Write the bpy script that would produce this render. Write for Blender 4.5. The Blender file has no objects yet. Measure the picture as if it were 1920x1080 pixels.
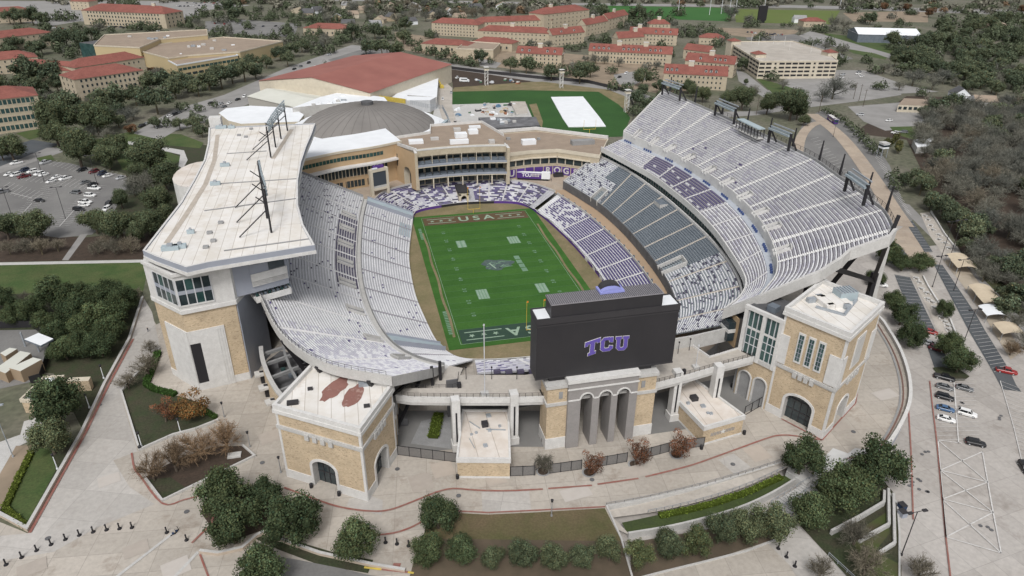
import bpy,bmesh,math,random
from math import sin,cos,pi,radians,hypot,atan2,sqrt
from mathutils import Vector,Matrix
import numpy as np
random.seed(7)
rng=np.random.default_rng(11)
S=bpy.context.scene
COL=S.collection
FPX=1314.9
CAM=Vector((-52.786,-244.345,120.94))
YAW,PIT,ROL=0.233413,0.482414,0.0087135
_f=Vector((sin(YAW)*cos(PIT),cos(YAW)*cos(PIT),-sin(PIT)))
_r=_f.cross(Vector((0,0,1))).normalized()
_u=_r.cross(_f)
RR=_r*cos(ROL)+_u*sin(ROL)
UU=-_r*sin(ROL)+_u*cos(ROL)
cam=bpy.data.objects.new('camera',bpy.data.cameras.new('camera'))
COL.objects.link(cam)
mw=Matrix((RR,UU,-_f)).transposed().to_4x4()
mw.translation=CAM
cam.matrix_world=mw
cam.data.sensor_width=36.0
cam.data.lens=FPX/1920*36
cam.data.clip_start=1.0
cam.data.clip_end=20000
S.camera=cam
def at(u,v,z=0.0):
 """point of the photograph's survey (u, v) on the level z"""
 d=_f+RR*((u-960)/FPX)-UU*((v-540)/FPX)
 t=(z-CAM.z)/d.z
 return CAM+d*t
def aty(u,v,y):
 d=_f+RR*((u-960)/FPX)-UU*((v-540)/FPX)
 return CAM+d*((y-CAM.y)/d.y)
def zo(ox,oy,s,pts):
 return[(ox+a/s,oy+b/s)for a,b in pts]
def nt(m):
 m.use_nodes=True
 return m.node_tree.nodes,m.node_tree.links
MATS={}
def _noise(n,l,vec,scale,detail=4,rough=.6):
 t=n.new('ShaderNodeTexNoise')
 t.inputs['Scale'].default_value=scale
 t.inputs['Detail'].default_value=detail
 t.inputs['Roughness'].default_value=rough
 l.new(vec,t.inputs['Vector'])
 return t.outputs['Fac']
def _ramp(n,l,fac,lo,hi):
 r=n.new('ShaderNodeMapRange')
 r.inputs['From Min'].default_value=lo
 r.inputs['From Max'].default_value=hi
 l.new(fac,r.inputs['Value'])
 return r.outputs['Result']
def _mix(n,l,fac,a,b,mode='MIX'):
 x=n.new('ShaderNodeMix')
 x.data_type='RGBA'
 x.blend_type=mode
 for sock,val in((x.inputs[0],fac),(x.inputs[6],a),(x.inputs[7],b)):
  if hasattr(val,'links')or hasattr(val,'is_linked'):
   l.new(val,sock)
  elif isinstance(val,(int,float)):
   sock.default_value=val
  else:
   sock.default_value=(*val[:3],1)
 return x.outputs[2]
def mat(name,c,c2=None,scale=.3,rough=.85,big=.04,bigamt=.25,fine=None,fineamt=.3,metal=0,spec=.3,lo=.35,hi=.65,stain=None):
 """base colour c mottled with c2, big soft tone changes, optional fine grain and stains"""
 if name in MATS:
  return MATS[name]
 m=bpy.data.materials.new(name)
 n,l=nt(m)
 b=n['Principled BSDF']
 b.inputs['Roughness'].default_value=rough
 b.inputs['Metallic'].default_value=metal
 b.inputs['Specular IOR Level'].default_value=spec
 pos=n.new('ShaderNodeNewGeometry').outputs['Position']
 col=None
 if c2 is not None:
  col=_mix(n,l,_ramp(n,l,_noise(n,l,pos,scale),lo,hi),c,c2)
 if bigamt:
  f=_ramp(n,l,_noise(n,l,pos,big,5),.3,.7)
  dk=tuple(x*(1-bigamt)for x in c)
  if col is None:
   col=_mix(n,l,f,c,dk)
  else:
   g=_mix(n,l,f,(1,1,1),(1-bigamt,)*3)
   col=_mix(n,l,1.0,col,g,'MULTIPLY')
 if fine:
  f=_ramp(n,l,_noise(n,l,pos,fine,2),.3,.7)
  g=_mix(n,l,f,(1-fineamt,)*3,(1+fineamt*.4,)*3)
  col=_mix(n,l,1.0,col if col is not None else c,g,'MULTIPLY')
 if stain:
  f=_ramp(n,l,_noise(n,l,pos,stain[1],6,.7),stain[2],stain[3])
  col=_mix(n,l,f,col if col is not None else c,stain[0])
 if col is None:
  b.inputs['Base Color'].default_value=(*c[:3],1)
 else:
  l.new(col,b.inputs['Base Color'])
 MATS[name]=m
 return m
def paving(name,c,c2,slab=(7.0,5.5),ang=0.0,joint=.7,joint_w=.07,stain=(.36,.32,.27),var=.14,st=(.55,.74)):
 """cast concrete: slabs with saw-cut joints, slab to slab tone changes, dirt and tyre stains"""
 if name in MATS:
  return MATS[name]
 m=bpy.data.materials.new(name)
 n,l=nt(m)
 b=n['Principled BSDF']
 b.inputs['Roughness'].default_value=.9
 b.inputs['Specular IOR Level'].default_value=.2
 pos=n.new('ShaderNodeNewGeometry').outputs['Position']
 mp=n.new('ShaderNodeMapping')
 mp.inputs['Rotation'].default_value=(0,0,ang)
 l.new(pos,mp.inputs['Vector'])
 br=n.new('ShaderNodeTexBrick')
 br.offset=0.0
 br.inputs['Scale'].default_value=1.0
 br.inputs['Brick Width'].default_value=slab[0]
 br.inputs['Row Height'].default_value=slab[1]
 br.inputs['Mortar Size'].default_value=joint_w
 br.inputs['Mortar Smooth'].default_value=.3
 br.inputs['Bias'].default_value=0
 br.inputs['Color1'].default_value=(1,1,1,1)
 br.inputs['Color2'].default_value=(1-var,)*3+(1,)
 br.inputs['Mortar'].default_value=(joint,)*3+(1,)
 l.new(mp.outputs[0],br.inputs['Vector'])
 col=_mix(n,l,_ramp(n,l,_noise(n,l,pos,.03,5,.6),.38,.62),c,c2)
 col=_mix(n,l,1.0,col,br.outputs['Color'],'MULTIPLY')
 g=_mix(n,l,_ramp(n,l,_noise(n,l,pos,.9,5,.7),.3,.7),(.86,.86,.86),(1.08,1.08,1.08))
 col=_mix(n,l,1.0,col,g,'MULTIPLY')
 f=_ramp(n,l,_noise(n,l,pos,.11,7,.72),st[0],st[1])
 col=_mix(n,l,f,col,stain)
 l.new(col,b.inputs['Base Color'])
 MATS[name]=m
 return m
def leafmat(name):
 """foliage tinted by a colour attribute carried by every leaf"""
 if name in MATS:
  return MATS[name]
 m=bpy.data.materials.new(name)
 n,l=nt(m)
 b=n['Principled BSDF']
 b.inputs['Roughness'].default_value=1.0
 b.inputs['Specular IOR Level'].default_value=.02
 a=n.new('ShaderNodeAttribute')
 a.attribute_name='tint'
 oi=n.new('ShaderNodeObjectInfo')
 g=_mix(n,l,oi.outputs['Random'],(.98,1.06,.95),(1.5,1.5,1.24))
 col=_mix(n,l,1.0,a.outputs['Color'],g,'MULTIPLY')
 l.new(col,b.inputs['Base Color'])
 MATS[name]=m
 return m
CONC=mat('pale_concrete',(.56,.55,.53),(.5,.49,.47),.5,bigamt=.12,fine=3,fineamt=.12,stain=((.33,.31,.29),.35,.6,.8))
CONCG=mat('grey_concrete',(.33,.33,.33),(.28,.28,.28),.4,bigamt=.15,fine=3,fineamt=.1)
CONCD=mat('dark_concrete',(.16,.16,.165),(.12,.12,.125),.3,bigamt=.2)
GREYWALL=mat('blue_grey_stucco',(.33,.35,.4),(.3,.32,.37),.2,bigamt=.08)
ARCHW=mat('warm_grey_stone',(.31,.29,.28),(.28,.265,.255),.5,bigamt=.08,fine=4,fineamt=.1)
WHITE=mat('white_trim',(.68,.67,.65),(.6,.59,.57),.6,bigamt=.08,fine=3,fineamt=.08)
def brickmat(name,a,b_,sc=1.0):
 m=bpy.data.materials.new(name)
 n,l=nt(m)
 b=n['Principled BSDF']
 b.inputs['Roughness'].default_value=.9
 pos=n.new('ShaderNodeNewGeometry').outputs['Position']
 mp=n.new('ShaderNodeMapping')
 mp.inputs['Scale'].default_value=(1,1,2.6)
 l.new(pos,mp.inputs['Vector'])
 v=n.new('ShaderNodeTexVoronoi')
 v.inputs['Scale'].default_value=2.4*sc
 l.new(mp.outputs[0],v.inputs['Vector'])
 sp=n.new('ShaderNodeSeparateColor')
 l.new(v.outputs['Color'],sp.inputs[0])
 col=_mix(n,l,sp.outputs[0],a,b_)
 col=_mix(n,l,_ramp(n,l,sp.outputs[1],.9,.94),col,tuple(x*.74 for x in b_))
 g=_mix(n,l,_ramp(n,l,_noise(n,l,pos,.25,4),.35,.65),(.86,)*3,(1.06,)*3)
 col=_mix(n,l,1.0,col,g,'MULTIPLY')
 l.new(col,b.inputs['Base Color'])
 MATS[name]=m
 return m
BRICK=brickmat('tan_brick',(.57,.46,.32),(.47,.365,.245))
BRICK2=mat('cream_brick',(.52,.45,.34),(.46,.39,.29),.5,bigamt=.1,fine=2.5,fineamt=.12)
TANPANEL=mat('orange_tan_panel',(.50,.36,.22),(.46,.33,.2),.3,bigamt=.08)
CREAM=mat('cream_stone',(.62,.56,.45),(.56,.5,.4),.4,bigamt=.1)
def roofmat(name,c,c2,stain,seam=3.0,ang=0.0):
 m=bpy.data.materials.new(name)
 n,l=nt(m)
 b=n['Principled BSDF']
 b.inputs['Roughness'].default_value=.8
 pos=n.new('ShaderNodeNewGeometry').outputs['Position']
 mp=n.new('ShaderNodeMapping')
 mp.inputs['Rotation'].default_value=(0,0,ang)
 l.new(pos,mp.inputs['Vector'])
 br=n.new('ShaderNodeTexBrick')
 br.offset=0.0
 br.inputs['Scale'].default_value=1
 br.inputs['Brick Width'].default_value=seam
 br.inputs['Row Height'].default_value=seam*14
 br.inputs['Mortar Size'].default_value=.1
 br.inputs['Mortar Smooth'].default_value=.6
 br.inputs['Color1'].default_value=(1,1,1,1)
 br.inputs['Color2'].default_value=(.93,.93,.93,1)
 br.inputs['Mortar'].default_value=(.6,.56,.52,1)
 l.new(mp.outputs[0],br.inputs['Vector'])
 col=_mix(n,l,_ramp(n,l,_noise(n,l,pos,.16,6,.65),.4,.62),c,c2)
 col=_mix(n,l,1.0,col,br.outputs['Color'],'MULTIPLY')
 col=_mix(n,l,_ramp(n,l,_noise(n,l,pos,.09,7,.75),.55,.8),col,stain)
 l.new(col,b.inputs['Base Color'])
 MATS[name]=m
 return m
ROOFW=roofmat('white_membrane_roof',(.76,.735,.70),(.68,.64,.58),(.44,.36,.28))
ROOFS=roofmat('stained_flat_roof',(.70,.65,.6),(.6,.53,.46),(.4,.31,.24),5)
ROOFT=mat('brown_gravel_roof',(.36,.285,.22),(.31,.245,.19),.2,bigamt=.12,fine=2,fineamt=.12,stain=((.27,.22,.18),.1,.58,.75))
ROOFR=mat('red_tile_roof',(.29,.108,.085),(.235,.085,.068),.25,bigamt=.18,fine=1.2,fineamt=.2)
ROOFR2=mat('faded_red_metal_roof',(.33,.135,.11),(.29,.115,.095),.05,bigamt=.12)
ROOFG=mat('grey_dome_membrane',(.25,.235,.22),(.21,.197,.185),.06,bigamt=.15)
ROOFDK=mat('dark_grey_roof',(.12,.12,.125),(.09,.09,.095),.2,bigamt=.15)
ROOFLT=mat('pale_metal_roof',(.62,.62,.56),(.57,.57,.51),.1,bigamt=.05)
SNOW=mat('bright_white_membrane',(.8,.82,.84),(.74,.76,.78),.15,bigamt=.06)
BLACK=mat('black_steel',(.025,.024,.027),bigamt=0,rough=.55)
DKGREY=mat('charcoal_metal',(.045,.043,.046),(.04,.038,.041),.2,bigamt=.1,rough=.6)
BOARD=mat('scoreboard_cladding',(.036,.034,.037),(.031,.03,.033),.15,bigamt=.06,rough=.5)
STEEL=mat('galvanised_steel',(.42,.45,.48),(.34,.37,.4),.8,bigamt=.1,rough=.5,metal=.3)
ALU=mat('brushed_aluminium',(.6,.61,.63),(.52,.53,.55),.7,bigamt=.08,rough=.45)
GLASS=mat('dark_window_glass',(.02,.03,.035),(.045,.06,.065),.25,rough=.12,bigamt=0,spec=.6)
GLASSG=mat('green_window_glass',(.02,.05,.05),(.05,.1,.095),.3,rough=.12,bigamt=0,spec=.6)
SCREEN=mat('grey_video_screen',(.06,.07,.085),bigamt=.05,rough=.3)
BENCHW=mat('white_bench_aluminium',(.78,.78,.79),(.69,.69,.71),.35,bigamt=.12,big=.09,fine=2.2,fineamt=.12,rough=.5)
BENCHL=mat('lilac_tinted_bench',(.5,.49,.56),(.62,.61,.67),.5,bigamt=.15,rough=.6)
PURPLE=mat('purple_seat',(.085,.068,.185),(.12,.1,.225),.5,bigamt=.15,rough=.6)
PURPLED=mat('deep_purple_vinyl',(.09,.04,.22),(.11,.05,.25),.3,bigamt=.1,rough=.6)
PURPLEDK=mat('dusty_dark_seat',(.085,.075,.12),bigamt=.1)
SLATE=mat('slate_blue_seat',(.13,.155,.185),(.17,.195,.225),.4,bigamt=.15,rough=.6)
STEP=mat('seating_deck_concrete',(.36,.345,.37),(.30,.29,.32),.35,bigamt=.15,fine=2,fineamt=.12)
STEPL=mat('pale_seating_deck',(.55,.55,.57),(.48,.48,.51),.35,bigamt=.15,fine=2,fineamt=.12)
STEPS=mat('slate_seating_deck',(.27,.3,.32),(.23,.26,.28),.35,bigamt=.15)
AISLE=mat('aisle_step_concrete',(.74,.73,.72),(.66,.65,.65),.8,bigamt=.1)
AISLEC=mat('cream_aisle_step',(.62,.57,.5),(.55,.5,.44),.8,bigamt=.1)
TURFLN=mat('painted_turf_white',(.34,.43,.35),(.24,.35,.24),1.5,bigamt=.1)
TURFRED=mat('painted_turf_red',(.125,.078,.045),(.105,.075,.04),.6,bigamt=.2)
TURFBLU=mat('painted_turf_navy',(.03,.06,.045),(.035,.07,.045),.6,bigamt=.15)
TURFSPL=mat('painted_turf_sponsor',(.14,.25,.16),(.18,.29,.2),1.2,bigamt=.1)
GRASSF=None
LAWN=mat('green_lawn',(.06,.105,.03),(.1,.125,.045),.12,bigamt=.25,fine=1.5,fineamt=.25)
LAWNB=mat('dormant_lawn',(.17,.13,.075),(.12,.115,.05),.12,bigamt=.25,fine=2,fineamt=.2)
LAWND=mat('dark_mulch_lawn',(.05,.065,.03),(.065,.06,.038),.25,bigamt=.3,fine=2,fineamt=.3)
MULCH=mat('brown_mulch',(.085,.06,.045),(.06,.045,.033),.5,bigamt=.25,fine=2,fineamt=.3)
SANDY=mat('worn_sandy_grass',(.27,.215,.125),(.19,.17,.085),.12,bigamt=.2,fine=1.5,fineamt=.15)
DIRT=mat('bare_tan_dirt',(.33,.26,.19),(.25,.2,.145),.1,bigamt=.2)
ASPH=mat('grey_asphalt',(.19,.185,.18),(.23,.225,.215),.06,bigamt=.18,fine=1.5,fineamt=.1,stain=((.12,.12,.12),.3,.6,.8))
ASPHD=mat('dark_asphalt',(.085,.095,.105),(.11,.118,.125),.1,bigamt=.15,fine=2,fineamt=.1)
ROADP=mat('pale_road',(.31,.3,.29),(.27,.262,.25),.08,bigamt=.12)
PLAZA=paving('tan_plaza_concrete',(.485,.442,.39),(.425,.385,.335),(7.2,5.8),.12,stain=(.25,.205,.165))
PLAZAW=paving('pale_plaza_concrete',(.50,.475,.445),(.43,.405,.375),(9,9),.35,.74,stain=(.35,.32,.29))
LOTC=paving('parking_lot_concrete',(.47,.44,.41),(.415,.385,.355),(5.5,9.0),-.12,.74,stain=(.26,.23,.205))
DECK=paving('deck_concrete',(.52,.48,.43),(.46,.42,.37),(6,6),0,.9,stain=(.38,.34,.3))
TANPV=paving('pinkish_paver',(.46,.38,.30),(.40,.33,.265),(4,4),.3,.92)
LINEW=mat('white_line_paint',(.68,.67,.65),(.52,.5,.48),1.2,bigamt=.1)
LINER=mat('red_kerb_paint',(.3,.11,.09),(.3,.17,.14),.8,bigamt=.2)
LINEY=mat('yellow_kerb_paint',(.65,.5,.08),(.5,.38,.1),.8,bigamt=.1)
GOALY=mat('yellow_goalpost',(.7,.47,.07),bigamt=0,rough=.5)
TENT=mat('tan_canvas',(.6,.51,.38),(.54,.45,.33),.5,bigamt=.1)
BARK=mat('grey_brown_bark',(.12,.095,.075),(.08,.065,.05),1.5,bigamt=.1)
RUST=mat('rust_red_stain',(.3,.15,.125),(.25,.12,.1),.5,bigamt=.2,stain=((.45,.33,.28),.5,.55,.75))
LEAF=leafmat('leaf')
TYRE=mat('tyre_rubber',(.015,.015,.016),bigamt=0)
CARGL=mat('car_glass',(.012,.015,.018),bigamt=0,rough=.1,spec=.6)
PAINT={k:mat('car_paint_'+k,c,bigamt=0,rough=.3,spec=.5)for k,c in dict(white=(.75,.75,.74),silver=(.42,.43,.44),grey=(.14,.145,.15),black=(.018,.018,.02),navy=(.03,.04,.07),red=(.3,.025,.025),maroon=(.12,.02,.025),blue=(.06,.13,.25),tan=(.4,.35,.27)).items()}
def turf():
 m=bpy.data.materials.new('mown_turf')
 n,l=nt(m)
 b=n['Principled BSDF']
 b.inputs['Roughness'].default_value=.9
 b.inputs['Specular IOR Level'].default_value=.1
 pos=n.new('ShaderNodeNewGeometry').outputs['Position']
 sx=n.new('ShaderNodeSeparateXYZ')
 l.new(pos,sx.inputs[0])
 w=n.new('ShaderNodeMath');w.operation='MULTIPLY';w.inputs[1].default_value=pi/4.572
 l.new(sx.outputs['Y'],w.inputs[0])
 s=n.new('ShaderNodeMath');s.operation='SINE';l.new(w.outputs[0],s.inputs[0])
 f=_ramp(n,l,s.outputs[0],-.25,.25)
 col=_mix(n,l,f,(.046,.122,.027),(.052,.134,.03))
 g=_mix(n,l,_ramp(n,l,_noise(n,l,pos,.07,6,.65),.35,.7),(.9,)*3,(1.15,1.1,1.05))
 col=_mix(n,l,1.0,col,g,'MULTIPLY')
 g=_mix(n,l,_ramp(n,l,_noise(n,l,pos,1.8,3,.7),.3,.7),(.85,)*3,(1.1,)*3)
 col=_mix(n,l,1.0,col,g,'MULTIPLY')
 l.new(col,b.inputs['Base Color'])
 return m
GRASSF=turf()
OCC=[]
def tag(o,label=None,cat=None,group=None,kind=None):
 if label:o['label']=label
 if cat:o['category']=cat
 if group:o['group']=group
 if kind:o['kind']=kind
 return o
def thing(name,label,cat,loc=(0,0,0),group=None,rz=0.0):
 o=bpy.data.objects.new(name,None)
 o.empty_display_size=.5
 COL.objects.link(o)
 o.location=loc
 o.rotation_euler=(0,0,rz)
 return tag(o,label,cat,group)
class MB:
 """collects faces in world coordinates (or in a local frame) and links them as ONE mesh object"""
 def __init__(s,fr=None):
  s.v=[];s.f=[];s.m=[];s.mats=[]
  s.fr=fr
 def mi(s,m):
  if m not in s.mats:
   s.mats.append(m)
  return s.mats.index(m)
 def P(s,p):
  if s.fr is None:
   return(p[0],p[1],p[2])
  ox,oy,a=s.fr[:3]
  return(ox+p[0]*cos(a)-p[1]*sin(a),oy+p[0]*sin(a)+p[1]*cos(a),p[2])
 def face(s,pts,m):
  i=len(s.v)
  s.v+=[s.P(p)for p in pts]
  s.f.append(list(range(i,i+len(pts))))
  s.m.append(s.mi(m))
 def box(s,x0,y0,z0,x1,y1,z1,m,top=None,bottom=True):
  i=len(s.v)
  s.v+=[s.P(p)for p in((x0,y0,z0),(x1,y0,z0),(x1,y1,z0),(x0,y1,z0),(x0,y0,z1),(x1,y0,z1),(x1,y1,z1),(x0,y1,z1))]
  k=s.mi(m)
  fs=[[0,1,5,4],[1,2,6,5],[2,3,7,6],[3,0,4,7]]
  ks=[k]*4
  fs.append([4,5,6,7]);ks.append(s.mi(top)if top else k)
  if bottom:
   fs.append([3,2,1,0]);ks.append(k)
  s.f+=[[i+a for a in q]for q in fs]
  s.m+=ks
  return s
 def prism(s,poly,z0,z1,m,top=None,cap=True,bottom=False):
  """poly: xy points; z0/z1 numbers or lists"""
  n=len(poly)
  ar=sum(poly[i][0]*poly[(i+1)%n][1]-poly[(i+1)%n][0]*poly[i][1]for i in range(n))
  zl=z0 if isinstance(z0,(list,tuple))else[z0]*n
  zh=z1 if isinstance(z1,(list,tuple))else[z1]*n
  pl=list(zip(poly,zl,zh))
  if ar<0:
   pl.reverse()
  i=len(s.v)
  s.v+=[s.P((p[0],p[1],a))for p,a,b in pl]+[s.P((p[0],p[1],b))for p,a,b in pl]
  k=s.mi(m)
  for j in range(n):
   q=(j+1)%n
   s.f.append([i+j,i+q,i+n+q,i+n+j]);s.m.append(k)
  if cap:
   s.f.append([i+n+j for j in range(n)]);s.m.append(s.mi(top)if top else k)
  if bottom:
   s.f.append([i+n-1-j for j in range(n)]);s.m.append(k)
  return s
 def bar(s,p,q,w,m,h=None):
  """square bar between two points"""
  p=Vector(s.P(p));q=Vector(s.P(q))
  d=(q-p)
  if d.length<1e-6:
   return s
  d.normalize()
  a=d.cross(Vector((0,0,1)))
  if a.length<1e-3:
   a=Vector((1,0,0))
  a.normalize()
  b=a.cross(d)
  h=h or w
  i=len(s.v)
  for c in(p,q):
   for e,g in((-1,-1),(1,-1),(1,1),(-1,1)):
    s.v.append(tuple(c+a*(e*w/2)+b*(g*h/2)))
  k=s.mi(m)
  for fc in([0,1,2,3],[7,6,5,4],[0,4,5,1],[1,5,6,2],[2,6,7,3],[3,7,4,0]):
   s.f.append([i+x for x in fc]);s.m.append(k)
  return s
 def cyl(s,p,q,r0,r1,m,n=8,cap=True):
  p=Vector(s.P(p));q=Vector(s.P(q))
  d=(q-p).normalized()
  a=d.cross(Vector((0,0,1)))
  if a.length<1e-3:
   a=Vector((1,0,0))
  a.normalize()
  b=a.cross(d)
  i=len(s.v)
  for c,r in((p,r0),(q,r1)):
   for j in range(n):
    t=2*pi*j/n
    s.v.append(tuple(c+a*(r*cos(t))+b*(r*sin(t))))
  k=s.mi(m)
  for j in range(n):
   s.f.append([i+j,i+(j+1)%n,i+n+(j+1)%n,i+n+j][::-1]);s.m.append(k)
  if cap:
   s.f.append([i+n+j for j in range(n)][::-1]);s.m.append(k)
   s.f.append([i+j for j in range(n)]);s.m.append(k)
  return s
 def wall(s,pts,z0,h,w,m,closed=False,top=None):
  """vertical wall of thickness w along a plan polyline, mitred; z0 and h numbers or lists"""
  n=len(pts)
  zl=z0 if isinstance(z0,(list,tuple))else[z0]*n
  hl=h if isinstance(h,(list,tuple))else[h]*n
  L=[];R=[]
  for i in range(n):
   if closed:
    a,b=pts[i-1],pts[(i+1)%n]
   else:
    a,b=pts[max(i-1,0)],pts[min(i+1,n-1)]
   p=pts[i]
   d1=Vector((p[0]-a[0],p[1]-a[1]));d2=Vector((b[0]-p[0],b[1]-p[1]))
   if d1.length<1e-6:d1=d2.copy()
   if d2.length<1e-6:d2=d1.copy()
   d1.normalize();d2.normalize()
   t=(d1+d2)
   if t.length<1e-3:t=d1
   t.normalize()
   nn=Vector((-t.y,t.x))
   k=1/max(.4,nn.dot(Vector((-d1.y,d1.x))))
   L.append((p[0]+nn.x*w/2*k,p[1]+nn.y*w/2*k));R.append((p[0]-nn.x*w/2*k,p[1]-nn.y*w/2*k))
  i0=len(s.v)
  for i in range(n):
   for q,z in((L[i],zl[i]),(R[i],zl[i]),(R[i],zl[i]+hl[i]),(L[i],zl[i]+hl[i])):
    s.v.append(s.P((q[0],q[1],z)))
  k=s.mi(m);kt=s.mi(top)if top else k
  for i in range(n if closed else n-1):
   a=i0+4*i;b=i0+4*((i+1)%n)
   for x,y,kk in((0,1,k),(1,2,k),(2,3,kt),(3,0,k)):
    s.f.append([a+x,b+x,b+y,a+y][::-1]);s.m.append(kk)
  if not closed:
   s.f.append([i0,i0+1,i0+2,i0+3]);s.m.append(k)
   a=i0+4*(n-1)
   s.f.append([a+3,a+2,a+1,a]);s.m.append(k)
  return s
 def strip(s,pts,w,z,m,zs=None):
  """flat painted line along a plan polyline"""
  n=len(pts)
  for i in range(n-1):
   a=Vector((pts[i][0],pts[i][1]));b=Vector((pts[i+1][0],pts[i+1][1]))
   d=(b-a)
   if d.length<1e-6:continue
   d.normalize()
   e=Vector((-d.y,d.x))*w/2
   za,zb=(zs[i],zs[i+1])if zs else(z,z)
   s.face([(a.x+e.x,a.y+e.y,za),(a.x-e.x,a.y-e.y,za),(b.x-e.x,b.y-e.y,zb),(b.x+e.x,b.y+e.y,zb)],m)
  return s
 def mesh(s,name,org=(0,0,0)):
  me=bpy.data.meshes.new(name)
  ox,oy,oz=org
  me.from_pydata([(a-ox,b-oy,c-oz)for a,b,c in s.v],[],s.f)
  for m in s.mats:
   me.materials.append(m)
  me.polygons.foreach_set('material_index',s.m)
  me.update()
  return me
 def build(s,name,parent=None,label=None,cat=None,group=None,kind=None,smooth=False,local=False):
  if not s.v:
   return None
  if parent is not None:
   org=(0,0,0)if local else tuple(parent_origin(parent))
  elif local:
   org=(0,0,0)
  else:
   xs=[p[0]for p in s.v];ys=[p[1]for p in s.v];zs=[p[2]for p in s.v]
   org=((min(xs)+max(xs))/2,(min(ys)+max(ys))/2,min(zs))
  me=s.mesh(name,org)
  if smooth:
   me.polygons.foreach_set('use_smooth',[True]*len(me.polygons))
  o=bpy.data.objects.new(name,me)
  COL.objects.link(o)
  if parent is not None:
   o.parent=parent
  elif not local:
   o.location=org
  return tag(o,label,cat,group,kind)
def parent_origin(o):
 p=Vector((0,0,0))
 while o is not None:
  p+=Vector(o.location)
  o=o.parent
 return p
def child(name,me,parent,loc=(0,0,0),rz=0.0,rot=None):
 o=bpy.data.objects.new(name,me)
 COL.objects.link(o)
 o.parent=parent
 o.location=loc
 o.rotation_euler=rot or(0,0,rz)
 return o
def copy_tree(o,parent=None):
 c=o.copy()
 COL.objects.link(c)
 if parent is not None:
  c.parent=parent
 for ch in list(o.children):
  copy_tree(ch,c)
 return c
LIFT=[0.0]
def sheet(name,poly,z,m,kind='structure',**k):
 """flat ground sheet"""
 b=MB()
 LIFT[0]+=.0007
 b.face([(p[0],p[1],z+LIFT[0])for p in ccw(poly)],m)
 o=b.build(name,kind=kind,**k)
 return o
def ccw(poly):
 n=len(poly)
 ar=sum(poly[i][0]*poly[(i+1)%n][1]-poly[(i+1)%n][0]*poly[i][1]for i in range(n))
 return list(poly)if ar>0 else list(reversed(poly))
def px(pts,z=0.0):
 return[at(u,v,z).xy for u,v in pts]
def catmull(pts,per=8):
 """smooth polyline through points (any dimension)"""
 P=[Vector(p)for p in pts]
 out=[]
 for i in range(len(P)-1):
  p0=P[i-1]if i else P[0]*2-P[1]
  p1,p2=P[i],P[i+1]
  p3=P[i+2]if i+2<len(P)else P[-1]*2-P[-2]
  for j in range(per):
   t=j/per
   out.append(.5*((2*p1)+(p2-p0)*t+(2*p0-5*p1+4*p2-p3)*t*t+(3*p1-p0-3*p2+p3)*t*t*t))
 out.append(P[-1])
 return out
def resample(pts,n):
 L=[0]
 for a,b in zip(pts,pts[1:]):
  L.append(L[-1]+(b-a).length)
 out=[];j=0
 for i in range(n+1):
  s=L[-1]*i/n
  while j<len(L)-2 and L[j+1]<s:
   j+=1
  t=(s-L[j])/max(1e-9,L[j+1]-L[j])
  out.append(pts[j].lerp(pts[j+1],min(1,max(0,t))))
 return out
def text_mesh(txt,size,m,name,extrude=0.0,bold=0.0,spacing=1.0):
 cu=bpy.data.curves.new(name,'FONT')
 cu.body=txt
 cu.size=size
 cu.extrude=extrude
 cu.offset=bold
 cu.align_x='CENTER'
 cu.align_y='CENTER'
 cu.space_character=spacing
 cu.resolution_u=3
 o=bpy.data.objects.new(name,cu)
 me=bpy.data.meshes.new_from_object(o)
 bpy.data.objects.remove(o)
 bpy.data.curves.remove(cu)
 me.materials.clear()
 me.materials.append(m)
 me.name=name
 return me
def LB():
 top=px([(1640,592),(1665,622),(1690,667),(1705,722),(1699,775),(1656,845),(1602,858),(1560,880),(1528,893),(1490,862),(1400,890),(1300,915),(1210,936),(1137,949),(1165,1012),(1190,1100)])
 return[Vector((top[0].x-2,-20)),Vector((top[0].x-1,-45))]+top
LBP=LB()
XE0,XE1=250.0,285.0
def T(x,y):
 """height of the terraced parking side (only valid east of the boundary)"""
 fy=min(1,max(0,(-20-y)/60.0));fx=min(1,max(0,(XE1-x)/(XE1-XE0)))
 return-2.5*fy*fx
def lo(u,v):
 z=0.0
 for _ in range(12):
  p=at(u,v,z);z=T(p.x,p.y)
 return at(u,v,z)
def drape(name,poly,dz,m,kind='structure',**k):
 """sheet laid on the terraced side; creased where the terrain creases"""
 bm=bmesh.new()
 vs=[bm.verts.new((p[0],p[1],0))for p in ccw(poly)]
 bm.faces.new(vs)
 bmesh.ops.triangulate(bm,faces=bm.faces[:])
 for co,no in(((0,-20,0),(0,1,0)),((0,-80,0),(0,1,0)),((XE0,0,0),(1,0,0)),((XE1,0,0),(1,0,0))):
  bmesh.ops.bisect_plane(bm,geom=bm.verts[:]+bm.edges[:]+bm.faces[:],plane_co=co,plane_no=no,dist=1e-4)
 LIFT[0]+=.0007
 for v in bm.verts:
  v.co.z=T(v.co.x,v.co.y)+dz+(LIFT[0]if dz else 0)
 me=bpy.data.meshes.new(name)
 bm.to_mesh(me);bm.free()
 me.materials.append(m)
 o=bpy.data.objects.new(name,me)
 COL.objects.link(o)
 return tag(o,kind=kind,**k)
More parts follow.
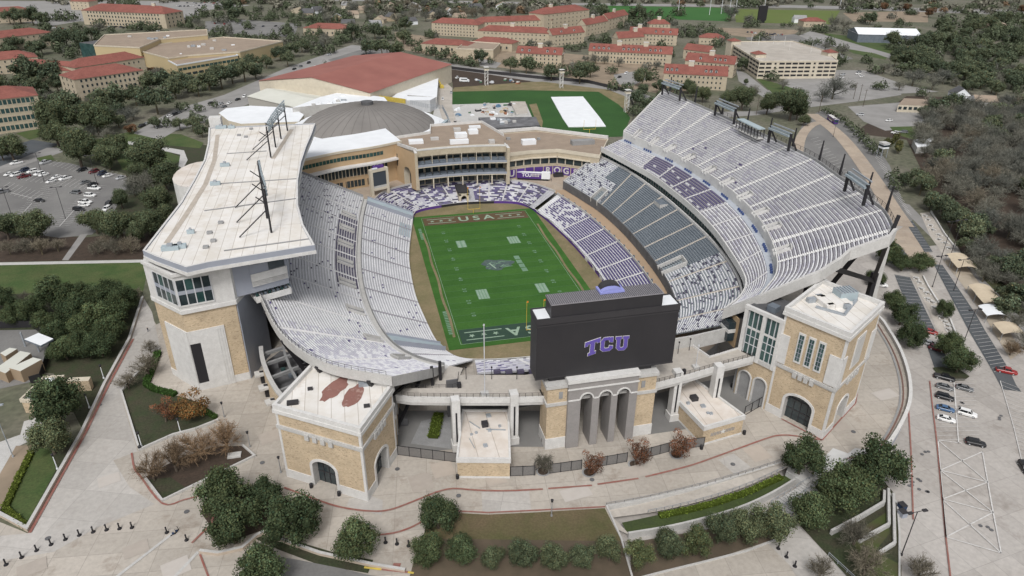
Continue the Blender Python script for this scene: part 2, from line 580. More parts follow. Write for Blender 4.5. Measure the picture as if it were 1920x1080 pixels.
def fill_ground():
 bm=bmesh.new()
 R=9000
 outer=[(-R,-R),(R,-R),(R,R),(-R,R)]
 south=LBP[-1]
 hole=[tuple(p)for p in LBP]+[(south.x,-420),(XE1,-420),(XE1,-20)]
 for ring in(outer,hole):
  vs=[bm.verts.new((p[0],p[1],0))for p in ring]
  for i in range(len(vs)):
   bm.edges.new((vs[i],vs[(i+1)%len(vs)]))
 bmesh.ops.triangle_fill(bm,use_beauty=True,use_dissolve=False,edges=bm.edges[:])
 for f in bm.faces:
  if f.normal.z<0:f.normal_flip()
 me=bpy.data.meshes.new('ground')
 bm.to_mesh(me);bm.free()
 me.materials.append(mat('winter_ground',(.20,.185,.145),(.125,.135,.085),.02,bigamt=.25,big=.006,fine=.35,fineamt=.35))
 o=bpy.data.objects.new('ground',me);COL.objects.link(o)
 tag(o,kind='structure')
 drape('parking_terrace',hole,0.0,LOTC)
fill_ground()
Z1,Z2,Z3,Z4,Z5=.02,.04,.06,.08,.10
def gs(name,pts,z,m):
 if name not in('lawn','mulch_bed','courtyard','walkway','yard','dirt_yard'):OCC.append([tuple(p)for p in px(pts)])
 return sheet(name,px(pts,z),z,m)
south=LBP[-1]
pl=px([(262,560),(243,640),(200,720),(157,810),(52,1000)])+px([(-120,930)])+[Vector((-190,-260)),Vector((south.x,-260))]+list(reversed(LBP[2:]))+[Vector((95,-20)),Vector((60,40)),Vector((-60,40)),Vector((-122,-20))]
sheet('plaza',pl,Z1,PLAZA)
gs('plaza_walk',[(262,545),(285,585),(300,650),(228,735),(232,762),(258,846),(212,863),(243,913),(290,945),(180,990),(100,1035),(0,1052),(-60,1010),(52,1000),(157,810),(200,720),(243,640)],Z2,PLAZAW)
gs('plaza_walk',[(405,770),(470,720),(540,790),(540,850),(500,880),(480,850),(440,800)],Z2,PLAZA)
gs('plaza_walk',[(655,935),(690,928),(718,938),(716,966),(650,950)],Z2,PLAZAW)
gs('plaza_walk',[(903,922),(992,920),(996,957),(905,960)],Z2,PLAZAW)
gs('plaza_walk',[(1347,862),(1375,850),(1408,876),(1378,890)],Z2,PLAZAW)
gs('plaza_walk',[(1528,893),(1523,880),(1562,840),(1590,850),(1603,840),(1650,846),(1600,858),(1560,880)],Z2,mat('new_white_concrete',(.62,.62,.61),(.56,.56,.55),.4,bigamt=.1))
for a,b in(((325,1000),(215,1085)),((372,1035),(325,1085))):
 m=MB();m.strip([at(*a).xy,at(*b).xy],.7,.12,CONC);m.build('drain_strip',kind='structure')
gs('lawn',[(-40,494),(266,490),(274,520),(268,548),(-40,552)],Z2,LAWN)
gs('path',[(-40,493),(266,487),(268,492),(-40,498)],Z3,CONC)
gs('mulch_bed',[(-40,430),(160,445),(330,430),(266,486),(-40,492)],Z2,MULCH)
gs('path',[(150,440),(165,438),(128,488),(116,488)],Z3,ROADP)
gs('mulch_bed',[(-40,552),(268,548),(243,640),(197,720),(157,810),(100,700),(-40,690)],Z2,LAWND)
gs('parking_lot',[(-60,318),(60,298),(130,306),(238,330),(240,352),(212,408),(172,440),(110,446),(-60,420)],Z2,ASPH)
gs('service_yard',[(-60,620),(70,618),(100,640),(78,712),(-60,742)],Z3,ASPH)
gs('path',[(-60,850),(38,815),(45,790),(78,780),(80,815),(28,840),(0,890),(-60,900)],Z3,CONC)
gs('mulch_bed',[(-60,900),(0,888),(30,836),(64,834),(40,880),(0,955),(-60,985)],Z3,DIRT)
gs('lawn',[(64,834),(128,815),(140,836),(110,890),(52,990),(0,960),(40,880)],Z3,LAWND)
gs('lawn',[(66,842),(95,838),(105,880),(52,980),(15,958),(45,890)],Z4,LAWN)
gs('walkway',[(150,300),(250,245),(350,262),(395,275),(390,330),(330,410),(250,440),(200,420),(240,350),(236,326)],Z2,LAWND)
gs('lawn',[(150,268),(245,247),(340,252),(382,268),(375,278),(310,272),(250,283),(165,285)],Z3,LAWN)
gs('lawn',[(215,290),(300,280),(345,296),(300,330),(230,318)],Z3,LAWN)
gs('path',[(240,265),(262,266),(310,276),(345,282),(352,300),(342,318),(334,316),(338,290),(300,281),(240,271)],Z4,CONC)
gs('road',[(-60,300),(60,262),(110,270),(50,300),(-60,330)],Z3,ASPHD)
gs('path',[(-60,335),(40,297),(88,277),(140,276),(120,284),(60,305),(-60,345)],Z4,ROADP)
gs('lawn',[(30,250),(80,240),(78,256),(55,262)],Z3,LAWN)
gs('lawn',[(68,296),(96,290),(102,299),(75,303)],Z5,LAWN)
gs('street',[(250,250),(325,206),(420,178),(530,130),(620,98),(660,84),(700,88),(640,120),(560,150),(500,180),(450,202),(400,225),(330,245),(300,262)],Z3,ROADP)
gs('parking_lot',[(385,40),(440,36),(560,44),(552,70),(470,66),(385,58)],Z2,ASPH)
gs('parking_lot',[(100,48),(150,40),(320,50),(380,20),(470,10),(330,2),(-60,2),(-60,30)],Z2,ROADP)
gs('parking_lot',[(615,112),(680,92),(740,95),(720,106),(630,122)],Z4,ASPH)
gs('street',[(700,88),(840,118),(900,128),(1010,140),(1060,150),(1180,168),(1250,190),(1330,210),(1420,208),(1480,195),(1560,187),(1640,178),(1690,170),(1690,178),(1640,186),(1560,196),(1480,206),(1420,216),(1330,222),(1230,200),(1160,178),(1050,161),(920,140),(830,128),(690,98)],Z3,ROADP)
gs('courtyard',[(740,60),(1000,95),(1060,100),(1200,112),(1330,160),(1250,178),(1150,160),(1010,136),(900,122),(740,90)],Z2,DIRT)
gs('parking_lot',[(1150,140),(1200,132),(1215,148),(1182,162),(1160,158)],Z4,ROADP)
gs('road',[(895,108),(940,118),(930,128),(900,124)],Z4,ROADP)
gs('parking_lot',[(1500,130),(1620,132),(1700,160),(1760,172),(1640,178),(1560,188),(1480,196),(1440,170)],Z2,ROADP)
gs('road',[(1380,130),(1400,138),(1460,186),(1440,188),(1385,152)],Z4,ROADP)
gs('lawn',[(1415,145),(1470,160),(1500,170),(1490,182),(1450,176)],Z4,LAWN)
gs('parking_lot',[(1590,200),(1690,192),(1740,215),(1755,236),(1660,245),(1620,228)],Z2,ROADP)
gs('lawn',[(1668,238),(1740,236),(1750,250),(1712,262),(1680,252)],Z4,LAWN)
gs('lawn',[(1545,62),(1610,70),(1680,85),(1660,112),(1600,100),(1560,80)],Z2,LAWN)
gs('mulch_bed',[(1600,250),(1700,262),(1800,470),(1920,560),(2100,560),(2100,190),(1700,180)],Z1,MULCH)
gs('sports_field',[(1110,10),(1380,15),(1366,40),(1250,36),(1160,40)],Z3,mat('bright_turf',(.035,.12,.025),(.045,.14,.03),.02,bigamt=.15))
gs('sports_field',[(1376,17),(1575,20),(1560,46),(1380,42)],Z3,mat('olive_turf',(.11,.15,.035),(.13,.165,.045),.02,bigamt=.15))
gs('parking_lot',[(1580,24),(1740,20),(1740,42),(1600,40)],Z3,DIRT)
gs('road',[(560,-4),(1100,6),(1500,10),(1960,20),(1960,30),(1500,15),(1100,10),(560,0)],Z4,ROADP)
gs('road',[(1345,52),(1500,56),(1490,64),(1400,70),(1370,66)],Z3,DIRT)
gs('road',[(1520,58),(1700,110),(1760,150),(1700,120),(1640,100),(1480,74)],Z2,ROADP)
gs('yard',[(1395,56),(1480,60),(1530,80),(1600,110),(1560,118),(1480,84),(1400,74)],Z2,ASPH)
gs('practice_field',[(848,171),(973,168),(1123,171),(1162,197),(1182,221),(1168,256),(1010,262),(988,194),(848,196)],Z2,mat('practice_turf',(.03,.092,.02),(.036,.105,.022),.05,bigamt=.2,fine=1,fineamt=.15))
gs('sandy_margin',[(848,172),(852,164),(990,154),(1017,153),(1140,168),(1176,182),(1180,215),(1160,196),(1122,172),(973,169)],Z3,SANDY)
gs('sandy_margin',[(992,196),(1006,194),(1018,228),(1016,240),(1002,220)],Z4,SANDY)
gs('building_site',[(820,186),(848,196),(985,192),(1000,225),(1010,250),(850,262),(812,215)],Z3,CONC)
gs('site_road',[(820,140),(848,165),(848,200),(862,250),(835,240),(822,200)],Z4,DECK)
gs('dirt_yard',[(845,128),(960,142),(1000,150),(985,158),(900,164),(850,168)],Z2,MULCH)
ring=[(-27.5,58),(-31,36),(-34,14),(-35,-5),(-35,-22),(-33.7,-38),(-32,-52),(-29.5,-59.5),(-25,-64.5),(-15,-67),(0,-68),(15,-67),(25,-64.5),(29.5,-59.5),(32,-52),(33.7,-38),(35,-22),(35,-5),(34,14),(31.5,36),(29,50),(26,60),(18,66),(-2,68.5),(-18,66),(-25.5,62.5)]
RING=[p for p in catmull(ring+[ring[0]],6)]
sheet('field_margin',[(p.x,p.y)for p in RING[:-1]],.2,SANDY)
sheet('football_field',[(-28.6,57.3),(-28.6,-57.5),(28.6,-57.5),(28.6,57.3)],.26,GRASSF)
YD=.9144
YLN=mat('faint_yard_line',(.1,.2,.1),(.07,.16,.07),1,bigamt=.1)
zf=.3+LIFT[0]
m=MB()
for s in(-1,1):
 m.box(s*24.4-.06,-54.9,zf-.01,s*24.4+.06,54.9,zf,TURFLN)
 m.box(-24.4,s*54.9-.06,zf-.01,24.4,s*54.9+.06,zf,TURFLN)
for i in range(21):
 y=(i*5-50)*YD
 m.box(-24.3,y-.045,zf-.01,24.3,y+.045,zf-.001,YLN)
m.build('field_line',label='thin white yard lines painted across the football turf',cat='painted lines')
def endzone(y0,y1,m_,label,flip):
 b=MB()
 b.box(-23.9,y0,zf-.02,23.9,y1,zf+.004,m_)
 yc=(y0+y1)/2
 for s in(-1,1):
  for yy in(yc-2.3,yc+2.3):
   xa,xb=sorted((s*9.6,s*22.2))
   b.box(xa,yy-.22,zf,xb,yy+.22,zf+.012,TURFLN)
  for k in range(3):
   cx=s*(12+4*k)
   pts=[]
   for j in range(10):
    r=1.15 if j%2==0 else.48
    t=pi/2+j*pi/5+(pi if flip else 0)
    pts.append((cx+r*cos(t),yc+r*sin(t)))
   for j in range(10):
    b.face([(cx,yc,zf+.012),(*pts[j],zf+.012),(*pts[(j+1)%10],zf+.012)],TURFLN)
 t=text_mesh('USA',7.2,TURFLN,'end_zone_letter',.004,.13,1.45)
 o=b.build('end_zone',label=label,cat='end zone')
 c=child('end_zone_letter',t,o,(0,0,zf+.018-o.location.z),pi if flip else 0)
 c.location.y=yc-o.location.y;c.location.x=-o.location.x
endzone(45.95,54.7,TURFRED,'red painted end zone reading USA at the far end of the field',False)
endzone(-54.7,-45.95,TURFBLU,'dark navy painted end zone reading USA behind the scoreboard',True)
NUM={n:text_mesh(n,2.1,TURFSPL,'yard_number',.003,.05,1.7)for n in('10','20','30','40','50')}
for i,n in enumerate(('10','20','30','40','50','40','30','20','10')):
 y=(40-10*i)*YD
 for s in(-1,1):
  o=bpy.data.objects.new('yard_number',NUM[n]);COL.objects.link(o)
  o.location=(s*17.07,y,zf+.004);o.rotation_euler=(0,0,-s*pi/2 if s<0 else pi/2)
  o.rotation_euler=(0,0,pi/2 if s>0 else-pi/2)
  sd='left' if s<0 else 'right'
  end='' if n=='50' else(' nearer the red end zone' if i<4 else ' nearer the navy end zone')
  tag(o,f'white yard number {n} on the {sd} of the turf{end}','yard number','painted yard numbers')
def adbox(cpx,w,l,label,rows):
 c=at(*cpx,0)
 b=MB()
 b.box(c.x-w/2,c.y-l/2,zf-.01,c.x+w/2,c.y+l/2,zf+.003,TURFSPL)
 for k in range(rows):
  x=c.x-w/2+w*(k+.5)/rows
  for j in range(7):
   y=c.y-l/2+l*(j+.5)/7
   b.box(x-w/rows*.32,y-l/14*.7,zf,x+w/rows*.32,y+l/14*.7,zf+.008,TURFLN)
 b.build('painted_panel',label=label,cat='painted panel')
adbox((865,459),3.9,7,'pale painted panel on the turf, left side by the far 20 to 30 yard marks',2)
adbox((963,451),4.8,7.2,'pale painted panel on the turf, right side by the far 20 yard mark',4)
adbox((905,553),4.2,7.4,'pale striped painted panel on the turf, left side by the near 30 yard mark',4)
adbox((1016,541),4.0,7.2,'pale painted panel on the turf, right side by the near 30 yard mark',3)
b=MB()
for k,(u,v)in enumerate(((969,484),(973.5,491.5),(978.5,499),(983.5,506.5))):
 c=at(u,v,0);b.box(c.x-1.1,c.y-1.6,zf,c.x+1.1,c.y+1.6,zf+.008,TURFSPL)
b.build('painted_panel',label='row of four small pale painted squares right of the midfield emblem',cat='painted panel')
b=MB()
c=at(932,497,0)
E1=mat('emblem_navy',(.07,.1,.105),(.1,.14,.12),.9,bigamt=.2)
for k in range(26):
 a=2*pi*k/26
 a2=2*pi*(k+1)/26
 r=lambda t:1+.16*sin(3*t+1)+.1*sin(7*t)
 b.face([(c.x,c.y,zf+.004),(c.x+6.2*r(a)*cos(a),c.y+4.6*r(a)*sin(a),zf+.004),(c.x+6.2*r(a2)*cos(a2),c.y+4.6*r(a2)*sin(a2),zf+.004)],E1)
rr=random.Random(5)
for k in range(16):
 x=c.x+rr.uniform(-4.6,4.6);y=c.y+rr.uniform(-3,3);a=rr.uniform(-.5,.9);L=rr.uniform(.6,1.9)
 b.strip([(x-L*cos(a),y-L*sin(a)),(x+L*cos(a),y+L*sin(a))],rr.uniform(.25,.5),zf+.01,TURFSPL)
b.strip([(c.x-2.8,c.y+1.6),(c.x-1.2,c.y-3.6)],.6,zf+.014,TURFLN)
b.build('midfield_emblem',label='dark bluish emblem painted at midfield on the green turf',cat='field emblem')
for s in(-1,1):
 b=MB()
 pts=[(s*(25.6+.25*sin(y*.21)),y)for y in range(-50,42,4)]
 b.strip(pts,.9,zf-.006,SANDY)
 b.build('worn_strip',kind='structure')
b=MB()
for y0,y1 in((-48,-33),(31,43)):
 y=y0
 while y<y1:
  h=random.uniform(.5,1.1)
  b.box(-27.2,y,zf,-25.9,y+h,zf+.006,TURFSPL);y+=h+.45
b.build('sideline_marking',label='faded pale markings painted beside the left sideline',cat='painted marking')
def goalpost(y,s,label,name='goal_post'):
 t=thing(name,label,'goal post',(0,y,.3),'goal posts of the stadium field')
 b=MB();yb=y+s*1.9
 b.cyl((0,yb,0),(0,yb,2.2),.12,.12,GOALY)
 b.cyl((0,yb,2.2),(0,y,3.05),.11,.11,GOALY)
 b.cyl((-2.82,y,3.05),(2.82,y,3.05),.09,.09,GOALY)
 b.build('base_and_crossbar',t)
 for q in(-1,1):
  b=MB();b.cyl((q*2.82,y,3.05),(q*2.82,y,13.7),.07,.06,GOALY);b.build('upright',t)
 for q in(-1,1):
  b=MB();b.box(q*2.82,y-.02,13.1,q*2.82+.5,y+.02,13.7,mat('orange_ribbon',(.7,.2,.03),bigamt=0));b.build('ribbon',t)
goalpost(54.9,1,'yellow goal post standing behind the red far end zone')
goalpost(-54.9,-1,'yellow goal post standing by the navy near end zone, partly behind the scoreboard')
def stand(name,label,A,B,N,pick,step_m,aisle_t,aisle_m,cell=1.0,clip=None,bench=(.34,.8),bh=.42,edge=None,aw=1,per=8,skip=None,bow=0.0):
 """A/B: matched 3D control points of the front and back edge. N rows. pick(row, s, t, N) -> bench material or None."""
 Ac=catmull(A,per);Bc=catmull(B,per)
 n0=len(Ac)
 mid=[(a+b)/2 for a,b in zip(Ac,Bc)]
 L=[0]
 for a,b in zip(mid,mid[1:]):L.append(L[-1]+(b-a).length)
 M=max(4,int(L[-1]/cell))
 bor=[]
 for i in range(M+1):
  s=L[-1]*i/M;j=0
  while j<n0-2 and L[j+1]<s:j+=1
  bor.append(j+(s-L[j])/max(1e-9,L[j+1]-L[j]))
 def crv(C,q):
  j=min(int(q),n0-2);return C[j].lerp(C[j+1],q-j)
 a_=[crv(Ac,q)for q in bor];b_=[crv(Bc,q)for q in bor]
 def P(i,f):
  p=a_[i].lerp(b_[i],f)
  if bow:p.z-=bow*4*f*(1-f)*.5
  return p
 AH=.22
 aisle=set()
 for t in aisle_t:
  for q in range(aw):aisle.add(min(M-1,max(0,int(round(t*M))+q)))
 root=thing(name,label,'seating stand',tuple((a_[M//2].x,a_[M//2].y,0)))
 def ok(i,k):
  if clip is None:return True
  p=P(i,(k+.5)/N).lerp(P(i+1,(k+.5)/N),.5)
  return clip(p.x,p.y)
 st=MB();ai=MB()
 for k in range(N):
  f0,f1=k/N,(k+1)/N
  for i in range(M):
   if not ok(i,k):continue
   z0a,z0b=P(i,f0).z,P(i+1,f0).z
   z1a,z1b=P(i,f1).z,P(i+1,f1).z
   p00,p10,p01,p11=P(i,f0),P(i+1,f0),P(i,f1),P(i+1,f1)
   st.face([(p00.x,p00.y,z0a),(p10.x,p10.y,z0b),(p11.x,p11.y,z0b),(p01.x,p01.y,z0a)],step_m)
   st.face([(p01.x,p01.y,z0a),(p11.x,p11.y,z0b),(p11.x,p11.y,z1b),(p01.x,p01.y,z1a)],step_m)
   if i in aisle:
    h=(z1a-z0a)/2
    q0=p00.lerp(p01,.5);q1=p10.lerp(p11,.5)
    ai.face([(p00.x,p00.y,z0a+AH),(p10.x,p10.y,z0b+AH),(q1.x,q1.y,z0b+AH),(q0.x,q0.y,z0a+AH)],aisle_m)
    ai.face([(q0.x,q0.y,z0a+AH),(q1.x,q1.y,z0b+AH),(q1.x,q1.y,z0b+h+AH),(q0.x,q0.y,z0a+h+AH)],aisle_m)
    ai.face([(q0.x,q0.y,z0a+h+AH),(q1.x,q1.y,z0b+h+AH),(p11.x,p11.y,z0b+h+AH),(p01.x,p01.y,z0a+h+AH)],aisle_m)
 st.build('stepped_deck',root)
 if ai.v:ai.build('aisle_steps',root)
 for k in range(N):
  b=MB()
  e0,e1=(k+bench[0])/N,(k+bench[1])/N
  i=0
  while i<M:
   if i in aisle or not ok(i,k)or(skip and skip((i+.5)/M,(k+.5)/N)):
    i+=1;continue
   m=pick(k,(i+.5)/M,N)
   if m is None:
    i+=1;continue
   za,zb=P(i,k/N).z+bh,P(i+1,k/N).z+bh
   q=[P(i,e0),P(i+1,e0),P(i+1,e1),P(i,e1)]
   g=.06
   if(i-1)in aisle:pass
   b.face([(q[0].x,q[0].y,za),(q[1].x,q[1].y,zb),(q[2].x,q[2].y,zb),(q[3].x,q[3].y,za)],m)
   b.face([(q[0].x,q[0].y,za-bh),(q[1].x,q[1].y,zb-bh),(q[1].x,q[1].y,zb),(q[0].x,q[0].y,za)],m)
   b.face([(q[3].x,q[3].y,za),(q[2].x,q[2].y,zb),(q[2].x,q[2].y,zb-bh),(q[3].x,q[3].y,za-bh)],m)
   i+=1
  if b.v:b.build('bench_row',root)
 root['cells']=M
 del root['cells']
 return root,P,M
def fascia(root,pts,h,w,m,name='parapet',zoff=0.0):
 """parapet wall following 3D points (pt.z = its foot)"""
 b=MB()
 b.wall([(p[0],p[1])for p in pts],[p[2]+zoff for p in pts],h,w,m)
 return b.build(name,root)
def railing(name,pts,h,m,label=None,parent=None,step=2.0,mesh_lines=3,w=.07,cat='railing',group=None):
 b=MB()
 pp=[Vector(p)for p in pts]
 L=sum((q-p).length for p,q in zip(pp,pp[1:]))
 pl=resample(pp,max(1,int(L/step)))
 for a,c in zip(pl,pl[1:]):
  for j in range(1,mesh_lines+1):
   z=Vector((0,0,h*j/mesh_lines))
   b.bar(a+z,c+z,w if j==mesh_lines else w*.6,m)
 for a in pl:
  b.bar(a,a+Vector((0,0,h)),w*1.3,m)
 return b.build(name,parent,label,cat if parent is None else None,group)
R_=random.Random(3)
PURPLEM=mat('muted_purple_seat',(.125,.11,.2),(.15,.135,.235),.4,bigamt=.15)
def rnd(k,t,n,sd):
 i=int(t*n+(k*.37+sd*.21)%1.0)
 x=sin(k*127.1+i*311.7+sd*74.7)*43758.5453
 return x-math.floor(x)
def noise2(k,t,a,b_):
 return sin(k*a+sin(t*b_)*2.1)*.5+sin(t*b_*1.7+k*.9*a+1.3)*.5
A=[(-27.7,58,1.3),(-31,36,1.3),(-34,14,1.3),(-35,-5,1.3),(-35,-22,1.3),(-33.7,-38,1.3),(-32,-52,1.3),(-29.5,-59.5,1.3),(-26.5,-63.6,1.3),(-22.5,-66,1.3)]
B=[(-47.3,63.5,8.2),(-50.2,41,8.2),(-52,18,8.2),(-53,-2,8.2),(-53,-20,8.2),(-51.7,-37,8.2),(-49,-53,8.2),(-45.3,-64,8.2),(-39.5,-72,8.2),(-31.5,-78,8.2)]
def pk(k,t,N):
 if t<.045:return None
 if.86<t<.895:return None
 if R_.random()<.012:return PURPLE
 if k<6 and.1<t<.2:return SLATEP if k<5 else BENCHW
 return BENCHW
SLATEP=mat('pale_blue_grey_tarp',(.4,.47,.5),(.36,.43,.46),.3,bigamt=.1)
lowL,PL,ML=stand('lower_stand','white benched lower stand left of the football field',A,B,20,pk,STEPL,[.13,.22,.31,.41,.51,.62,.73,.84,.92],STEP,cell=1.05)
fascia(lowL,[PL(i,1)for i in range(0,ML+1,2)],.9,.2,CONCG,'back_wall')
b=MB()
for t0,t1 in((0,.045),(.862,.893)):
 i0,i1=int(t0*ML),max(int(t0*ML)+1,int(t1*ML))
 b.face([tuple(PL(i0,0)+Vector((0,0,.8))),tuple(PL(i1,0)+Vector((0,0,.8))),tuple(PL(i1,1)+Vector((0,0,.8))),tuple(PL(i0,1)+Vector((0,0,.8)))],SLATEP)
 for i in(i0,i1):
  b.face([tuple(PL(i,0)+Vector((0,0,1.6))),tuple(PL(i,1)+Vector((0,0,1.6))),tuple(PL(i,1)+Vector((0,0,-.4))),tuple(PL(i,0)+Vector((0,0,-.4)))],GREYWALL)
b.build('tunnel_roof',lowL)
A=[(-49.2,64.5,9.0),(-52,42,9.0),(-53.8,18,9.0),(-54.8,-2,9.0),(-54.8,-20,9.0),(-53.5,-38,9.0),(-50.7,-54.5,9.0),(-46.7,-65.8,9.0),(-40.6,-74,9.0),(-33,-80,9.0)]
B=[(-83,68,25),(-86,46,26),(-87.5,20,26),(-88,-2,26),(-88,-18,26),(-86.5,-38,25.5),(-82,-56,25),(-75,-78,24),(-64,-94.5,24),(-48.5,-104,24)]
def pk(k,t,N):
 if.17<t<.55 and k<8:return PURPLEDK
 if t>.78 and R_.random()<.5:return BENCHL
 if t<.62 and R_.random()<.05:return PURPLEDK
 if R_.random()<.012:return PURPLE
 return BENCHW
def skipL(t,f):
 return any(abs(t-q)<.012 and.02<f<.2 for q in PORTL)
PORTL=(.16,.25,.345,.44,.54,.66,.79,.9)
upL,PU,MU=stand('upper_stand','large white benched upper stand under the press box on the left',A,B,37,pk,mat('silver_seating_deck',(.58,.575,.58),(.5,.495,.51),.35,bigamt=.12),[.1,.2,.3,.39,.49,.59,.7,.8,.9],AISLE,cell=1.15,skip=skipL)
fascia(upL,[PU(i,0)for i in range(0,MU+1,2)],1.3,.3,WHITE,'front_wall',-1.0)
rim=[PU(i,1)for i in range(int(.52*MU),MU+1)]
fascia(upL,rim,2.7,.5,CONC,'rim_fascia',-1.7)
endc=[PU(MU,f)for f in(1,.75,.5,.25,0)]
b=MB()
for a,c in zip(endc,endc[1:]):
 b.face([tuple(a+Vector((.05,-.05,1.0))),tuple(c+Vector((.05,-.05,1.0))),tuple(c+Vector((.05,-.05,-1.2 if c.z<10 else-2.0))),tuple(a+Vector((.05,-.05,-2.0)))],CONC)
b.build('end_wall',upL)
farc=[PU(0,f)for f in(0,.25,.5,.75,1)]
fascia(upL,farc,1.6,.4,CONCG,'end_wall',-.4)
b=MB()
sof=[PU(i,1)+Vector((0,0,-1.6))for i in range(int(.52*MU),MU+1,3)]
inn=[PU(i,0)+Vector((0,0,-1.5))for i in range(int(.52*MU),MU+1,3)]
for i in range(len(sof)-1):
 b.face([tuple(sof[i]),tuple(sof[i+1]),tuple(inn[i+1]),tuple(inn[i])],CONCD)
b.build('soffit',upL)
for q in PORTL:
 i=int(q*MU);b=MB()
 for f0,f1 in((.03,.19),):
  a,c=PU(i-1,f0),PU(i-1,f1);a2,c2=PU(i+2,f0),PU(i+2,f1)
  b.bar(a+Vector((0,0,.5)),c+Vector((0,0,.6)),.25,CONC,1.0)
  b.bar(a2+Vector((0,0,.5)),c2+Vector((0,0,.6)),.25,CONC,1.0)
  b.bar(c+Vector((0,0,.6)),c2+Vector((0,0,.6)),.25,CONC,1.0)
  b.face([tuple(a+Vector((0,0,.1))),tuple(a2+Vector((0,0,.1))),tuple(c2+Vector((0,0,.1))),tuple(c+Vector((0,0,.1)))],CONCG)
 b.build('stairway_opening',upL)
b=MB()
for i in range(0,MU,2):
 p,q=PU(i,0),PU(min(MU,i+2),0);c=PL(min(ML,int(i*ML/MU)),1);d_=PL(min(ML,int(min(MU,i+2)*ML/MU)),1)
 b.face([(c.x,c.y,8.25),(p.x,p.y,8.25),(q.x,q.y,8.25),(d_.x,d_.y,8.25)],CONC)
b.build('walkway_deck',upL)
railing('rim_railing',[p+Vector((0,0,1.0))for p in rim[::2]],1.1,BLACK,parent=upL,step=1.8,mesh_lines=2)
for q in(.60,.68,.755,.83,.905,.975):
 i=int(q*MU);p=PU(i,1);a=PU(i,.2)
 d=Vector((p.x-a.x,p.y-a.y)).normalized()
 b=MB()
 foot=Vector((p.x-d.x*9,p.y-d.y*9,0))
 b.bar(foot,(p.x+d.x*.3,p.y+d.y*.3,p.z-1.2),.9,BLACK,.9)
 b.bar((p.x-d.x*3,p.y-d.y*3,13.5),(a.x,a.y,a.z-1.2),.6,BLACK,.7)
 b.bar(foot+Vector((d.x*2,d.y*2,0)),(a.x,a.y,a.z-1.5),.7,BLACK)
 b.build('raking_leg',upL)
A=[(28.6,50.5,1.5),(32.3,32,1.5),(34.4,10,1.5),(35.2,-5,1.5),(35,-20,1.5),(33.9,-37,1.5),(32.2,-51,1.5),(29.7,-59.3,1.5),(25.5,-64.5,1.5)]
B=[(40.5,57,6.4),(45.3,33,6.4),(47.6,11,6.4),(48.6,-5,6.4),(48.5,-22,6.4),(47,-41,6.4),(44.5,-56,6.4),(40.5,-66,6.4),(34,-74,6.4)]
def pk(k,t,N):
 if t<.03:return None
 if t<.22:return PURPLE if rnd(k,t,85,7)<.6 and k>1 else BENCHW
 if t<.74:
  if k<1:return BENCHW
  return PURPLE
 return BENCHW if rnd(k,t,60,8)<.6 else PURPLE
lowR,PR,MR=stand('lower_stand','lower stand of purple seat rows right of the football field',A,B,14,pk,BENCHW,[.22,.33,.44,.55,.65,.76,.88],AISLE,cell=.95,bench=(.3,.74))
fascia(lowR,[PR(i,1)for i in range(0,MR+1,2)],1.0,.25,CONC,'back_wall')
b=MB()
for i in range(4,int(.85*MR),5):
 p=PR(i,1);b.box(p.x+.3,p.y-.3,p.z,p.x+.9,p.y+.3,p.z+1.1,SLATE)
b.build('row_of_bins',label='line of small dark bins along the back of the purple seats',cat='bins')
A=[(-27.2,59.2,1.4),(-25,63.2,1.4),(-18,66.4,1.4),(-10,67.8,1.4),(-2,68.6,1.4),(8,68,1.4),(18,66.2,1.4),(24.5,62,1.4),(28,53.5,1.4)]
B=[(-44.5,66.5,6.2),(-39.5,76.5,6.2),(-28,84,6.2),(-16,87,6.2),(-2.5,87.6,6.2),(11,86,6.2),(25,80,6.2),(34,72,6.2),(40.5,60.5,6.2)]
def pk(k,t,N):
 if.485<t<.535 and k<10:return None
 if t>.955:return None
 n=noise2(k*.5,t,.5,26)*.22+(.40 if t<.2 else.55)
 return(PURPLE if rnd(k,t,34,9)<.6 else PURPLEDK)if rnd(k,t,34,1)<n else(BENCHW if rnd(k,t,34,2)<.5 else BENCHL)
norS,PN,MN=stand('end_stand','curved end stand of mixed purple and white seats behind the red end zone',A,B,17,pk,STEPL,[.12,.26,.38,.62,.72,.83],AISLE,cell=.8)
fascia(norS,[PN(i,1)for i in range(0,MN+1,2)],.9,.3,CONC,'back_wall')
b=MB()
x0,x1,y0=-4.6,.2,69.2
b.box(x0,y0,0,x0+1.1,y0+11,5.4,CREAM);b.box(x1-1.1,y0,0,x1,y0+11,5.4,CREAM)
b.box(x0,y0,4.6,x1,y0+11,6.0,CREAM,top=DKGREY)
b.box(x0-.3,y0-.25,5.9,x1+.3,y0+11.2,6.6,DKGREY)
xc=(x0+x1)/2
for j in range(10):
 a0=pi*j/10;a1=pi*(j+1)/10;r=(x1-x0)/2-1.1
 b.face([(xc-r*cos(a0),y0-.01,3.1+1.4*sin(a0)),(xc-r*cos(a1),y0-.01,3.1+1.4*sin(a1)),(xc-r*cos(a1),y0-.01,4.65),(xc-r*cos(a0),y0-.01,4.65)],CREAM)
b.box(x0+1.1,y0+3,0,x1-1.1,y0+3.2,4.6,BLACK)
b.build('tunnel_arch',norS)
cc=[PN(i,1)for i in range(0,MN+1,3)]+[PR(i,1)for i in range(2,MR+1,3)]
poly=[(p.x,p.y)for p in cc]+[(40,-88),(52,-80),(58,-60),(60,-20),(60,20),(60,60),(75,110),(20,112),(-30,112),(-75,112),(-90,70),(-50,64)]
b=MB();b.prism(poly,0,6.2,CONCG,TANPV);b.build('concourse',kind='structure')
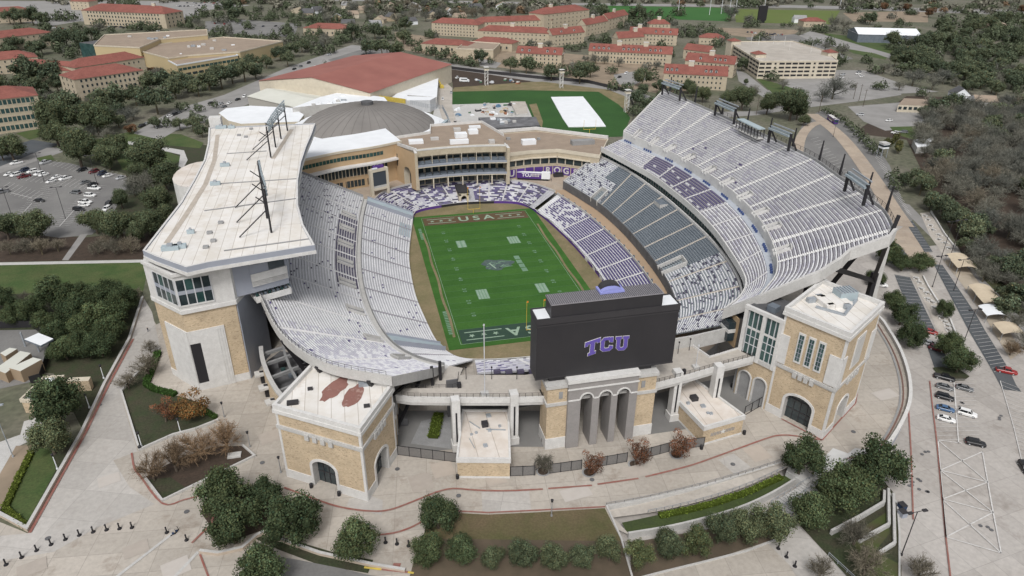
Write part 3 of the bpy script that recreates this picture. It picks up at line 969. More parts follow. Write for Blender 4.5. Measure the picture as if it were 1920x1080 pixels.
sheet('concourse_walk',[(p.x,p.y)for p in cc[len(cc)//2-6:]]+[(34,-74),(44,-75),(52,-50),(55,-10),(54,35),(48,62)],6.24,mat('tan_walk',(.43,.31,.21),(.38,.28,.19),.1,bigamt=.1))
A=[(45.5,64,9.6),(49.4,47,9.6),(52.6,30,9.6),(53.9,8,9.6),(53.6,-10,9.6),(52.2,-31,9.6),(50,-47,9.6),(46.5,-60,9.6),(42,-70,9.6),(36,-78,9.6)]
B=[(67,78,17),(71,60,17.2),(73,47,17.2),(74.5,16,17.2),(74,-8,17.2),(72.6,-30,17.2),(69.5,-51,17.2),(64,-68,17),(57,-78,17),(47,-87,17)]
def pk(k,t,N):
 if t<.19 and not(k>12 and t>.12):
  return BENCHW if rnd(k,t,130,3)<.6 else(BENCHL if rnd(k,t,130,4)<.6 else PURPLEDK)
 if t<.70:return SLATE
 return BENCHW if rnd(k,t,110,5)<.62 else(BENCHL if rnd(k,t,110,6)<.6 else PURPLEDK)
def skipC(t,f):
 return(.155<t<.185 and f<.3)or(.665<t<.70 and f<.4)
club,PC,MC=stand('club_stand','club stand of slate blue seats with white end blocks on the right side',A,B,22,pk,STEPS,[.2,.28,.37,.45,.54,.62,.74,.84,.92],AISLEC,cell=.95,skip=skipC)
fascia(club,[PC(i,0)for i in range(0,MC+1,2)],3.9,.35,CONCD,'front_wall',-3.2)
for t0,t1,f in((.155,.187,.32),(.665,.70,.42)):
 b=MB();i0,i1=int(t0*MC),int(t1*MC)
 for i in(i0,i1):
  a,c=PC(i,-.02),PC(i,f)
  b.bar(a+Vector((0,0,.2)),c+Vector((0,0,.2)),.5,CONC,2.4)
 b.bar(PC(i0,f)+Vector((0,0,.2)),PC(i1,f)+Vector((0,0,.2)),.5,CONC,2.4)
 b.face([tuple(PC(i0,0)+Vector((0,0,.15))),tuple(PC(i1,0)+Vector((0,0,.15))),tuple(PC(i1,f)+Vector((0,0,-2.2))),tuple(PC(i0,f)+Vector((0,0,-2.2)))],CONCD)
 b.build('stair_well',club)
b=MB()
i=int(.40*MC);p=PC(i,.86)
b.box(p.x-2,p.y-3,p.z-.5,p.x+1.5,p.y+3,p.z+1.2,CONC,top=SLATE);b.build('camera_platform',club)
fascia(club,[PC(0,f)for f in(0,.33,.66,1)],1.4,.3,CONC,'end_wall',-.5)
sb=thing('suite_level','dark glazed suite level between club seats and upper deck','suite level',(70,0,17))
i1=int(MC*.97)
cl=[PC(i,1)for i in range(0,i1,2)]
def off(pts,d):
 out=[]
 for i,p in enumerate(pts):
  a=pts[max(0,i-1)];c=pts[min(len(pts)-1,i+1)]
  t=Vector((c.x-a.x,c.y-a.y)).normalized()
  out.append(Vector((p.x-t.y*d,p.y+t.x*d,p.z)))
 return out
cl_o=off(cl,1.4)
fascia(sb,off(cl,.3),2.0,.5,WHITE,'lower_parapet',-.9)
b=MB();b.wall([(p.x,p.y)for p in off(cl,2.2)],17.2,4.0,.2,GLASSG)
b.build('glazing',sb)
b=MB()
pl=resample([Vector((p.x,p.y,18))for p in off(cl,1.9)],70)
for p in pl:b.bar(p,p+Vector((0,0,3.3)),.22,CONCG)
b.build('mullion',sb)
b=MB()
w=off(cl,2.0)
for i in range(len(w)-1):
 b.face([(cl[i].x,cl[i].y,17.3),(cl[i+1].x,cl[i+1].y,17.3),(w[i+1].x,w[i+1].y,17.3),(w[i].x,w[i].y,17.3)],CONCG)
b.build('terrace_floor',sb)
Fi=[(67.4,74,22),(71.5,51,22),(75,29,22),(75.4,8,22),(75,-10,22),(73.3,-28,22),(70.2,-45,22),(64,-69,22),(57,-80,22),(46.5,-88,22)]
Fo=[(76.2,73,26),(80.5,54,26),(85,34,26),(86.6,8,26),(86,-12,26),(83.6,-30,26),(79,-48,26),(71.8,-67,26),(64,-80.5,26),(52,-92,26)]
def pk(k,t,N):
 if.185<t<.515:return PURPLEM if rnd(k,t,90,12)<(.96 if k>1 else.6)else BENCHW
 n=noise2(k,t,1.1,50)
 return BENCHL if n>.1 and rnd(k,t,120,9)<.5 else BENCHW
upF,PF,MF=stand('front_tier_stand','narrow front tier of the upper deck with purple blocks, right side',Fi,Fo,9,pk,STEP,[.09,.18,.27,.35,.435,.52,.6,.69,.78,.87],MATS['aisle_step_concrete'],cell=1.1)
fascia(upF,[PF(i,0)for i in range(0,MF+1,2)],2.5,.4,WHITE,'front_fascia',-1.5)
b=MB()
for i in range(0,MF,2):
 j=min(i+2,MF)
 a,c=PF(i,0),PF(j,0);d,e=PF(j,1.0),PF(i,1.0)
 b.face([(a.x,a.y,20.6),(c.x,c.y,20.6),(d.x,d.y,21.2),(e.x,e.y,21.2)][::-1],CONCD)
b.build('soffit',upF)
Wi=[(p[0],p[1],26)for p in Fo]
Wo=[(78.6,74.5,26),(83,55,26),(87.6,34.5,26),(89.2,8,26),(88.6,-13,26),(86,-31.5,26),(81.3,-50,26),(73.8,-68.6,26),(65.6,-82.3,26),(53.2,-94,26)]
WM=mat('pale_blue_walkway',(.47,.5,.54),(.42,.45,.5),.4,bigamt=.1)
wi,wo=catmull(Wi,6),catmull(Wo,6)
b=MB()
for i in range(len(wi)-1):
 b.face([tuple(wi[i]),tuple(wi[i+1]),tuple(wo[i+1]),tuple(wo[i])],WM)
b.build('walkway_deck',upF)
b=MB()
pp=resample([(p+q)/2 for p,q in zip(wi,wo)],110)
DOT=mat('navy_dot',(.05,.08,.2),bigamt=0)
for i,p in enumerate(pp):
 if(i%10)in(2,3,4,5):b.cyl(p+Vector((0,0,.01)),p+Vector((0,0,.9)),.45,.4,DOT,8)
b.build('cafe_table',upF)
Bi=[(x,y,29.3)for x,y,z in Wo]
Bo=[(104.5,89,45.3),(106.6,59,45.3),(108.6,23,45.3),(109.6,-4,45.3),(109.9,-28,45.3),(106.8,-46,45.3),(101.8,-71,45.3),(97.5,-84,45.3),(84,-104,45.3),(66,-117,45.3)]
CUT=[(98,-92),(89.5,-94.5),(80.5,-91.2),(77,-93),(69,-95.5),(52,-94.3),(46,-89)]
CUT=[(120,-99)]+CUT
def clipR(x,y):
 for(xa,ya),(xb,yb)in zip(CUT,CUT[1:]):
  if xb<=x<=xa:
   t=(x-xa)/(xb-xa)
   return y>ya+(yb-ya)*t
 return True
PORTR=[.055,.14,.225,.31,.395,.475,.555,.64,.72,.80]
def pk(k,t,N):
 n=noise2(k,t,.7,55)
 u=rnd(k,t,90,10)
 if k<12 and n>.05 and u<.55:return BENCHL
 if u<.07:return BENCHL
 if u<.085 and k<12:return PURPLE
 return BENCHW
def skipR(t,f):
 return any(abs(t-q)<.013 and f<.155 for q in PORTR)
upR,PB,MB_=stand('upper_deck','huge white benched upper deck on the right side of the stadium',Bi,Bo,26,pk,STEP,[.1,.182,.268,.353,.435,.515,.6,.68,.76,.84],mat('bright_aisle_step',(.8,.79,.77),bigamt=.05),cell=.9,aw=2,clip=clipR,skip=skipR,bh=.5,bench=(.42,.76))
fascia(upR,[PB(i,0)for i in range(0,MB_+1,2)if clipR(PB(i,0).x,PB(i,0).y)],3.9,.35,WHITE,'portal_wall',-3.3)
for q in PORTR:
 i=int(q*MB_);b=MB()
 a0,a1=PB(i-1,-.01),PB(i+2,-.01);c0,c1=PB(i-1,.15),PB(i+2,.15)
 zt=a0.z+1.0
 for a,c in((a0,c0),(a1,c1)):
  b.bar((a.x,a.y,a.z-.6),(c.x,c.y,c.z-.4),.4,WHITE,2.4)
 b.bar((c0.x,c0.y,c0.z-.2),(c1.x,c1.y,c1.z-.2),.45,CONC,2.0)
 b.face([(a0.x,a0.y,26.1),(a1.x,a1.y,26.1),(c1.x,c1.y,c1.z+.6),(c0.x,c0.y,c0.z+.6)],CONCG)
 m0=(c0+c1)/2
 o=b.build('portal',upR)
topc=[PB(i,1)for i in range(0,MB_+1)if clipR(PB(i,1).x,PB(i,1).y)]
fascia(upR,topc,1.6,.3,CONCG,'top_parapet',-.8)
railing('top_railing',[p+Vector((.3,0,.8))for p in topc[::2]],1.5,BLACK,parent=upR,step=3,mesh_lines=3,w=.08)
fascia(upR,[PB(0,f)for f in(0,.25,.5,.75,1)],1.9,.35,WHITE,'far_end_wall',-.9)
def zcut(x,y):
 best=None
 for i in range(int(MB_*.7),MB_+1,2):
  for f in np.linspace(0,1,30):
   p=PB(i,f);d=(p.x-x)**2+(p.y-y)**2
   if best is None or d<best[0]:best=(d,p.z)
 return best[1]
t0=topc[-1]
cutpts=[(t0.x,t0.y-.5,t0.z)]
for x,y in((89.5,-94.5),(80.5,-91.2),(77,-93),(69,-95.5),(60,-95),(52,-94.3)):
 if x<t0.x:cutpts.append((x,y-.7,zcut(x,y)))
cutpts.append((46.3,-88.6,22.5))
fascia(upR,cutpts,3.4,.9,CONC,'end_fascia',-2.3)
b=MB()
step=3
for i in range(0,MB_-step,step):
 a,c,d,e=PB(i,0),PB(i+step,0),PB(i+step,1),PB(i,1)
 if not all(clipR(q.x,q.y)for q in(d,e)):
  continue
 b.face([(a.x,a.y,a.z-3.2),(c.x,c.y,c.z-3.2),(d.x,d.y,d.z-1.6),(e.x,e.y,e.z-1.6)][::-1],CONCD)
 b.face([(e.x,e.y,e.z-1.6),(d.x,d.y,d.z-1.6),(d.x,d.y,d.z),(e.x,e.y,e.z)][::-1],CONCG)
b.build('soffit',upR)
def rear(i):
 p=PB(i,1);q=PB(i,.9);d=Vector((p.x-q.x,p.y-q.y)).normalized();return p,d
finT=[.335,.37,.475,.555,.645,.735]
for t in(.02,.12,.21,.29,.37,.45,.53,.61,.69,.765):
 i=int(t*MB_);p,d=rear(i)
 if not clipR(p.x,p.y):continue
 b=MB()
 b.cyl((p.x+d.x*1.2,p.y+d.y*1.2,p.z-5),(p.x+d.x*1.6,p.y+d.y*1.6,p.z+7.5),.7,.25,BLACK,6)
 k=Vector((p.x+d.x*1.2,p.y+d.y*1.2,p.z-4.5))
 e=Vector((p.x-d.x*10,p.y-d.y*10,14))
 b.bar(k,e,1.1,BLACK,1.3)
 b.bar(e,(p.x-d.x*20,p.y-d.y*20,26),1.0,BLACK,1.2)
 b.bar(e,(p.x-d.x*9.5,p.y-d.y*9.5,0),1.2,BLACK,1.3)
 b.build('support_fin',upR)
def fr(p,q):
 return(p[0],p[1],atan2(q[1]-p[1],q[0]-p[0]))
def length(p,q):
 return hypot(q[0]-p[0],q[1]-p[1])
def arch_face(b,x0,x1,z0,z1,arches,m,depth=1.5,reveal=None,back=None,trim=None,tw=.55,n=10,flat=1.0):
 """front face in the local frame (outward = -y) with round-headed openings (xa, xb, spring z, foot z)"""
 xs=x0
 for xa,xb,zs,zf in arches:
  if xa>xs:b.face([(xs,0,z0),(xa,0,z0),(xa,0,z1),(xs,0,z1)],m)
  xc,r=(xa+xb)/2,(xb-xa)/2
  cv=[(xc-r*cos(pi*j/n),zs+r*flat*sin(pi*j/n))for j in range(n+1)]
  if zf>z0:b.face([(xa,0,z0),(xb,0,z0),(xb,0,zf),(xa,0,zf)],m)
  for(ax,az),(cx,cz)in zip(cv,cv[1:]):
   b.face([(ax,0,az),(cx,0,cz),(cx,0,z1),(ax,0,z1)],m)
  rv=reveal or m
  out=[(xa,zf)]+cv+[(xb,zf)]
  for(ax,az),(cx,cz)in zip(out,out[1:]):
   b.face([(ax,0,az),(ax,depth,az),(cx,depth,cz),(cx,0,cz)],rv)
  if back:
   b.face([(xa,depth,zf),(xb,depth,zf)]+[(a,depth,c)for a,c in reversed(cv)],back)
  if trim:
   o2=[(xa-tw,zf)]+[(xc-(r+tw)*cos(pi*j/n),zs+(r*flat+tw)*sin(pi*j/n))for j in range(n+1)]+[(xb+tw,zf)]
   for k in range(len(out)-1):
    a,c,d,e=out[k],out[k+1],o2[k+1],o2[k]
    b.face([(a[0],-.12,a[1]),(c[0],-.12,c[1]),(d[0],-.12,d[1]),(e[0],-.12,e[1])],trim)
    b.face([(e[0],-.12,e[1]),(d[0],-.12,d[1]),(d[0],0,d[1]),(e[0],0,e[1])],trim)
  xs=xb
 if xs<x1:b.face([(xs,0,z0),(x1,0,z0),(x1,0,z1),(xs,0,z1)],m)
def gatehouse(name,label,F,L,R,ztop,zband,archL,archR,roof_m,extra=None):
 """square brick gate building: front corner F, left corner L, right corner R"""
 Bk=(L[0]+R[0]-F[0],L[1]+R[1]-F[1])
 cx,cy=(L[0]+R[0])/2,(L[1]+R[1])/2
 t=thing(name,label,'gate building',(cx,cy,0))
 b=MB()
 for(p,q,ar)in((L,F,archL),(F,R,archR),(R,Bk,[]),(Bk,L,[])):
  w=MB(fr(p,q));W=length(p,q)
  arch_face(w,0,W,0,ztop-1.2,ar,BRICK,2.0,CONC,None)
  b.v,b.f,b.m,b.mats=merge(b,w)
 b.build('brick_wall',t)
 for(p,q,ar)in((L,F,archL),(F,R,archR),(R,Bk,[]),(Bk,L,[])):
  W=length(p,q);f=fr(p,q)
  w=MB(f)
  for(xa,xb,zs,zf)in ar:
   arch_trim(w,xa,xb,zs,zf,WHITE)
  segs=[]
  xs=0
  for(xa,xb,zs,zf)in ar:
   segs.append((xs,xa-.55));xs=xb+.55
  segs.append((xs,W))
  for a,c in segs:w.box(a,-.16,0,c,.0,2.6,WHITE)
  w.build('stone_base',t)
  w=MB(f)
  w.box(-.35,-.35,zband,W+.0,0,zband+.9,CONC);w.box(-.2,-.2,zband-.35,W,0,zband,CONC)
  for j in range(4):
   xx=W*.5+(j-1.5)*W*.095
   w.box(xx-.55,-.6,zband-1.2,xx+.55,0,zband+.5,CONC)
  w.build('string_course',t)
  for(xa,xb,zs,zf)in ar:
   g=MB(f);r=(xb-xa)/2
   g.box(xa,1.8,0,xb,1.95,zs+r*.62,GLASS)
   for j in range(1,4):g.box(xa+(xb-xa)*j/4-.08,1.68,0,xa+(xb-xa)*j/4+.08,1.8,zs+r*.6,DKGREY)
   g.box(xa,1.66,3.2,xb,1.8,3.45,DKGREY);g.box(xa,1.66,zs-.1,xb,1.8,zs+.15,DKGREY)
   g.build('gate_screen',t)
 w=MB()
 pl=[Vector(p)for p in(L,F,R,Bk)]
 w.wall(pl,ztop-2.2,1.0,1.1,WHITE,closed=True)
 w.wall(pl,ztop-1.2,1.3,.8,WHITE,closed=True)
 w.build('cornice',t)
 ins=[(cx+(p[0]-cx)*.985,cy+(p[1]-cy)*.985)for p in(L,F,R,Bk)]
 w=MB();w.face([(*p,ztop-1.0)for p in ccw(ins)],roof_m);w.build('roof_deck',t)
 for p,q in((L,F),(F,R)):
  w=MB(fr(p,q));W=length(p,q)
  w.box(-.06,-.1,2.6,.55,.02,ztop-2.2,WHITE);w.box(W-.55,-.1,2.6,W+.06,.02,ztop-2.2,WHITE)
  w.build('corner_quoin',t)
 return t,Bk
def merge(b,w):
 i=len(b.v)
 mp=[b.mi(m)for m in w.mats]
 return b.v+w.v,b.f+[[k+i for k in f]for f in w.f],b.m+[mp[k]for k in w.m],b.mats
def arch_trim(w,xa,xb,zs,zf,m,tw=.7,n=12,flat=.62):
 xc,r=(xa+xb)/2,(xb-xa)/2
 i_=[(xa,zf)]+[(xc-r*cos(pi*j/n),zs+r*flat*sin(pi*j/n))for j in range(n+1)]+[(xb,zf)]
 o_=[(xa-tw,zf)]+[(xc-(r+tw)*cos(pi*j/n),zs+(r*flat+tw)*sin(pi*j/n))for j in range(n+1)]+[(xb+tw,zf)]
 for k in range(len(i_)-1):
  a,c,d,e=i_[k],i_[k+1],o_[k+1],o_[k]
  w.face([(a[0],-.2,a[1]),(c[0],-.2,c[1]),(d[0],-.2,d[1]),(e[0],-.2,e[1])],m)
  w.face([(e[0],-.2,e[1]),(d[0],-.2,d[1]),(d[0],0,d[1]),(e[0],0,e[1])],m)
  w.face([(c[0],-.2,c[1]),(a[0],-.2,a[1]),(a[0],0,a[1]),(c[0],0,c[1])],m)
_af=arch_face
def arch_face(b,*a,**k):
 k.setdefault('flat',.62)
 return _af(b,*a,**k)
F,L,R=(-56.9,-117.5),(-75.7,-104.7),(-48.8,-102.6)
g1,Bk1=gatehouse('gatehouse','square tan brick gatehouse with red-stained white flat roof, left of the deck',F,L,R,21.8,15.2,[(8.2,14.6,6.2,0)],[(5.2,11.6,6.2,0)],ROOFW)
cx,cy=(L[0]+R[0])/2,(L[1]+R[1])/2
b=MB()
def blob(cx_,cy_,rx,ry,a,z,m,sd):
 r_=random.Random(sd);n=22
 pts=[]
 for j in range(n):
  t=2*pi*j/n;k=1+r_.uniform(-.14,.14)
  x,y=rx*k*cos(t),ry*k*sin(t)
  pts.append((cx_+x*cos(a)-y*sin(a),cy_+x*sin(a)+y*cos(a),z))
 for j in range(n):
  b.face([(cx_,cy_,z),pts[j],pts[(j+1)%n]],m)
c1=at(628,728,20.8);c2=at(663,741,20.8)
blob(c1.x,c1.y,5.4,2.2,1.0,20.83,RUST,1);blob(c2.x,c2.y,4.9,2.0,1.15,20.835,RUST,2)
b.build('roof_stain',g1)
b=MB()
for(u,v,s)in((549,757,1.3),(582,731,.6),(688,763,.7)):
 p=at(u,v,20.8);b.box(p.x-s,p.y-s*.5,20.8,p.x+s,p.y+s*.5,21.5,DKGREY)
p=at(682,722,20.8);b.box(p.x-1.2,p.y-.8,20.8,p.x+1.2,p.y+.8,21.6,STEEL)
b.build('roof_unit',g1)
F,L,R=(61.1,-121.2),(53.2,-106.4),(79.5,-109.5)
g2,Bk2=gatehouse('gate_tower','tall tan brick gate tower with three slit windows at the right end',F,L,R,33.0,15.4,[(4.9,12.6,6.6,0)],[(6.4,13.2,6.4,0)],ROOFW)
W=length(L,F)
for j in range(3):
 xx=W*.5+(j-1)*2.75
 w=MB(fr(L,F));w.box(xx-.95,-.22,18.6,xx+.95,0,27.6,WHITE)
 o=w.build('slit_window',g2)
 w=MB(fr(L,F));w.box(xx-.6,-.27,19.2,xx+.6,-.2,27.0,GLASSG)
 for k in range(5):w.box(xx-.6,-.3,20.3+k*1.35,xx+.6,-.25,20.45+k*1.35,GREYWALL)
 w.box(xx-.06,-.3,19.2,xx+.06,-.25,27.0,GREYWALL)
 w.build('pane',o)
w=MB(fr(L,F));w.box(.0,-.3,16.6,2.6,.02,25.2,WHITE);w.box(W-3.3,-.3,16.6,W+.3,.02,25.2,WHITE);w.build('corner_panel',g2)
W2=length(F,R);w=MB(fr(F,R));w.box(-.3,-.3,16.6,2.4,.02,25.2,WHITE);w.box(W2-3,-.3,16.6,W2+.3,.02,25.2,WHITE);w.build('corner_panel',g2)
w=MB(fr(F,R));w.box(7.4,-.2,18.6,13.4,0,28,WHITE);w.box(7.9,-.26,19.2,12.9,-.18,27.4,CONC);w.build('blind_window',g2)
cx,cy=(L[0]+R[0])/2,(L[1]+R[1])/2
b=MB();p=at(1583,556,32.6);b.box(p.x-2.6,p.y-1.8,32,p.x+2.6,p.y+1.8,34.6,SLATEP)
for k in range(6):b.box(p.x-2.5+k*.9,p.y-1.85,34.6,p.x-2.2+k*.9,p.y+1.85,34.9,STEEL)
b.build('rooftop_chiller',g2)
b=MB()
p=at(1562,568,32);b.box(p.x-4,p.y-3,32,p.x+3.5,p.y+3,33.2,ROOFW)
for(u,v,s)in((1535,560,.9),(1541,562,.7),(1556,577,.8),(1600,560,.9),(1587,578,.9),(1520,566,1.1)):
 p=at(u,v,32);b.box(p.x-s,p.y-s*.6,32,p.x+s,p.y+s*.6,33.2,STEEL)
for u0,v0,u1,v1 in((1530,575,1583,590),(1583,590,1606,562)):
 b.bar(at(u0,v0,32.3),at(u1,v1,32.3),.7,STEEL,.5)
b.build('roof_unit',g2)
sbd=thing('scoreboard','huge charcoal scoreboard seen from behind with purple TCU letters','scoreboard',(3.7,-106,21.3))
b=MB();b.box(-14.3,-108,21.4,21.8,-102.6,36.9,BOARD);b.box(-14.45,-108.15,36.9,21.95,-102.4,38,DKGREY)
for z in(21.35,36.2):b.box(-14.4,-108.1,z,21.9,-107.98,z+.45,DKGREY)
for x in(-14.3,-14.3):pass
b.build('screen_back',sbd)
b=MB();b.box(-14.1,-107.8,38,-10.9,-102.7,38.25,SNOW);b.box(17.3,-107.8,38,21.6,-102.7,38.25,SNOW)
b.wall([(-14.3,-108),(21.8,-108),(21.8,-102.5),(-14.3,-102.5)],38,.5,.3,DKGREY,closed=True);b.build('parapet_deck',sbd)
b=MB();b.box(-10.8,-107.7,38.0,17.2,-102.9,41.7,BOARD);b.build('upper_cabinet',sbd)
b=MB()
CORR=mat('corrugated_grey_roof',(.26,.25,.27),bigamt=.1,rough=.5)
b.box(-10.9,-107.9,41.7,17.3,-102.7,41.95,CORR)
for k in range(56):b.box(-10.8+k*.5,-107.85,41.95,-10.62+k*.5,-102.75,42.1,mat('roof_rib_shadow',(.13,.125,.135),bigamt=0))
b.build('cabinet_roof',sbd)
hp=MB();cxh=4.9
n=12
for j in range(n):
 a0,a1=pi*j/n,pi*(j+1)/n
 for y0,y1,rx,rz,z0,m_ in((-105.6,-104.4,3.1,1.7,42.1,mat('lavender_crest',(.28,.3,.62),bigamt=0)),(-104.4,-102.4,2.8,2.1,42.5,DKGREY)):
  p=lambda a,y:(cxh-rx*.92*cos(a),y,z0+rz*.8*sin(a))
  hp.face([p(a0,y0),p(a1,y0),p(a1,y1),p(a0,y1)],m_)
  hp.face([(cxh,y0,z0),p(a1,y0),p(a0,y0)][::-1],m_);hp.face([(cxh,y1,z0),p(a0,y1),p(a1,y1)],m_)
hp.box(cxh-3.1,-105.7,42.1,cxh+3.1,-102.3,42.6,mat('lavender_crest',(.28,.3,.62)))
hp.build('crest',sbd)
b=MB();b.box(-10.6,-107.2,19.9,-6.2,-103.2,21.4,DKGREY);b.box(12.4,-107.2,19.9,16.6,-103.2,21.4,DKGREY);b.build('neck',sbd)
def letter(polys,x0,z0,s,name):
 def tr(p,k):return None
 for grow,y,m_ in((.20,-108.13,LINEW),(0,-108.2,mat('tcu_purple',(.085,.06,.3),bigamt=.05))):
  b=MB()
  for poly in polys:
   b.face([(x0+px_*s[0],y,z0+pz*s[1]+shear*px_)for px_,pz in grow_poly(poly,grow)],m_)
  b.build(name if grow else 'letter_face',sbd if grow else None)if False else built.append((b,grow,name))
built=[];shear=0
def grow_poly(poly,g):
 n=len(poly);out=[]
 ar=sum(poly[i][0]*poly[(i+1)%n][1]-poly[(i+1)%n][0]*poly[i][1]for i in range(n))
 sg=1 if ar>0 else-1
 for i in range(n):
  a,p,c=poly[i-1],poly[i],poly[(i+1)%n]
  d1=Vector((p[0]-a[0],p[1]-a[1])).normalized();d2=Vector((c[0]-p[0],c[1]-p[1])).normalized()
  n1=Vector((d1.y,-d1.x))*sg;n2=Vector((d2.y,-d2.x))*sg
  k=1+n1.dot(n2)
  o=(n1+n2)/max(.25,k)
  out.append((p[0]+o.x*g,p[1]+o.y*g))
 return out
LT=[(0,1),(1.02,1),(1.02,.70),(.83,.70),(.83,.80),(.655,.80),(.655,.17),(.77,.17),(.77,0),(.25,0),(.25,.17),(.365,.17),(.365,.80),(.19,.80),(.19,.70),(0,.70)]
LC=[(.22,0),(.74,0),(.96,.2),(.96,.38),(.68,.38),(.68,.27),(.6,.2),(.36,.2),(.28,.28),(.28,.72),(.36,.8),(.6,.8),(.68,.73),(.68,.64),(.96,.64),(.96,1),(.78,1),(.74,.95),(.7,1),(.22,1),(0,.8),(0,.2)]
LU=[(0,1),(.46,1),(.46,.82),(.37,.82),(.37,.28),(.43,.2),(.6,.2),(.66,.28),(.66,.82),(.57,.82),(.57,1),(1.03,1),(1.03,.82),(.94,.82),(.94,.2),(.74,0),(.29,0),(.09,.2),(.09,.82),(0,.82)]
from mathutils.geometry import tessellate_polygon
def put_letter(poly,f,name):
 lets=None
 for g,y,m_,nm in((.11/4.2,-108.14,LINEW,name),(0,-108.22,mat('tcu_purple',(.12,.085,.36),bigamt=.05),'letter_face')):
  q=grow_poly(poly,g)
  b=MB()
  tri=tessellate_polygon([[Vector((p[0],p[1],0))for p in q]])
  for t in tri:
   pts=[f(*q[k])for k in t]
   ar=(pts[1][0]-pts[0][0])*(pts[2][1]-pts[0][1])-(pts[2][0]-pts[0][0])*(pts[1][1]-pts[0][1])
   if ar<0:pts.reverse()
   b.face([(p[0],y,p[1])for p in pts],m_)
  for i in range(len(q)):
   a,c=f(*q[i]),f(*q[(i+1)%len(q)])
   b.face([(a[0],y,a[1]),(c[0],y,c[1]),(c[0],y+.09,c[1]),(a[0],y+.09,a[1])],m_)
  lets=b.build(nm,sbd if lets is None else lets)
H=4.15
put_letter(LT,lambda a,c:(-2.15+a*3.75+c*.1,26.45+c*H+a*.95),'letter_t')
put_letter(LC,lambda a,c:(1.95+a*3.3,27.3+c*3.95+.22*(1-(2*a-1)**2)),'letter_c')
put_letter(LU,lambda a,c:(5.75+a*3.35+.0*c,27.25+c*4.0-a*.15),'letter_u')
base=thing('arched_base','grey triple-arched base between two brick pillars carrying the scoreboard','monument base',(3,-107,0))
for x0,x1 in((-11.4,-6.2),(12.2,17.6)):
 b=MB();b.box(x0,-109,3.4,x1,-103,13.6,BRICK);b.box(x0+.05,-108.95,14.5,x1-.05,-103.05,18.9,BRICK);
 o=b.build('brick_pillar',base)
 b=MB();b.box(x0-.15,-109.2,0,x1+.15,-102.8,3.4,WHITE);b.build('stone_foot',o)
 b=MB();b.box(x0-.3,-109.3,13.6,x1+.3,-102.7,14.5,CONC);b.build('band',o)
 b=MB();b.box(x0-.4,-109.4,18.9,x1+.4,-102.6,19.9,CONC);b.build('cap',o)
 b=MB();xx=(x0+x1)/2+(.9 if x0<0 else-.9)
 b.box(xx-.5,-109.12,15.6,xx+.5,-109,17.6,CONCG);b.build('plaque',o)
X0,X1=-6.2,12.2
b=MB((X0,-109.9,0))
ops=[(3.3,6.4,15.2,0),(8.3,11.4,15.2,0),(13.1,16.2,15.2,0)]
_af(b,0,X1-X0,0,20.6,ops,ARCHW,5.5,ARCHW,None)
b.face([(0,0,20.6),(0,5.5,20.6),(0,5.5,0),(0,0,0)],ARCHW);b.face([(X1-X0,0,0),(X1-X0,5.5,0),(X1-X0,5.5,20.6),(X1-X0,0,20.6)],ARCHW)
b.face([(0,0,20.6),(X1-X0,0,20.6),(X1-X0,5.5,20.6),(0,5.5,20.6)],WHITE)
b.build('arched_wall',base)
b=MB((X0,-109.9,0))
for xa,xb,zs,zf in ops:
 arch_trim(b,xa,xb,zs,zs,WHITE,.35,flat=1.0)
for a,c in((0,2.95),(6.75,7.95),(11.75,12.75),(16.55,18.4)):b.box(a,-.2,14.95,c,0,15.3,WHITE)
b.box(-.2,-.25,18.3,18.6,0,18.65,WHITE);b.box(-.3,-.35,20.3,18.7,5.6,21.3,WHITE)
b.build('white_trim',base)
b=MB((X0,-109.9,0))
for xa,xb,zs,zf in ops:b.box(xa,1.6,14.0,xb,2.2,14.9,CONC);b.box(xa+.3,2.4,15,xb-.3,2.5,16.2,BLACK)
b.build('transom',base)
ZD=14.5
fl=[at(u,v,ZD).xy for u,v in((742,741),(770,745),(853,746),(963,746),(1022,744))]
frr=[at(u,v,ZD).xy for u,v in((1226,720),(1270,709),(1345,687),(1418,668))]
bkr=[at(u,v,ZD).xy for u,v in((1392,652),(1330,671),(1298,649),(1262,655))]
bkl=[at(u,v,ZD).xy for u,v in((985,703),(860,703),(857,727),(760,728))]
dk=thing('upper_deck_terrace','raised tan concrete terrace running behind the scoreboard between the gate buildings','terrace',(0,-98,0))
poly=fl+[(-11,-104),(17.6,-104)]+frr+bkr+bkl
b=MB();b.prism([tuple(p)for p in poly],ZD-2.4,ZD,CONC,DECK,bottom=True);b.build('deck_slab',dk)
for pts in(fl,frr):
 b=MB();b.wall(pts,ZD-1.5,1.7,.35,WHITE);b.build('edge_beam',dk)
 railing('guard_rail',[Vector((p[0],p[1],ZD+.2))for p in pts],1.15,BLACK,parent=dk,step=1.6,mesh_lines=3,w=.06)
railing('guard_rail',[Vector((p[0],p[1],ZD))for p in bkl[1:]],1.1,BLACK,parent=dk,step=1.6,mesh_lines=3,w=.06)
railing('guard_rail',[Vector((p[0],p[1],ZD))for p in bkr[:2]],1.1,BLACK,parent=dk,step=1.6,mesh_lines=3,w=.06)
b=MB();b.wall(bkr[:3],ZD,.6,.3,WHITE);b.build('edge_kerb',dk)
b=MB();b.box(-34,-90.5,0,40,-90,ZD-2.4,CONCD);b.build('back_wall',dk)
pierD=at(1349,683,16)
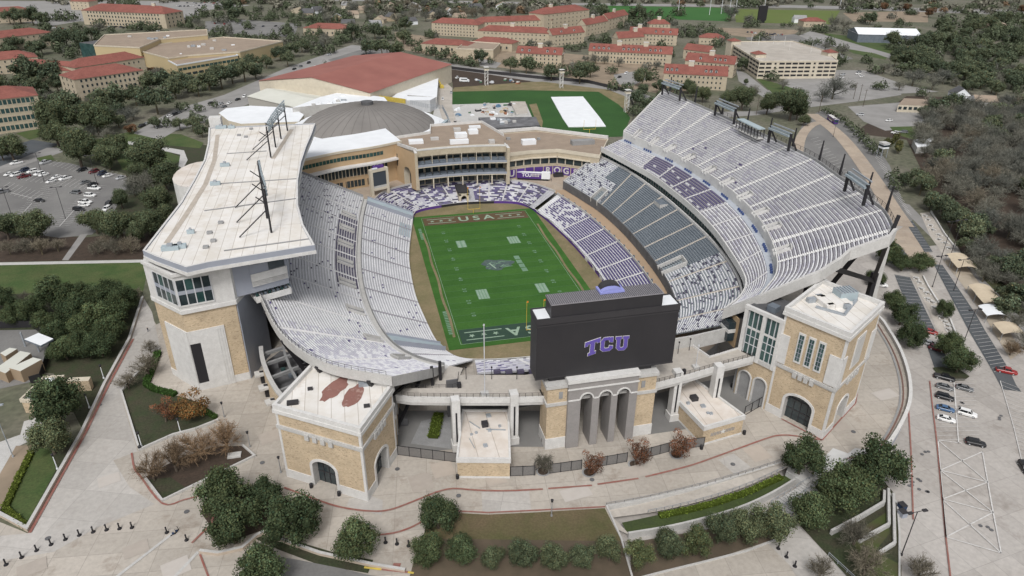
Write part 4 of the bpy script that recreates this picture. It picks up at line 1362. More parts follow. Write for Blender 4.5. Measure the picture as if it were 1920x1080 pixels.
for(x,y,ht)in((-33.6,-103.6,15.9),(-18.8,-104.2,15.9),(25.9,-104.3,15.9),(pierD.x,pierD.y,15.9)):
 p=thing('deck_pier','white concrete pier with a dark vertical slot carrying the terrace edge','pier',(x,y,0),'white piers along the terrace edge')
 b=MB();b.box(x-1.05,y-1.2,2.2,x+1.05,y+1.2,ht,WHITE);b.build('shaft',p)
 b=MB();b.box(x-1.3,y-1.5,0,x+1.3,y+1.5,2.2,WHITE);b.build('foot',p)
 b=MB();b.box(x-.22,y-1.26,3,x+.22,y-1.19,12.2,BLACK);b.build('slot',p)
A=[(-22,-66.5,1.4),(-12,-68.2,1.4),(0,-68.8,1.4),(12,-68.2,1.4),(22.5,-66.5,1.4)]
B=[(-25.5,-90.5,13.6),(-13,-92,13.6),(0,-92.6,13.6),(13,-92,13.6),(27,-90.5,13.6)]
def pk(k,t,N):
 if k<3:return BENCHW if R_.random()<.8 else PURPLEDK
 n=noise2(k,t,1.9,30)
 return BENCHL if n>-.1 else(PURPLE if R_.random()<.3 else STEPL)
stand('end_stand','low end stand of white and lilac rows between scoreboard terrace and field',A,B,18,pk,STEPL,[.3,.36,.62,.68],AISLE,cell=1.0)
b=MB()
for k in range(6):
 p=at(932+k*22,699,ZD);b.box(p.x-.9,p.y-.5,ZD,p.x+.9,p.y+.5,ZD+.9,PURPLEDK)
b.build('bench_group',label='short row of dark purple seats at the back of the terrace',cat='seats')
def pole(name,base,h,r,m,label,cat,foot=None,top=None,group=None):
 t=thing(name,label,cat,tuple(base),group)
 b=MB();b.cyl(base,Vector(base)+Vector((0,0,h)),r,r*.7,m);b.build('shaft',t)
 if foot:b=MB();b.box(base[0]-foot,base[1]-foot,base[2],base[0]+foot,base[1]+foot,base[2]+.8,CONC);b.build('foot',t)
 if top:b=MB();b.cyl(Vector(base)+Vector((0,0,h)),Vector(base)+Vector((0,0,h+.35)),.25,.2,m);b.build('finial',t)
 return t
pole('flagpole',at(909,741,ZD),20.5,.16,ALU,'tall bare white flagpole on the terrace left of the scoreboard','flagpole',1.0,True)
pole('flagpole',at(1304,690,ZD),7.0,.12,ALU,'short white pole on the terrace right of the scoreboard','flagpole',.8,True)
b=MB();p=at(1282,700,ZD);b.box(p.x-.4,p.y-.4,ZD,p.x+.4,p.y+.4,ZD+1.3,BLACK);b.build('litter_bin',label='dark litter bin on the terrace by the right railing',cat='bin')
b=MB();p=at(861,726,ZD);b.box(p.x-.5,p.y-.5,ZD,p.x+.5,p.y+.5,ZD+1.4,BLACK);b.build('litter_bin',label='black litter bin on the terrace at its left end',cat='bin')
for u,v in((874,711),(922,711),(969,711),(1271,663),(1292,657)):
 pole('lamp_post',at(u,v,ZD),3.6,.1,BLACK,'short black lamp post at the back edge of the terrace','lamp post',None,True,'black posts along the back of the terrace')
b=MB();P4=[at(u,v,8.2).xy for u,v in((735,738),(850,733),(868,690),(840,685),(760,705))]
b.prism([tuple(p)for p in P4],7.6,8.2,CONCG,DECK,bottom=True)
for u,v in((811,722),(826,712)):p=at(u,v,8.2);b.bar(p,p+Vector((0,0,6)),.8,BLACK)
b.build('service_platform',label='grey service platform with black props below the end of the left stand',cat='platform')
def pavilion(label,poly6,zt,roofm,units,nm='concession_building'):
 P=[at(u,v,zt).xy for u,v in poly6]
 c=sum((Vector(p)for p in P),Vector((0,0)))/len(P)
 t=thing(nm,label,'pavilion',(c.x,c.y,0))
 b=MB();b.prism([tuple(p)for p in P],.6,zt-1.4,BRICK,cap=False);b.build('brick_wall',t)
 g=[tuple(c+(Vector(p)-c)*1.008)for p in P]
 b=MB();b.prism(g,0,.62,WHITE);b.build('plinth',t)
 b=MB();b.wall([Vector(p)for p in P],zt-1.4,1.4,.5,WHITE,closed=True);b.build('parapet',t)
 b=MB();b.face([(*p,zt-.55)for p in ccw([tuple(p)for p in P])],roofm);b.build('roof_deck',t)
 b=MB()
 for(u,v,s,h)in units:
  p=at(u,v,zt-.5);b.box(p.x-s,p.y-s,zt-.55,p.x+s,p.y+s,zt-.5+h,STEEL if h<.6 else DKGREY)
 b.build('roof_unit',t)
 return t,P
pv,P=pavilion('long low brick pavilion with pale stained roof under the terrace, left of the scoreboard',[(857,858),(956,859),(953,768),(868,768)],6.4,ROOFS,[(909,798,.8,1.1),(918,808,.4,.5),(910,836,.5,.4),(893,812,.3,.4),(916,780,.6,.4),(937,800,.3,.5),(884,815,.3,.3)])
b=MB();b.bar(at(880,790,6),at(900,803,6),.2,STEEL);b.bar(at(912,805,6),at(948,806,6),.25,STEEL);b.bar(at(890,840,6),at(880,822,6),.15,STEEL);b.build('roof_pipe',pv)
pv2,P=pavilion('low brick pavilion with pale roof right of the scoreboard, faint lettering on its wall',[(1321,799),(1396,778),(1300,708),(1257,733)],6.4,ROOFS,[(1301,749,.9,1.1),(1318,762,.6,.4),(1333,776,.4,.4),(1290,757,.4,.5),(1327,775,.3,.4)])
w=MB(fr(P[0],P[1]));WW=length(P[0],P[1])
for k in range(16):
 if k in(7,8):continue
 x=WW*.2+k*WW*.038;w.box(x,-.06,2.3,x+WW*.022,0,3.3,CONCG)
w.build('wall_lettering',pv2)
w=MB(fr(P[0],P[1]));
for j in range(10):
 pass
xc=WW*.5;pts=[(xc+(.95 if j%2==0 else.4)*cos(pi/2+j*pi/5),2.9+(.95 if j%2==0 else.4)*sin(pi/2+j*pi/5))for j in range(10)]
for j in range(10):w.face([(xc,-.1,2.9),(pts[j][0],-.1,pts[j][1]),(pts[(j+1)%10][0],-.1,pts[(j+1)%10][1])],WHITE)
w.build('wall_star',pv2)
a=at(1390,657,ZD);q=Vector((53.2,-106.4));a2=Vector((a.x,a.y))
eb=thing('entrance_block','glazed entrance block over two brick arches beside the right gate tower','entrance',((a.x+q.x)/2,(a.y+q.y)/2,0))
f=fr(a2,q);W=(q-a2).length
b=MB(f);_af(b,0,W,0,13.2,[(W*.08,W*.42,7,0),(W*.54,W*.9,7,0)],BRICK,2.5,CONC,CONCD);b.build('arched_wall',eb)
b=MB(f);arch_trim(b,W*.08,W*.42,7,0,WHITE,.4,flat=1);arch_trim(b,W*.54,W*.9,7,0,WHITE,.4,flat=1);b.box(0,-.4,13.2,W,.1,14.5,CONC);b.build('trim',eb)
for j in range(2):
 x0,x1=W*(.04+.5*j),W*(.46+.5*j)
 b=MB(f);b.box(x0,.05,14.6,x1,.2,28,GLASSG);o=b.build('window_wall',eb)
 b=MB(f)
 b.box(x0,-.05,22.2,x1,.06,22.9,WHITE)
 for k in range(4):xx=x0+(x1-x0)*k/3;b.box(xx-.12,-.1,14.5,xx+.12,.06,28,ALU)
 for z in(17.5,20):b.box(x0,-.06,z,x1,.04,z+.2,ALU)
 b.build('frame',o)
b=MB(f)
for x in(-.4,W*.5,W*.97):b.box(x-.5,-.5,13.2,x+.5,.4,28.6,WHITE)
b.box(-.9,-.6,28,W+.3,.4,29,WHITE);b.build('white_frame',eb)
b=MB(f);b.box(-.9,.4,0,W+2,12,28.1,CONCG,top=ROOFDK);b.box(W*.35,2.5,28.1,W*.6,5,29.8,SLATE);b.build('rear_block',eb)
b=MB();p0,p1=at(1360,634,ZD),at(1380,641,ZD)
b.box(p0.x+1.6,p1.y,ZD-2,p1.x,p1.y+5,22,TANPANEL);b.box(p0.x-.6,p1.y+.8,ZD,p0.x+1.6,p1.y+5,20.5,GLASS);b.box(p0.x-.7,p1.y+.6,17.3,p0.x+1.6,p1.y+5,18.4,WHITE);b.wall([at(1262,655,ZD).xy,at(1298,648.5,ZD).xy,p0.xy],ZD-1,4.5,.5,CONC);b.build('end_block',label='narrow tan block with dark glass at the near end of the club stand',cat='end block')
ROOFZ=41.0
rp=[(393,240),(490,236),(590,232),(583,252),(573,275),(563,305),(557,340),(557,385),(567,422),(588,460),(470,479),(390,492),(350,501),(292,480),(270,470),(305,425),(340,380),(366,335),(384,300),(391,270)]
RP=[at(u,v,ROOFZ).xy for u,v in rp]
pb=thing('press_box','press box building with broad curving white roof above the left stand','press box',(-92,0,0))
b=MB();b.prism([tuple(p)for p in RP],ROOFZ-2.2,ROOFZ-.15,GREYWALL,ROOFW,bottom=True);b.build('roof_slab',pb)
b=MB();b.wall([Vector(p)for p in RP],ROOFZ-2.4,1.0,.9,WHITE,closed=True);b.wall([Vector(p)for p in RP],ROOFZ-1.4,1.6,.6,GREYWALL,closed=True,top=WHITE);b.build('roof_edge',pb)
east=[Vector((p[0],p[1]))for p in RP[2:10]]
west=[Vector((p[0],p[1]))for p in RP[14:20]]
inset=[p+Vector((-5.5,0))for p in east]
body=[tuple(p)for p in inset[:-1]]+[(-74,-53),(-83.4,-57.1),(-88.4,-59.0)]+[tuple(p+Vector((1.5,1.5)))for p in west]+[(RP[0][0]+2,RP[0][1]-2)]
b=MB();b.prism(body,27,ROOFZ-2.2,GREYWALL,bottom=True);b.build('upper_body',pb)
low=[tuple(p+Vector((-20,0)))for p in east[:-1]]+[(-83.5,-46),(-88.4,-59.0)]+[tuple(p+Vector((2.5,2)))for p in west]+[(RP[0][0]+3,RP[0][1]-3)]
b=MB();b.prism(low,0,27,CONCG,bottom=False);b.build('lower_body',pb)
for i in range(len(inset)-2):
 p,q_=inset[i+1],inset[i]
 w=MB(fr(q_,p));LL=(p-q_).length
 w.face([(0,.12,33.6),(LL,.12,33.6),(LL,.12,37.4),(0,.12,37.4)],GLASS)
 w.face([(0,.12,28.4),(LL,.12,28.4),(LL,.12,31.6),(0,.12,31.6)],GLASSG)
 w.build('glass_front',pb)
p0,p1=Vector((-83.4,-57.25)),Vector((-74,-53.15))
w=MB(fr(p0,p1));LL=(p1-p0).length
for k in range(7):w.box(0,-.5,35.9+k*.38,LL+4,.1,36.1+k*.38,WHITE)
w.box(0,-.1,32.8,LL*.5,.3,35.6,GREYWALL);w.box(LL*.5,-.15,33,LL*.95,.3,35.4,GLASS)
w.box(0,-.3,30.5,LL,.3,32.8,WHITE)
for k in range(4):w.box(0,-.4,29.0+k*.38,LL,.1,29.2+k*.38,WHITE)
w.build('end_louvre',pb)
w=MB(fr(p0,p1));w.prism([(0,-1),(LL*1.0,-1),(LL*1.0,6),(0,6)],24.4,25.2,WHITE,bottom=True)
w.box(0,-1.2,24.2,LL,-.9,26.0,WHITE);w.box(LL-.2,-1.2,24.2,LL+.1,6,26.0,WHITE);w.build('balcony',pb)
w=MB(fr(p0,p1))
for k in range(4):
 for j in range(9):w.box(.5+j*1.2,0+k*1.2,25.2+k*.7,1.2+j*1.2,.7+k*1.2,26.2+k*.7,SLATE if(j+k)%3 else GLASSG)
w.build('balcony_seats',pb)
b=MB()
for u,v,s in((320,467,2.2),(338,464,1.6),(404,346,1.6),(422,311,1.6),(415,240,2.2),(434,240,1.4),(358,437,1.0)):
 p=at(u,v,ROOFZ);b.box(p.x-s,p.y-s*.45,ROOFZ-.1,p.x+s,p.y+s*.45,ROOFZ+1.0,SLATEP);b.box(p.x-s*.3,p.y-s*.3,ROOFZ+1.0,p.x+s*.3,p.y+s*.3,ROOFZ+1.6,STEEL)
for u,v in((414,418),(393,437),(400,452),(461,257),(448,254),(386,464),(471,242)):
 p=at(u,v,ROOFZ);b.box(p.x-.7,p.y-.7,ROOFZ-.1,p.x+.7,p.y+.7,ROOFZ+.5,CONCG)
b.build('roof_condenser',pb)
b=MB()
for a_,c_ in(((400,345),(556,335)),((383,395),(556,372)),((420,470),(585,447)),((425,288),(500,283))):
 b.bar(at(*a_,ROOFZ),at(*c_,ROOFZ),.35,CONCG,.25)
WK=mat('worn_walkway_pad',(.5,.44,.38),(.42,.37,.31),.6,bigamt=.1)
b.strip([at(u,v,0).xy if False else at(u,v,ROOFZ).xy for u,v in((408,252),(402,300),(385,345),(350,400),(312,455))],1.6,ROOFZ-.1,WK)
b.strip([at(u,v,ROOFZ).xy for u,v in((547,242),(512,297))],1.6,ROOFZ-.1,WK)
b.build('roof_walkway',pb)
pole_w=at(405,236,ROOFZ)
b=MB();b.box(pole_w.x-2.2,pole_w.y-2,ROOFZ-6,pole_w.x+2.6,pole_w.y+2,ROOFZ+4,WHITE);b.build('stair_head',pb)
LAMPG=mat('lamp_grey_blue',(.3,.35,.38),bigamt=.1)
def floodframe(legs,h,label):
 P=[at(u,v,ROOFZ)for u,v in legs]
 t=thing('floodlight_tower',label,'floodlights',tuple(P[0]))
 for p in P:
  b=MB();b.cyl(p,p+Vector((0,0,h-.8)),.3,.24,BLACK,8)
  b.build('mast',t)
  b=MB();b.bar(p+Vector((0,0,h*.52)),p+Vector((-8.6,-1.6,0)),.27,BLACK);b.bar(p+Vector((0,0,h*.62)),p+Vector((-2.6,-.6,h*.8)),.27,BLACK);b.build('brace',t)
 for k in range(4):
  z=h-3.2+k*1.05
  b=MB()
  for p,q in zip(P,P[1:]):
   for j in range(5):
    c=p.lerp(q,(j+.5)/5);b.box(c.x+.2,c.y-.42,p.z+z,c.x+.7,c.y+.42,p.z+z+.6,LAMPG)
  b.build('lamp_row',t)
 for p,q in zip(P,P[1:]):
  b=MB()
  for z in(h-3.4,h-.2):b.bar(p+Vector((0,0,z)),q+Vector((0,0,z)),.3,BLACK)
  b.build('crossbeam',t)
 return t
floodframe([(508,295),(517,276),(527,260),(539,245)],12.5,'black framed floodlights on the far part of the white roof')
floodframe([(496,382),(501,409),(509,436)],14.0,'black framed floodlights on the near part of the white roof')
b=MB();c=at(372,325,33);n=20
poly=[(c.x+9*cos(2*pi*k/n),c.y+16*sin(2*pi*k/n))for k in range(n)]
b.prism(poly,0,33,WHITE,ROOFS);o=b.build('stair_drum',pb)
Lc,Mc,Rc=Vector((-111.0,-52.2)),Vector((-101.7,-62.6)),Vector((-88.4,-59.5))
tw=thing('corner_tower','tan brick corner tower with white recessed panel and dark slot, left of the stadium','tower',(-100,-55,0))
back=[(-84,-46),(-100,-40),(-112,-44)]
b=MB();b.prism([tuple(Lc),tuple(Mc),tuple(Rc),*back],2.4,25.4,BRICK);b.build('brick_shaft',tw)
cc_=Vector((-98,-50));ex=lambda k:[tuple(cc_+(Vector(p)-cc_)*k)for p in(tuple(Lc),tuple(Mc),tuple(Rc),*back)]
b=MB();b.prism(ex(1.012),0,2.4,WHITE);b.build('stone_foot',tw)
b=MB();b.prism(ex(1.05),25.4,26.6,WHITE,bottom=True);b.build('white_band',tw)
b=MB();b.prism(ex(1.035),26.6,36.9,WHITE);b.build('white_crown',tw)
b=MB();b.wall([Vector(p)for p in ex(1.04)[:3]],36.9,.9,.8,WHITE);b.build('crown_parapet',tw)
E_=[Vector(p)for p in ex(1.035)]
for(p,q_,s0,s1)in((E_[0],E_[1],.3,.985),(E_[1],E_[2],.015,.62)):
 f=fr(p,q_);LL=(q_-p).length
 for zz in(28.1,32.4):
  for k in range(4):
   xa=LL*(s0+(s1-s0)*k/4);xb=LL*(s0+(s1-s0)*(k+1)/4)
   w=MB(f);w.box(xa+.14,-.12,zz,xb-.14,.1,zz+3.2,GLASS if(k*7+int(zz))%3 else GLASSG);o=w.build('window',tw)
 w=MB(f);w.box(LL*s0,-.2,31.3,LL*s1,.1,32.4,GREYWALL);w.box(LL*s0-.3,-.22,27.6,LL*s1+.15,.1,28.1,WHITE)
 for k in range(5):xx=LL*(s0+(s1-s0)*k/4);w.box(xx-.13,-.25,27.9,xx+.13,.05,35.8,ALU)
 w.build('mullion',tw)
w=MB(fr(Lc,Mc));LL=(Mc-Lc).length;w.box(LL*.24,-.3,0,LL+.02,.05,19.6,WHITE);w.build('white_panel',tw)
w=MB(fr(Mc,Rc));LL=(Rc-Mc).length
w.box(LL*.2,-.3,0,LL*.7,.05,19.6,WHITE);w.box(-.02,-.3,15.6,LL*.2,.05,19.6,WHITE)
for k in range(3):w.box(LL*(.54+.05*k),-.42,0,LL*(.565+.05*k),-.3,19.0,WHITE)
w.build('white_panel',tw)
w=MB(fr(Mc,Rc));w.face([(0,-.06,0),(LL*.2,-.06,0),(LL*.2,-.06,15.6),(0,-.06,15.6)],BLACK);w.build('dark_slot',tw)
gp=MB();gp.prism([tuple(Rc+Vector((.4,.1))),(-83.0,-46.0),(-92,-42),(-95,-55)],0,ROOFZ-2.2,GREYWALL);gp.build('grey_pier',tw)
ra=catmull([Vector((*at(u,v,8.5).xy,0))for u,v in((489,650),(492,672),(503,703),(522,735),(552,762))],5)
rt=thing('rampart','curved brick ramp wall with pale coping between corner tower and gatehouse','ramp wall',tuple(ra[10]))
b=MB();b.wall([(p.x,p.y)for p in ra],0,8.0,.8,BRICK);b.build('brick_wall',rt)
b=MB();b.wall([(p.x,p.y)for p in ra],8.0,.7,1.2,CONC);b.build('coping',rt)
b=MB()
for i in(5,9,13):
 p=ra[i];d=(ra[i+1]-ra[i-1]).normalized();nrm=Vector((d.y,-d.x,0))if d.x>0 else Vector((-d.y,d.x,0))
 nrm=Vector((-d.y,d.x,0));nrm=nrm if nrm.x<0 else-nrm
 c=p+nrm*.42;b.bar((c.x,c.y,0),(c.x,c.y,4.4),2.2,BLACK,.3);b.bar((c.x,c.y,3.6),(c.x+nrm.x*2.5,c.y+nrm.y*2.5,3.6),2.6,CONC,.6)
b.build('doorway',rt)
fm=thing('concrete_structure','grid of concrete ramp beams open to the sky behind the curved brick wall','concrete frame',(-72,-70,0))
b=MB()
for k in range(5):
 a0=ra[2+4*k];b.bar((a0.x,a0.y,7.2),(a0.x+24-k*1.5,a0.y+11,7.2),.8,CONCG,.9)
for k in range(3):
 o=Vector((6+6*k,2.5+2.8*k,0));pts=[p+o for p in ra[1::4]]
 for p,q_ in zip(pts,pts[1:]):b.bar((p.x,p.y,7.2),(q_.x,q_.y,7.2),.7,CONCG,.8)
b.build('beam_grid',fm)
b=MB();rl=[(p.x,p.y)for p in ra]
b.prism(rl+[(-45,-92),(-50,-76),(-66,-58),(-80,-50)],0.3,2.6,CONCD,CONCD);b.build('lower_slab',fm)
b=MB();
for k in range(14):
 p=ra[R_.randrange(3,18)]+Vector((R_.uniform(3,16),R_.uniform(1,8),0));s=R_.uniform(.6,1.6)
 b.box(p.x-s,p.y-s*.6,2.6,p.x+s,p.y+s*.6,2.6+R_.uniform(.6,1.6),R_.choice([GLASSG,CONC,DKGREY,SLATE]))
b.build('plant_unit',fm)
p,q_=Vector((-48.6,-101)),Vector((-46.5,-84));f=fr(p,q_);LL=(q_-p).length
ac=thing('arcade_wall','brick arcade wall running under the terrace beside the left gatehouse','arcade',(p.x,p.y,0))
b=MB(f);_af(b,0,LL,0,10,[(2.5,6,5,0),(8,11.5,5,0)],BRICK,2.2,CONC,CONCD);b.box(0,.0,9.9,LL,2.4,10.1,CONC);b.build('wall_face',ac)
b=MB(f);b.box(-.2,-.4,10,LL,2.6,11,CONC);b.build('coping',ac)
Z7=6.2
def bend(x,x0,x1,sag):
 t=(x-x0)/(x1-x0);return-sag*4*t*(1-t)
nb=thing('club_building','four storey tan club building with two seating balconies behind the end stand','building',(0,90,Z7))
X0,X1,YF=-22.5,20.5,79.5
xs=np.linspace(X0,X1,13)
fy=lambda x:YF+bend(x,X0,X1,-2.2)
front=[(x,fy(x))for x in xs]
roofb=[at(u,v,24.5).xy for u,v in((938,290),(944,272),(905,235),(838,237),(843,258))]
backp=[(X1,fy(X1)),(26,108),(20,128),(-10,128),(-8,112),(-34,108),(-30,95)]
b=MB();b.prism([(x,y+3.5)for x,y in front]+[(24,100),(18,128),(-10,126),(-12,112),(-36,104)],Z7,23.6,BRICK2,ROOFT);b.build('main_block',nb)
bt=MB();bt.prism([(x,y-.2)for x,y in front]+[(x,y+3.7)for x,y in reversed(front)],21.6,24.5,BRICK2);bt.build('top_fascia',nb)
b=MB();b.wall([(X0-.2,fy(X0)+3)]+[(x,y)for x,y in front]+[(X1+.2,fy(X1)+3)],24.5,.7,.6,WHITE)
b.wall([(24,100),(18,128),(-10,126),(-12,112),(-36,104),(X0,fy(X0)+3)],23.4,1.5,.5,WHITE);b.build('parapet',nb)
for z in(11.6,17.4):
 b=MB();pl=[(x,y-3.0)for x,y in front]+[(x,y+3.6)for x,y in reversed(front)]
 b.prism(pl,z-.5,z,CREAM,SLATE,bottom=True);b.wall([(x,y-3)for x,y in front],z,1.0,.18,GREYWALL);b.build('balcony',nb)
 b=MB()
 for k in range(3):
  for x0,x1 in zip(xs,xs[1:]):
   y0,y1=fy(x0)-2.4+k*1.5,fy(x1)-2.4+k*1.5
   b.face([(x0+.2,y0,z+.4+k*.55),(x1-.2,y1,z+.4+k*.55),(x1-.2,y1+1.2,z+.4+k*.55),(x0+.2,y0+1.2,z+.4+k*.55)],SLATE)
   b.face([(x0+.2,y0,z+.0),(x1-.2,y1,z),(x1-.2,y1,z+.4+k*.55),(x0+.2,y0,z+.4+k*.55)],SLATE)
 b.build('balcony_seats',nb)
b=MB()
for x0,x1 in zip(xs,xs[1:]):
 y0,y1=fy(x0)+3.3,fy(x1)+3.3
 for za,zb in((Z7+.4,10.6),(18.6,20.0),(20.4,21.5)):
  b.face([(x0+.25,y0,za),(x1-.25,y1,za),(x1-.25,y1,zb),(x0+.25,y0,zb)],GLASS)
b.build('glazing',nb)
b=MB()
for x0,x1 in zip(xs,xs[1:]):
 xc,yc=(x0+x1)/2,(fy(x0)+fy(x1))/2+3.25;r=1.25
 b.face([(xc-r,yc,12.4),(xc+r,yc,12.4)]+[(xc+r*cos(pi*j/8),yc,14.8+r*sin(pi*j/8))for j in range(9)],GLASS)
b.build('arch_opening',nb)
for i in range(0,13,2):
 x,y=front[i]
 b=MB()
 b.box(x-.28,y-2.8,Z7,x+.28,y-2.2,11.1,CREAM);b.box(x-.35,y+2.6,11.6,x+.35,y+3.4,16.9,CREAM);b.box(x-.14,y-1.0,17.4,x+.14,y-.7,22,CREAM)
 b.build('column',nb)
b=MB();b.box(X0-1.4,fy(X0)-3,Z7,X0,fy(X0)+3.5,24.4,BRICK2,top=WHITE);b.box(X1,fy(X1)-3,Z7,X1+1.4,fy(X1)+3.5,24.4,BRICK2,top=WHITE);b.build('end_pier',nb)
w=MB(fr((-36,104),(X0-1.4,fy(X0)-3)));LL=length((-36,104),(X0-1.4,fy(X0)-3))
_af(w,0,LL,Z7,24.3,[(LL*.62,LL*.85,12.4,Z7)],TANPANEL,3,CREAM,BLACK)
for k in range(4):w.box(LL*(.2+.07*k),-.08,14,LL*(.225+.07*k),0,20,GLASS)
w.build('side_wall',nb)
b=MB()
for(u,v,sx,sy,h)in((864,257,3,2,2.2),(887,250,2.4,2,2.0),(857,245,1.8,1.4,1.4),(861,269,4.6,1.2,2.0),(780,268,3.5,2.2,1.5),(922,268,1.4,1.4,1.6),(890,240,3,1.2,1.2),(815,262,2,1.2,1.2)):
 p=at(u,v,23.6);b.box(p.x-sx,p.y-sy,23.55,p.x+sx,p.y+sy,23.6+h,SNOW if sx>2 else CONC)
b.build('roof_unit',nb)
e=at(1128,296,19.5)
wf=[Vector((21.9,82)),Vector((34,84.4)),Vector((48,84)),Vector((e.x,e.y+3))]
wg=thing('club_wing','two storey tan wing with flat brown roof and purple letter panels','building',(45,88,Z7))
bk=[at(1140,262,19.5).xy,at(1060,252,19.5).xy,at(1005,245,19.5).xy,at(920,252,19.5).xy]
b=MB();b.prism([tuple(p)for p in wf]+[tuple(p)for p in bk],Z7,19.2,BRICK2,ROOFT);b.build('main_block',wg)
b=MB();b.wall(wf+[Vector(p)for p in bk],18.4,1.7,.5,CREAM,closed=True);b.build('parapet',wg)
b=MB();b.wall([Vector(p)for p in bk],20.0,1.6,1.0,WHITE);b.build('rear_screen',wg)
b=MB()
for u,v,sx,sy,h in((991,270,3.6,1.8,2.4),(1010,262,.8,.8,1),(953,262,1,1,1.2),(1092,270,6,2,2.2)):
 p=at(u,v,19.2);b.box(p.x-sx,p.y-sy,19.15,p.x+sx,p.y+sy,19.2+h,SNOW if h>2.3 else CONCG)
b.build('roof_unit',wg)
fw=resample([Vector((p.x,p.y,0))for p in wf],11)
for i in range(10):
 p,q_=fw[i],fw[i+1];LL=(q_-p).length
 w=MB(fr(p,q_));w.box(.3,-.1,13.0,LL-.3,.2,16.0,GLASS);o=w.build('window',wg)
 w=MB(fr(p,q_));w.box(-.15,-.35,12.6,.3,.0,16.4,CREAM);w.box(0,-1.3,16.1,LL,.0,16.5,CREAM);w.build('frame',o)
LETT=['U',None,None,None,'R','O','G','S']
fw=resample([Vector((p.x,p.y,0))for p in wf],10)
for i in range(9):
 p,q_=fw[i],fw[i+1];LL=(q_-p).length;a=atan2(q_.y-p.y,q_.x-p.x)
 w=MB(fr(p,q_));w.box(.25,-.12,7.2,LL-.25,.1,11.4,PURPLED);o=w.build('purple_panel',wg)
 ch={0:'F',4:'R',5:'O',6:'G',7:'S'}.get(i)
 ch={0:'U',4:'R',5:'O',6:'G',7:'S'}.get(i)
 if ch:
  t=text_mesh(ch,4.4,LINEW,'panel_letter',.02,.12)
  m_=(p+q_)/2;oo=parent_origin(o)
  child('panel_letter',t,o,(m_.x+.16*sin(a)-oo.x,m_.y-.16*cos(a)-oo.y,9.3-oo.z),rot=(pi/2,0,a))
p=at(968,333.5,Z7);q_=at(1030,336.5,Z7);p.y-=1.5;q_.y-=1.5
tr=thing('display_trailer','long purple and white display trailer with TCU lettering parked on the concourse','trailer',tuple((p+q_)/2))
f=fr(p,q_);LL=(q_-p).length
w=MB(f);w.box(0,-1.2,Z7+.9,LL*.74,1.2,Z7+3.8,mat('trailer_purple',(.085,.04,.2),bigamt=0),top=SNOW);w.box(LL*.74,-1.2,Z7+.9,LL,1.2,Z7+4.2,SNOW);w.build('box_body',tr)
w=MB(f);w.box(.4,-1.0,Z7,LL*.95,1.0,Z7+.9,BLACK);w.build('undercarriage',tr)
a=f[2]
for txt,s,fx,zz in(('TCU',2.4,.3,2.6),):
 t=text_mesh(txt,s,SNOW,'trailer_lettering',.02,.08)
 c=p.lerp(q_,fx);oo=parent_origin(tr)
 child('trailer_lettering',t,tr,(c.x+1.26*sin(a)-oo.x,c.y-1.26*cos(a)-oo.y,zz+.0),rot=(pi/2,0,a)).location.z=Z7+zz-oo.z
b=MB();p=at(1047,331,Z7);b.box(p.x-2.5,p.y-1,Z7,p.x+2.5,p.y+1,Z7+1.6,DKGREY);b.box(p.x-1.5,p.y-.9,Z7+1.6,p.x+2.3,p.y+.9,Z7+2.3,BLACK);b.build('utility_cart',label='dark utility cart parked below the purple letter R',cat='cart')
p=at(713,364,Z7)
vs=thing('video_screen','tan framed corner video screen left of the club building','screen',tuple(p))
f=(p.x,p.y,radians(24))
w=MB(f);w.box(-4.6,-1,Z7,-3.4,1,Z7+12.6,CREAM);w.box(3.4,-1,Z7,4.6,1,Z7+12.6,CREAM);w.box(-3.4,-1,Z7+11.3,3.4,1,Z7+12.8,CREAM);w.box(-3.4,-.9,Z7+2.4,3.4,.9,Z7+3.6,CREAM);w.build('stone_frame',vs)
w=MB(f);w.box(-3.4,-.7,Z7+4.6,3.4,.7,Z7+11.3,SCREEN);w.box(-3.4,-.8,Z7+3.6,3.4,.8,Z7+4.6,CONC);w.build('display',vs)
w=MB(f);w.box(-2.6,-.6,Z7+12.8,2.6,.8,Z7+14,PURPLED);w.box(-3.6,-1.2,Z7+12.8,-1,-.6,Z7+13.4,SNOW);w.build('crest',vs)
ef=[at(u,v,25).xy for u,v in((556,303),(600,293),(640,285),(700,276),(753,265))]
EF=[Vector((p.x,p.y,0))for p in ef]
af=thing('arena_wing_building','long curved tan arena front with three window bands','building',tuple(EF[2]))
EFc=catmull(EF,4)
backs=[(p.x-6,p.y+26)for p in reversed(EFc)]
b=MB();b.prism([(p.x,p.y)for p in EFc]+backs,4,25,TANPANEL,SNOW);b.build('main_block',af)
b=MB();b.wall([(p.x,p.y)for p in EFc],24.4,1.0,.6,CREAM);b.build('parapet',af)
b=MB();b.wall([(p.x+.1,p.y-1.6)for p in EFc],17.4,.8,3.4,WHITE);b.build('white_canopy',af)
pts=resample(EFc,30)
for i in range(30):
 p,q_=pts[i],pts[i+1];LL=(q_-p).length;f=fr(p,q_)
 if i<24:
  w=MB(f);w.box(.12,-.1,20.6,LL-.12,.1,22.4,GLASSG);w.build('window',af)
 if i<25:
  w=MB(f);w.box(.2,-.12,12.6,LL-.1,.1,16.4,GLASS);o=w.build('window',af)
  w=MB(f);w.box(-.12,-.3,12.2,.2,0,17,CREAM);w.build('frame',o)
  w=MB(f);w.box(.2 if i%6 else 1.4,-.12,7.2,LL-.1,.1,10.4,GLASS);w.build('window',af)
DC,DR=Vector((-41.0,165.5)),38.0
ar=thing('arena_dome','round sports arena with broad grey dome and small dark cap','arena',(DC.x,DC.y,0))
b=MB();n=72
prof=[(1,16.6),(.93,18.9),(.83,21.2),(.7,23.4),(.55,25.2),(.38,26.6),(.2,27.5),(.085,27.8)]
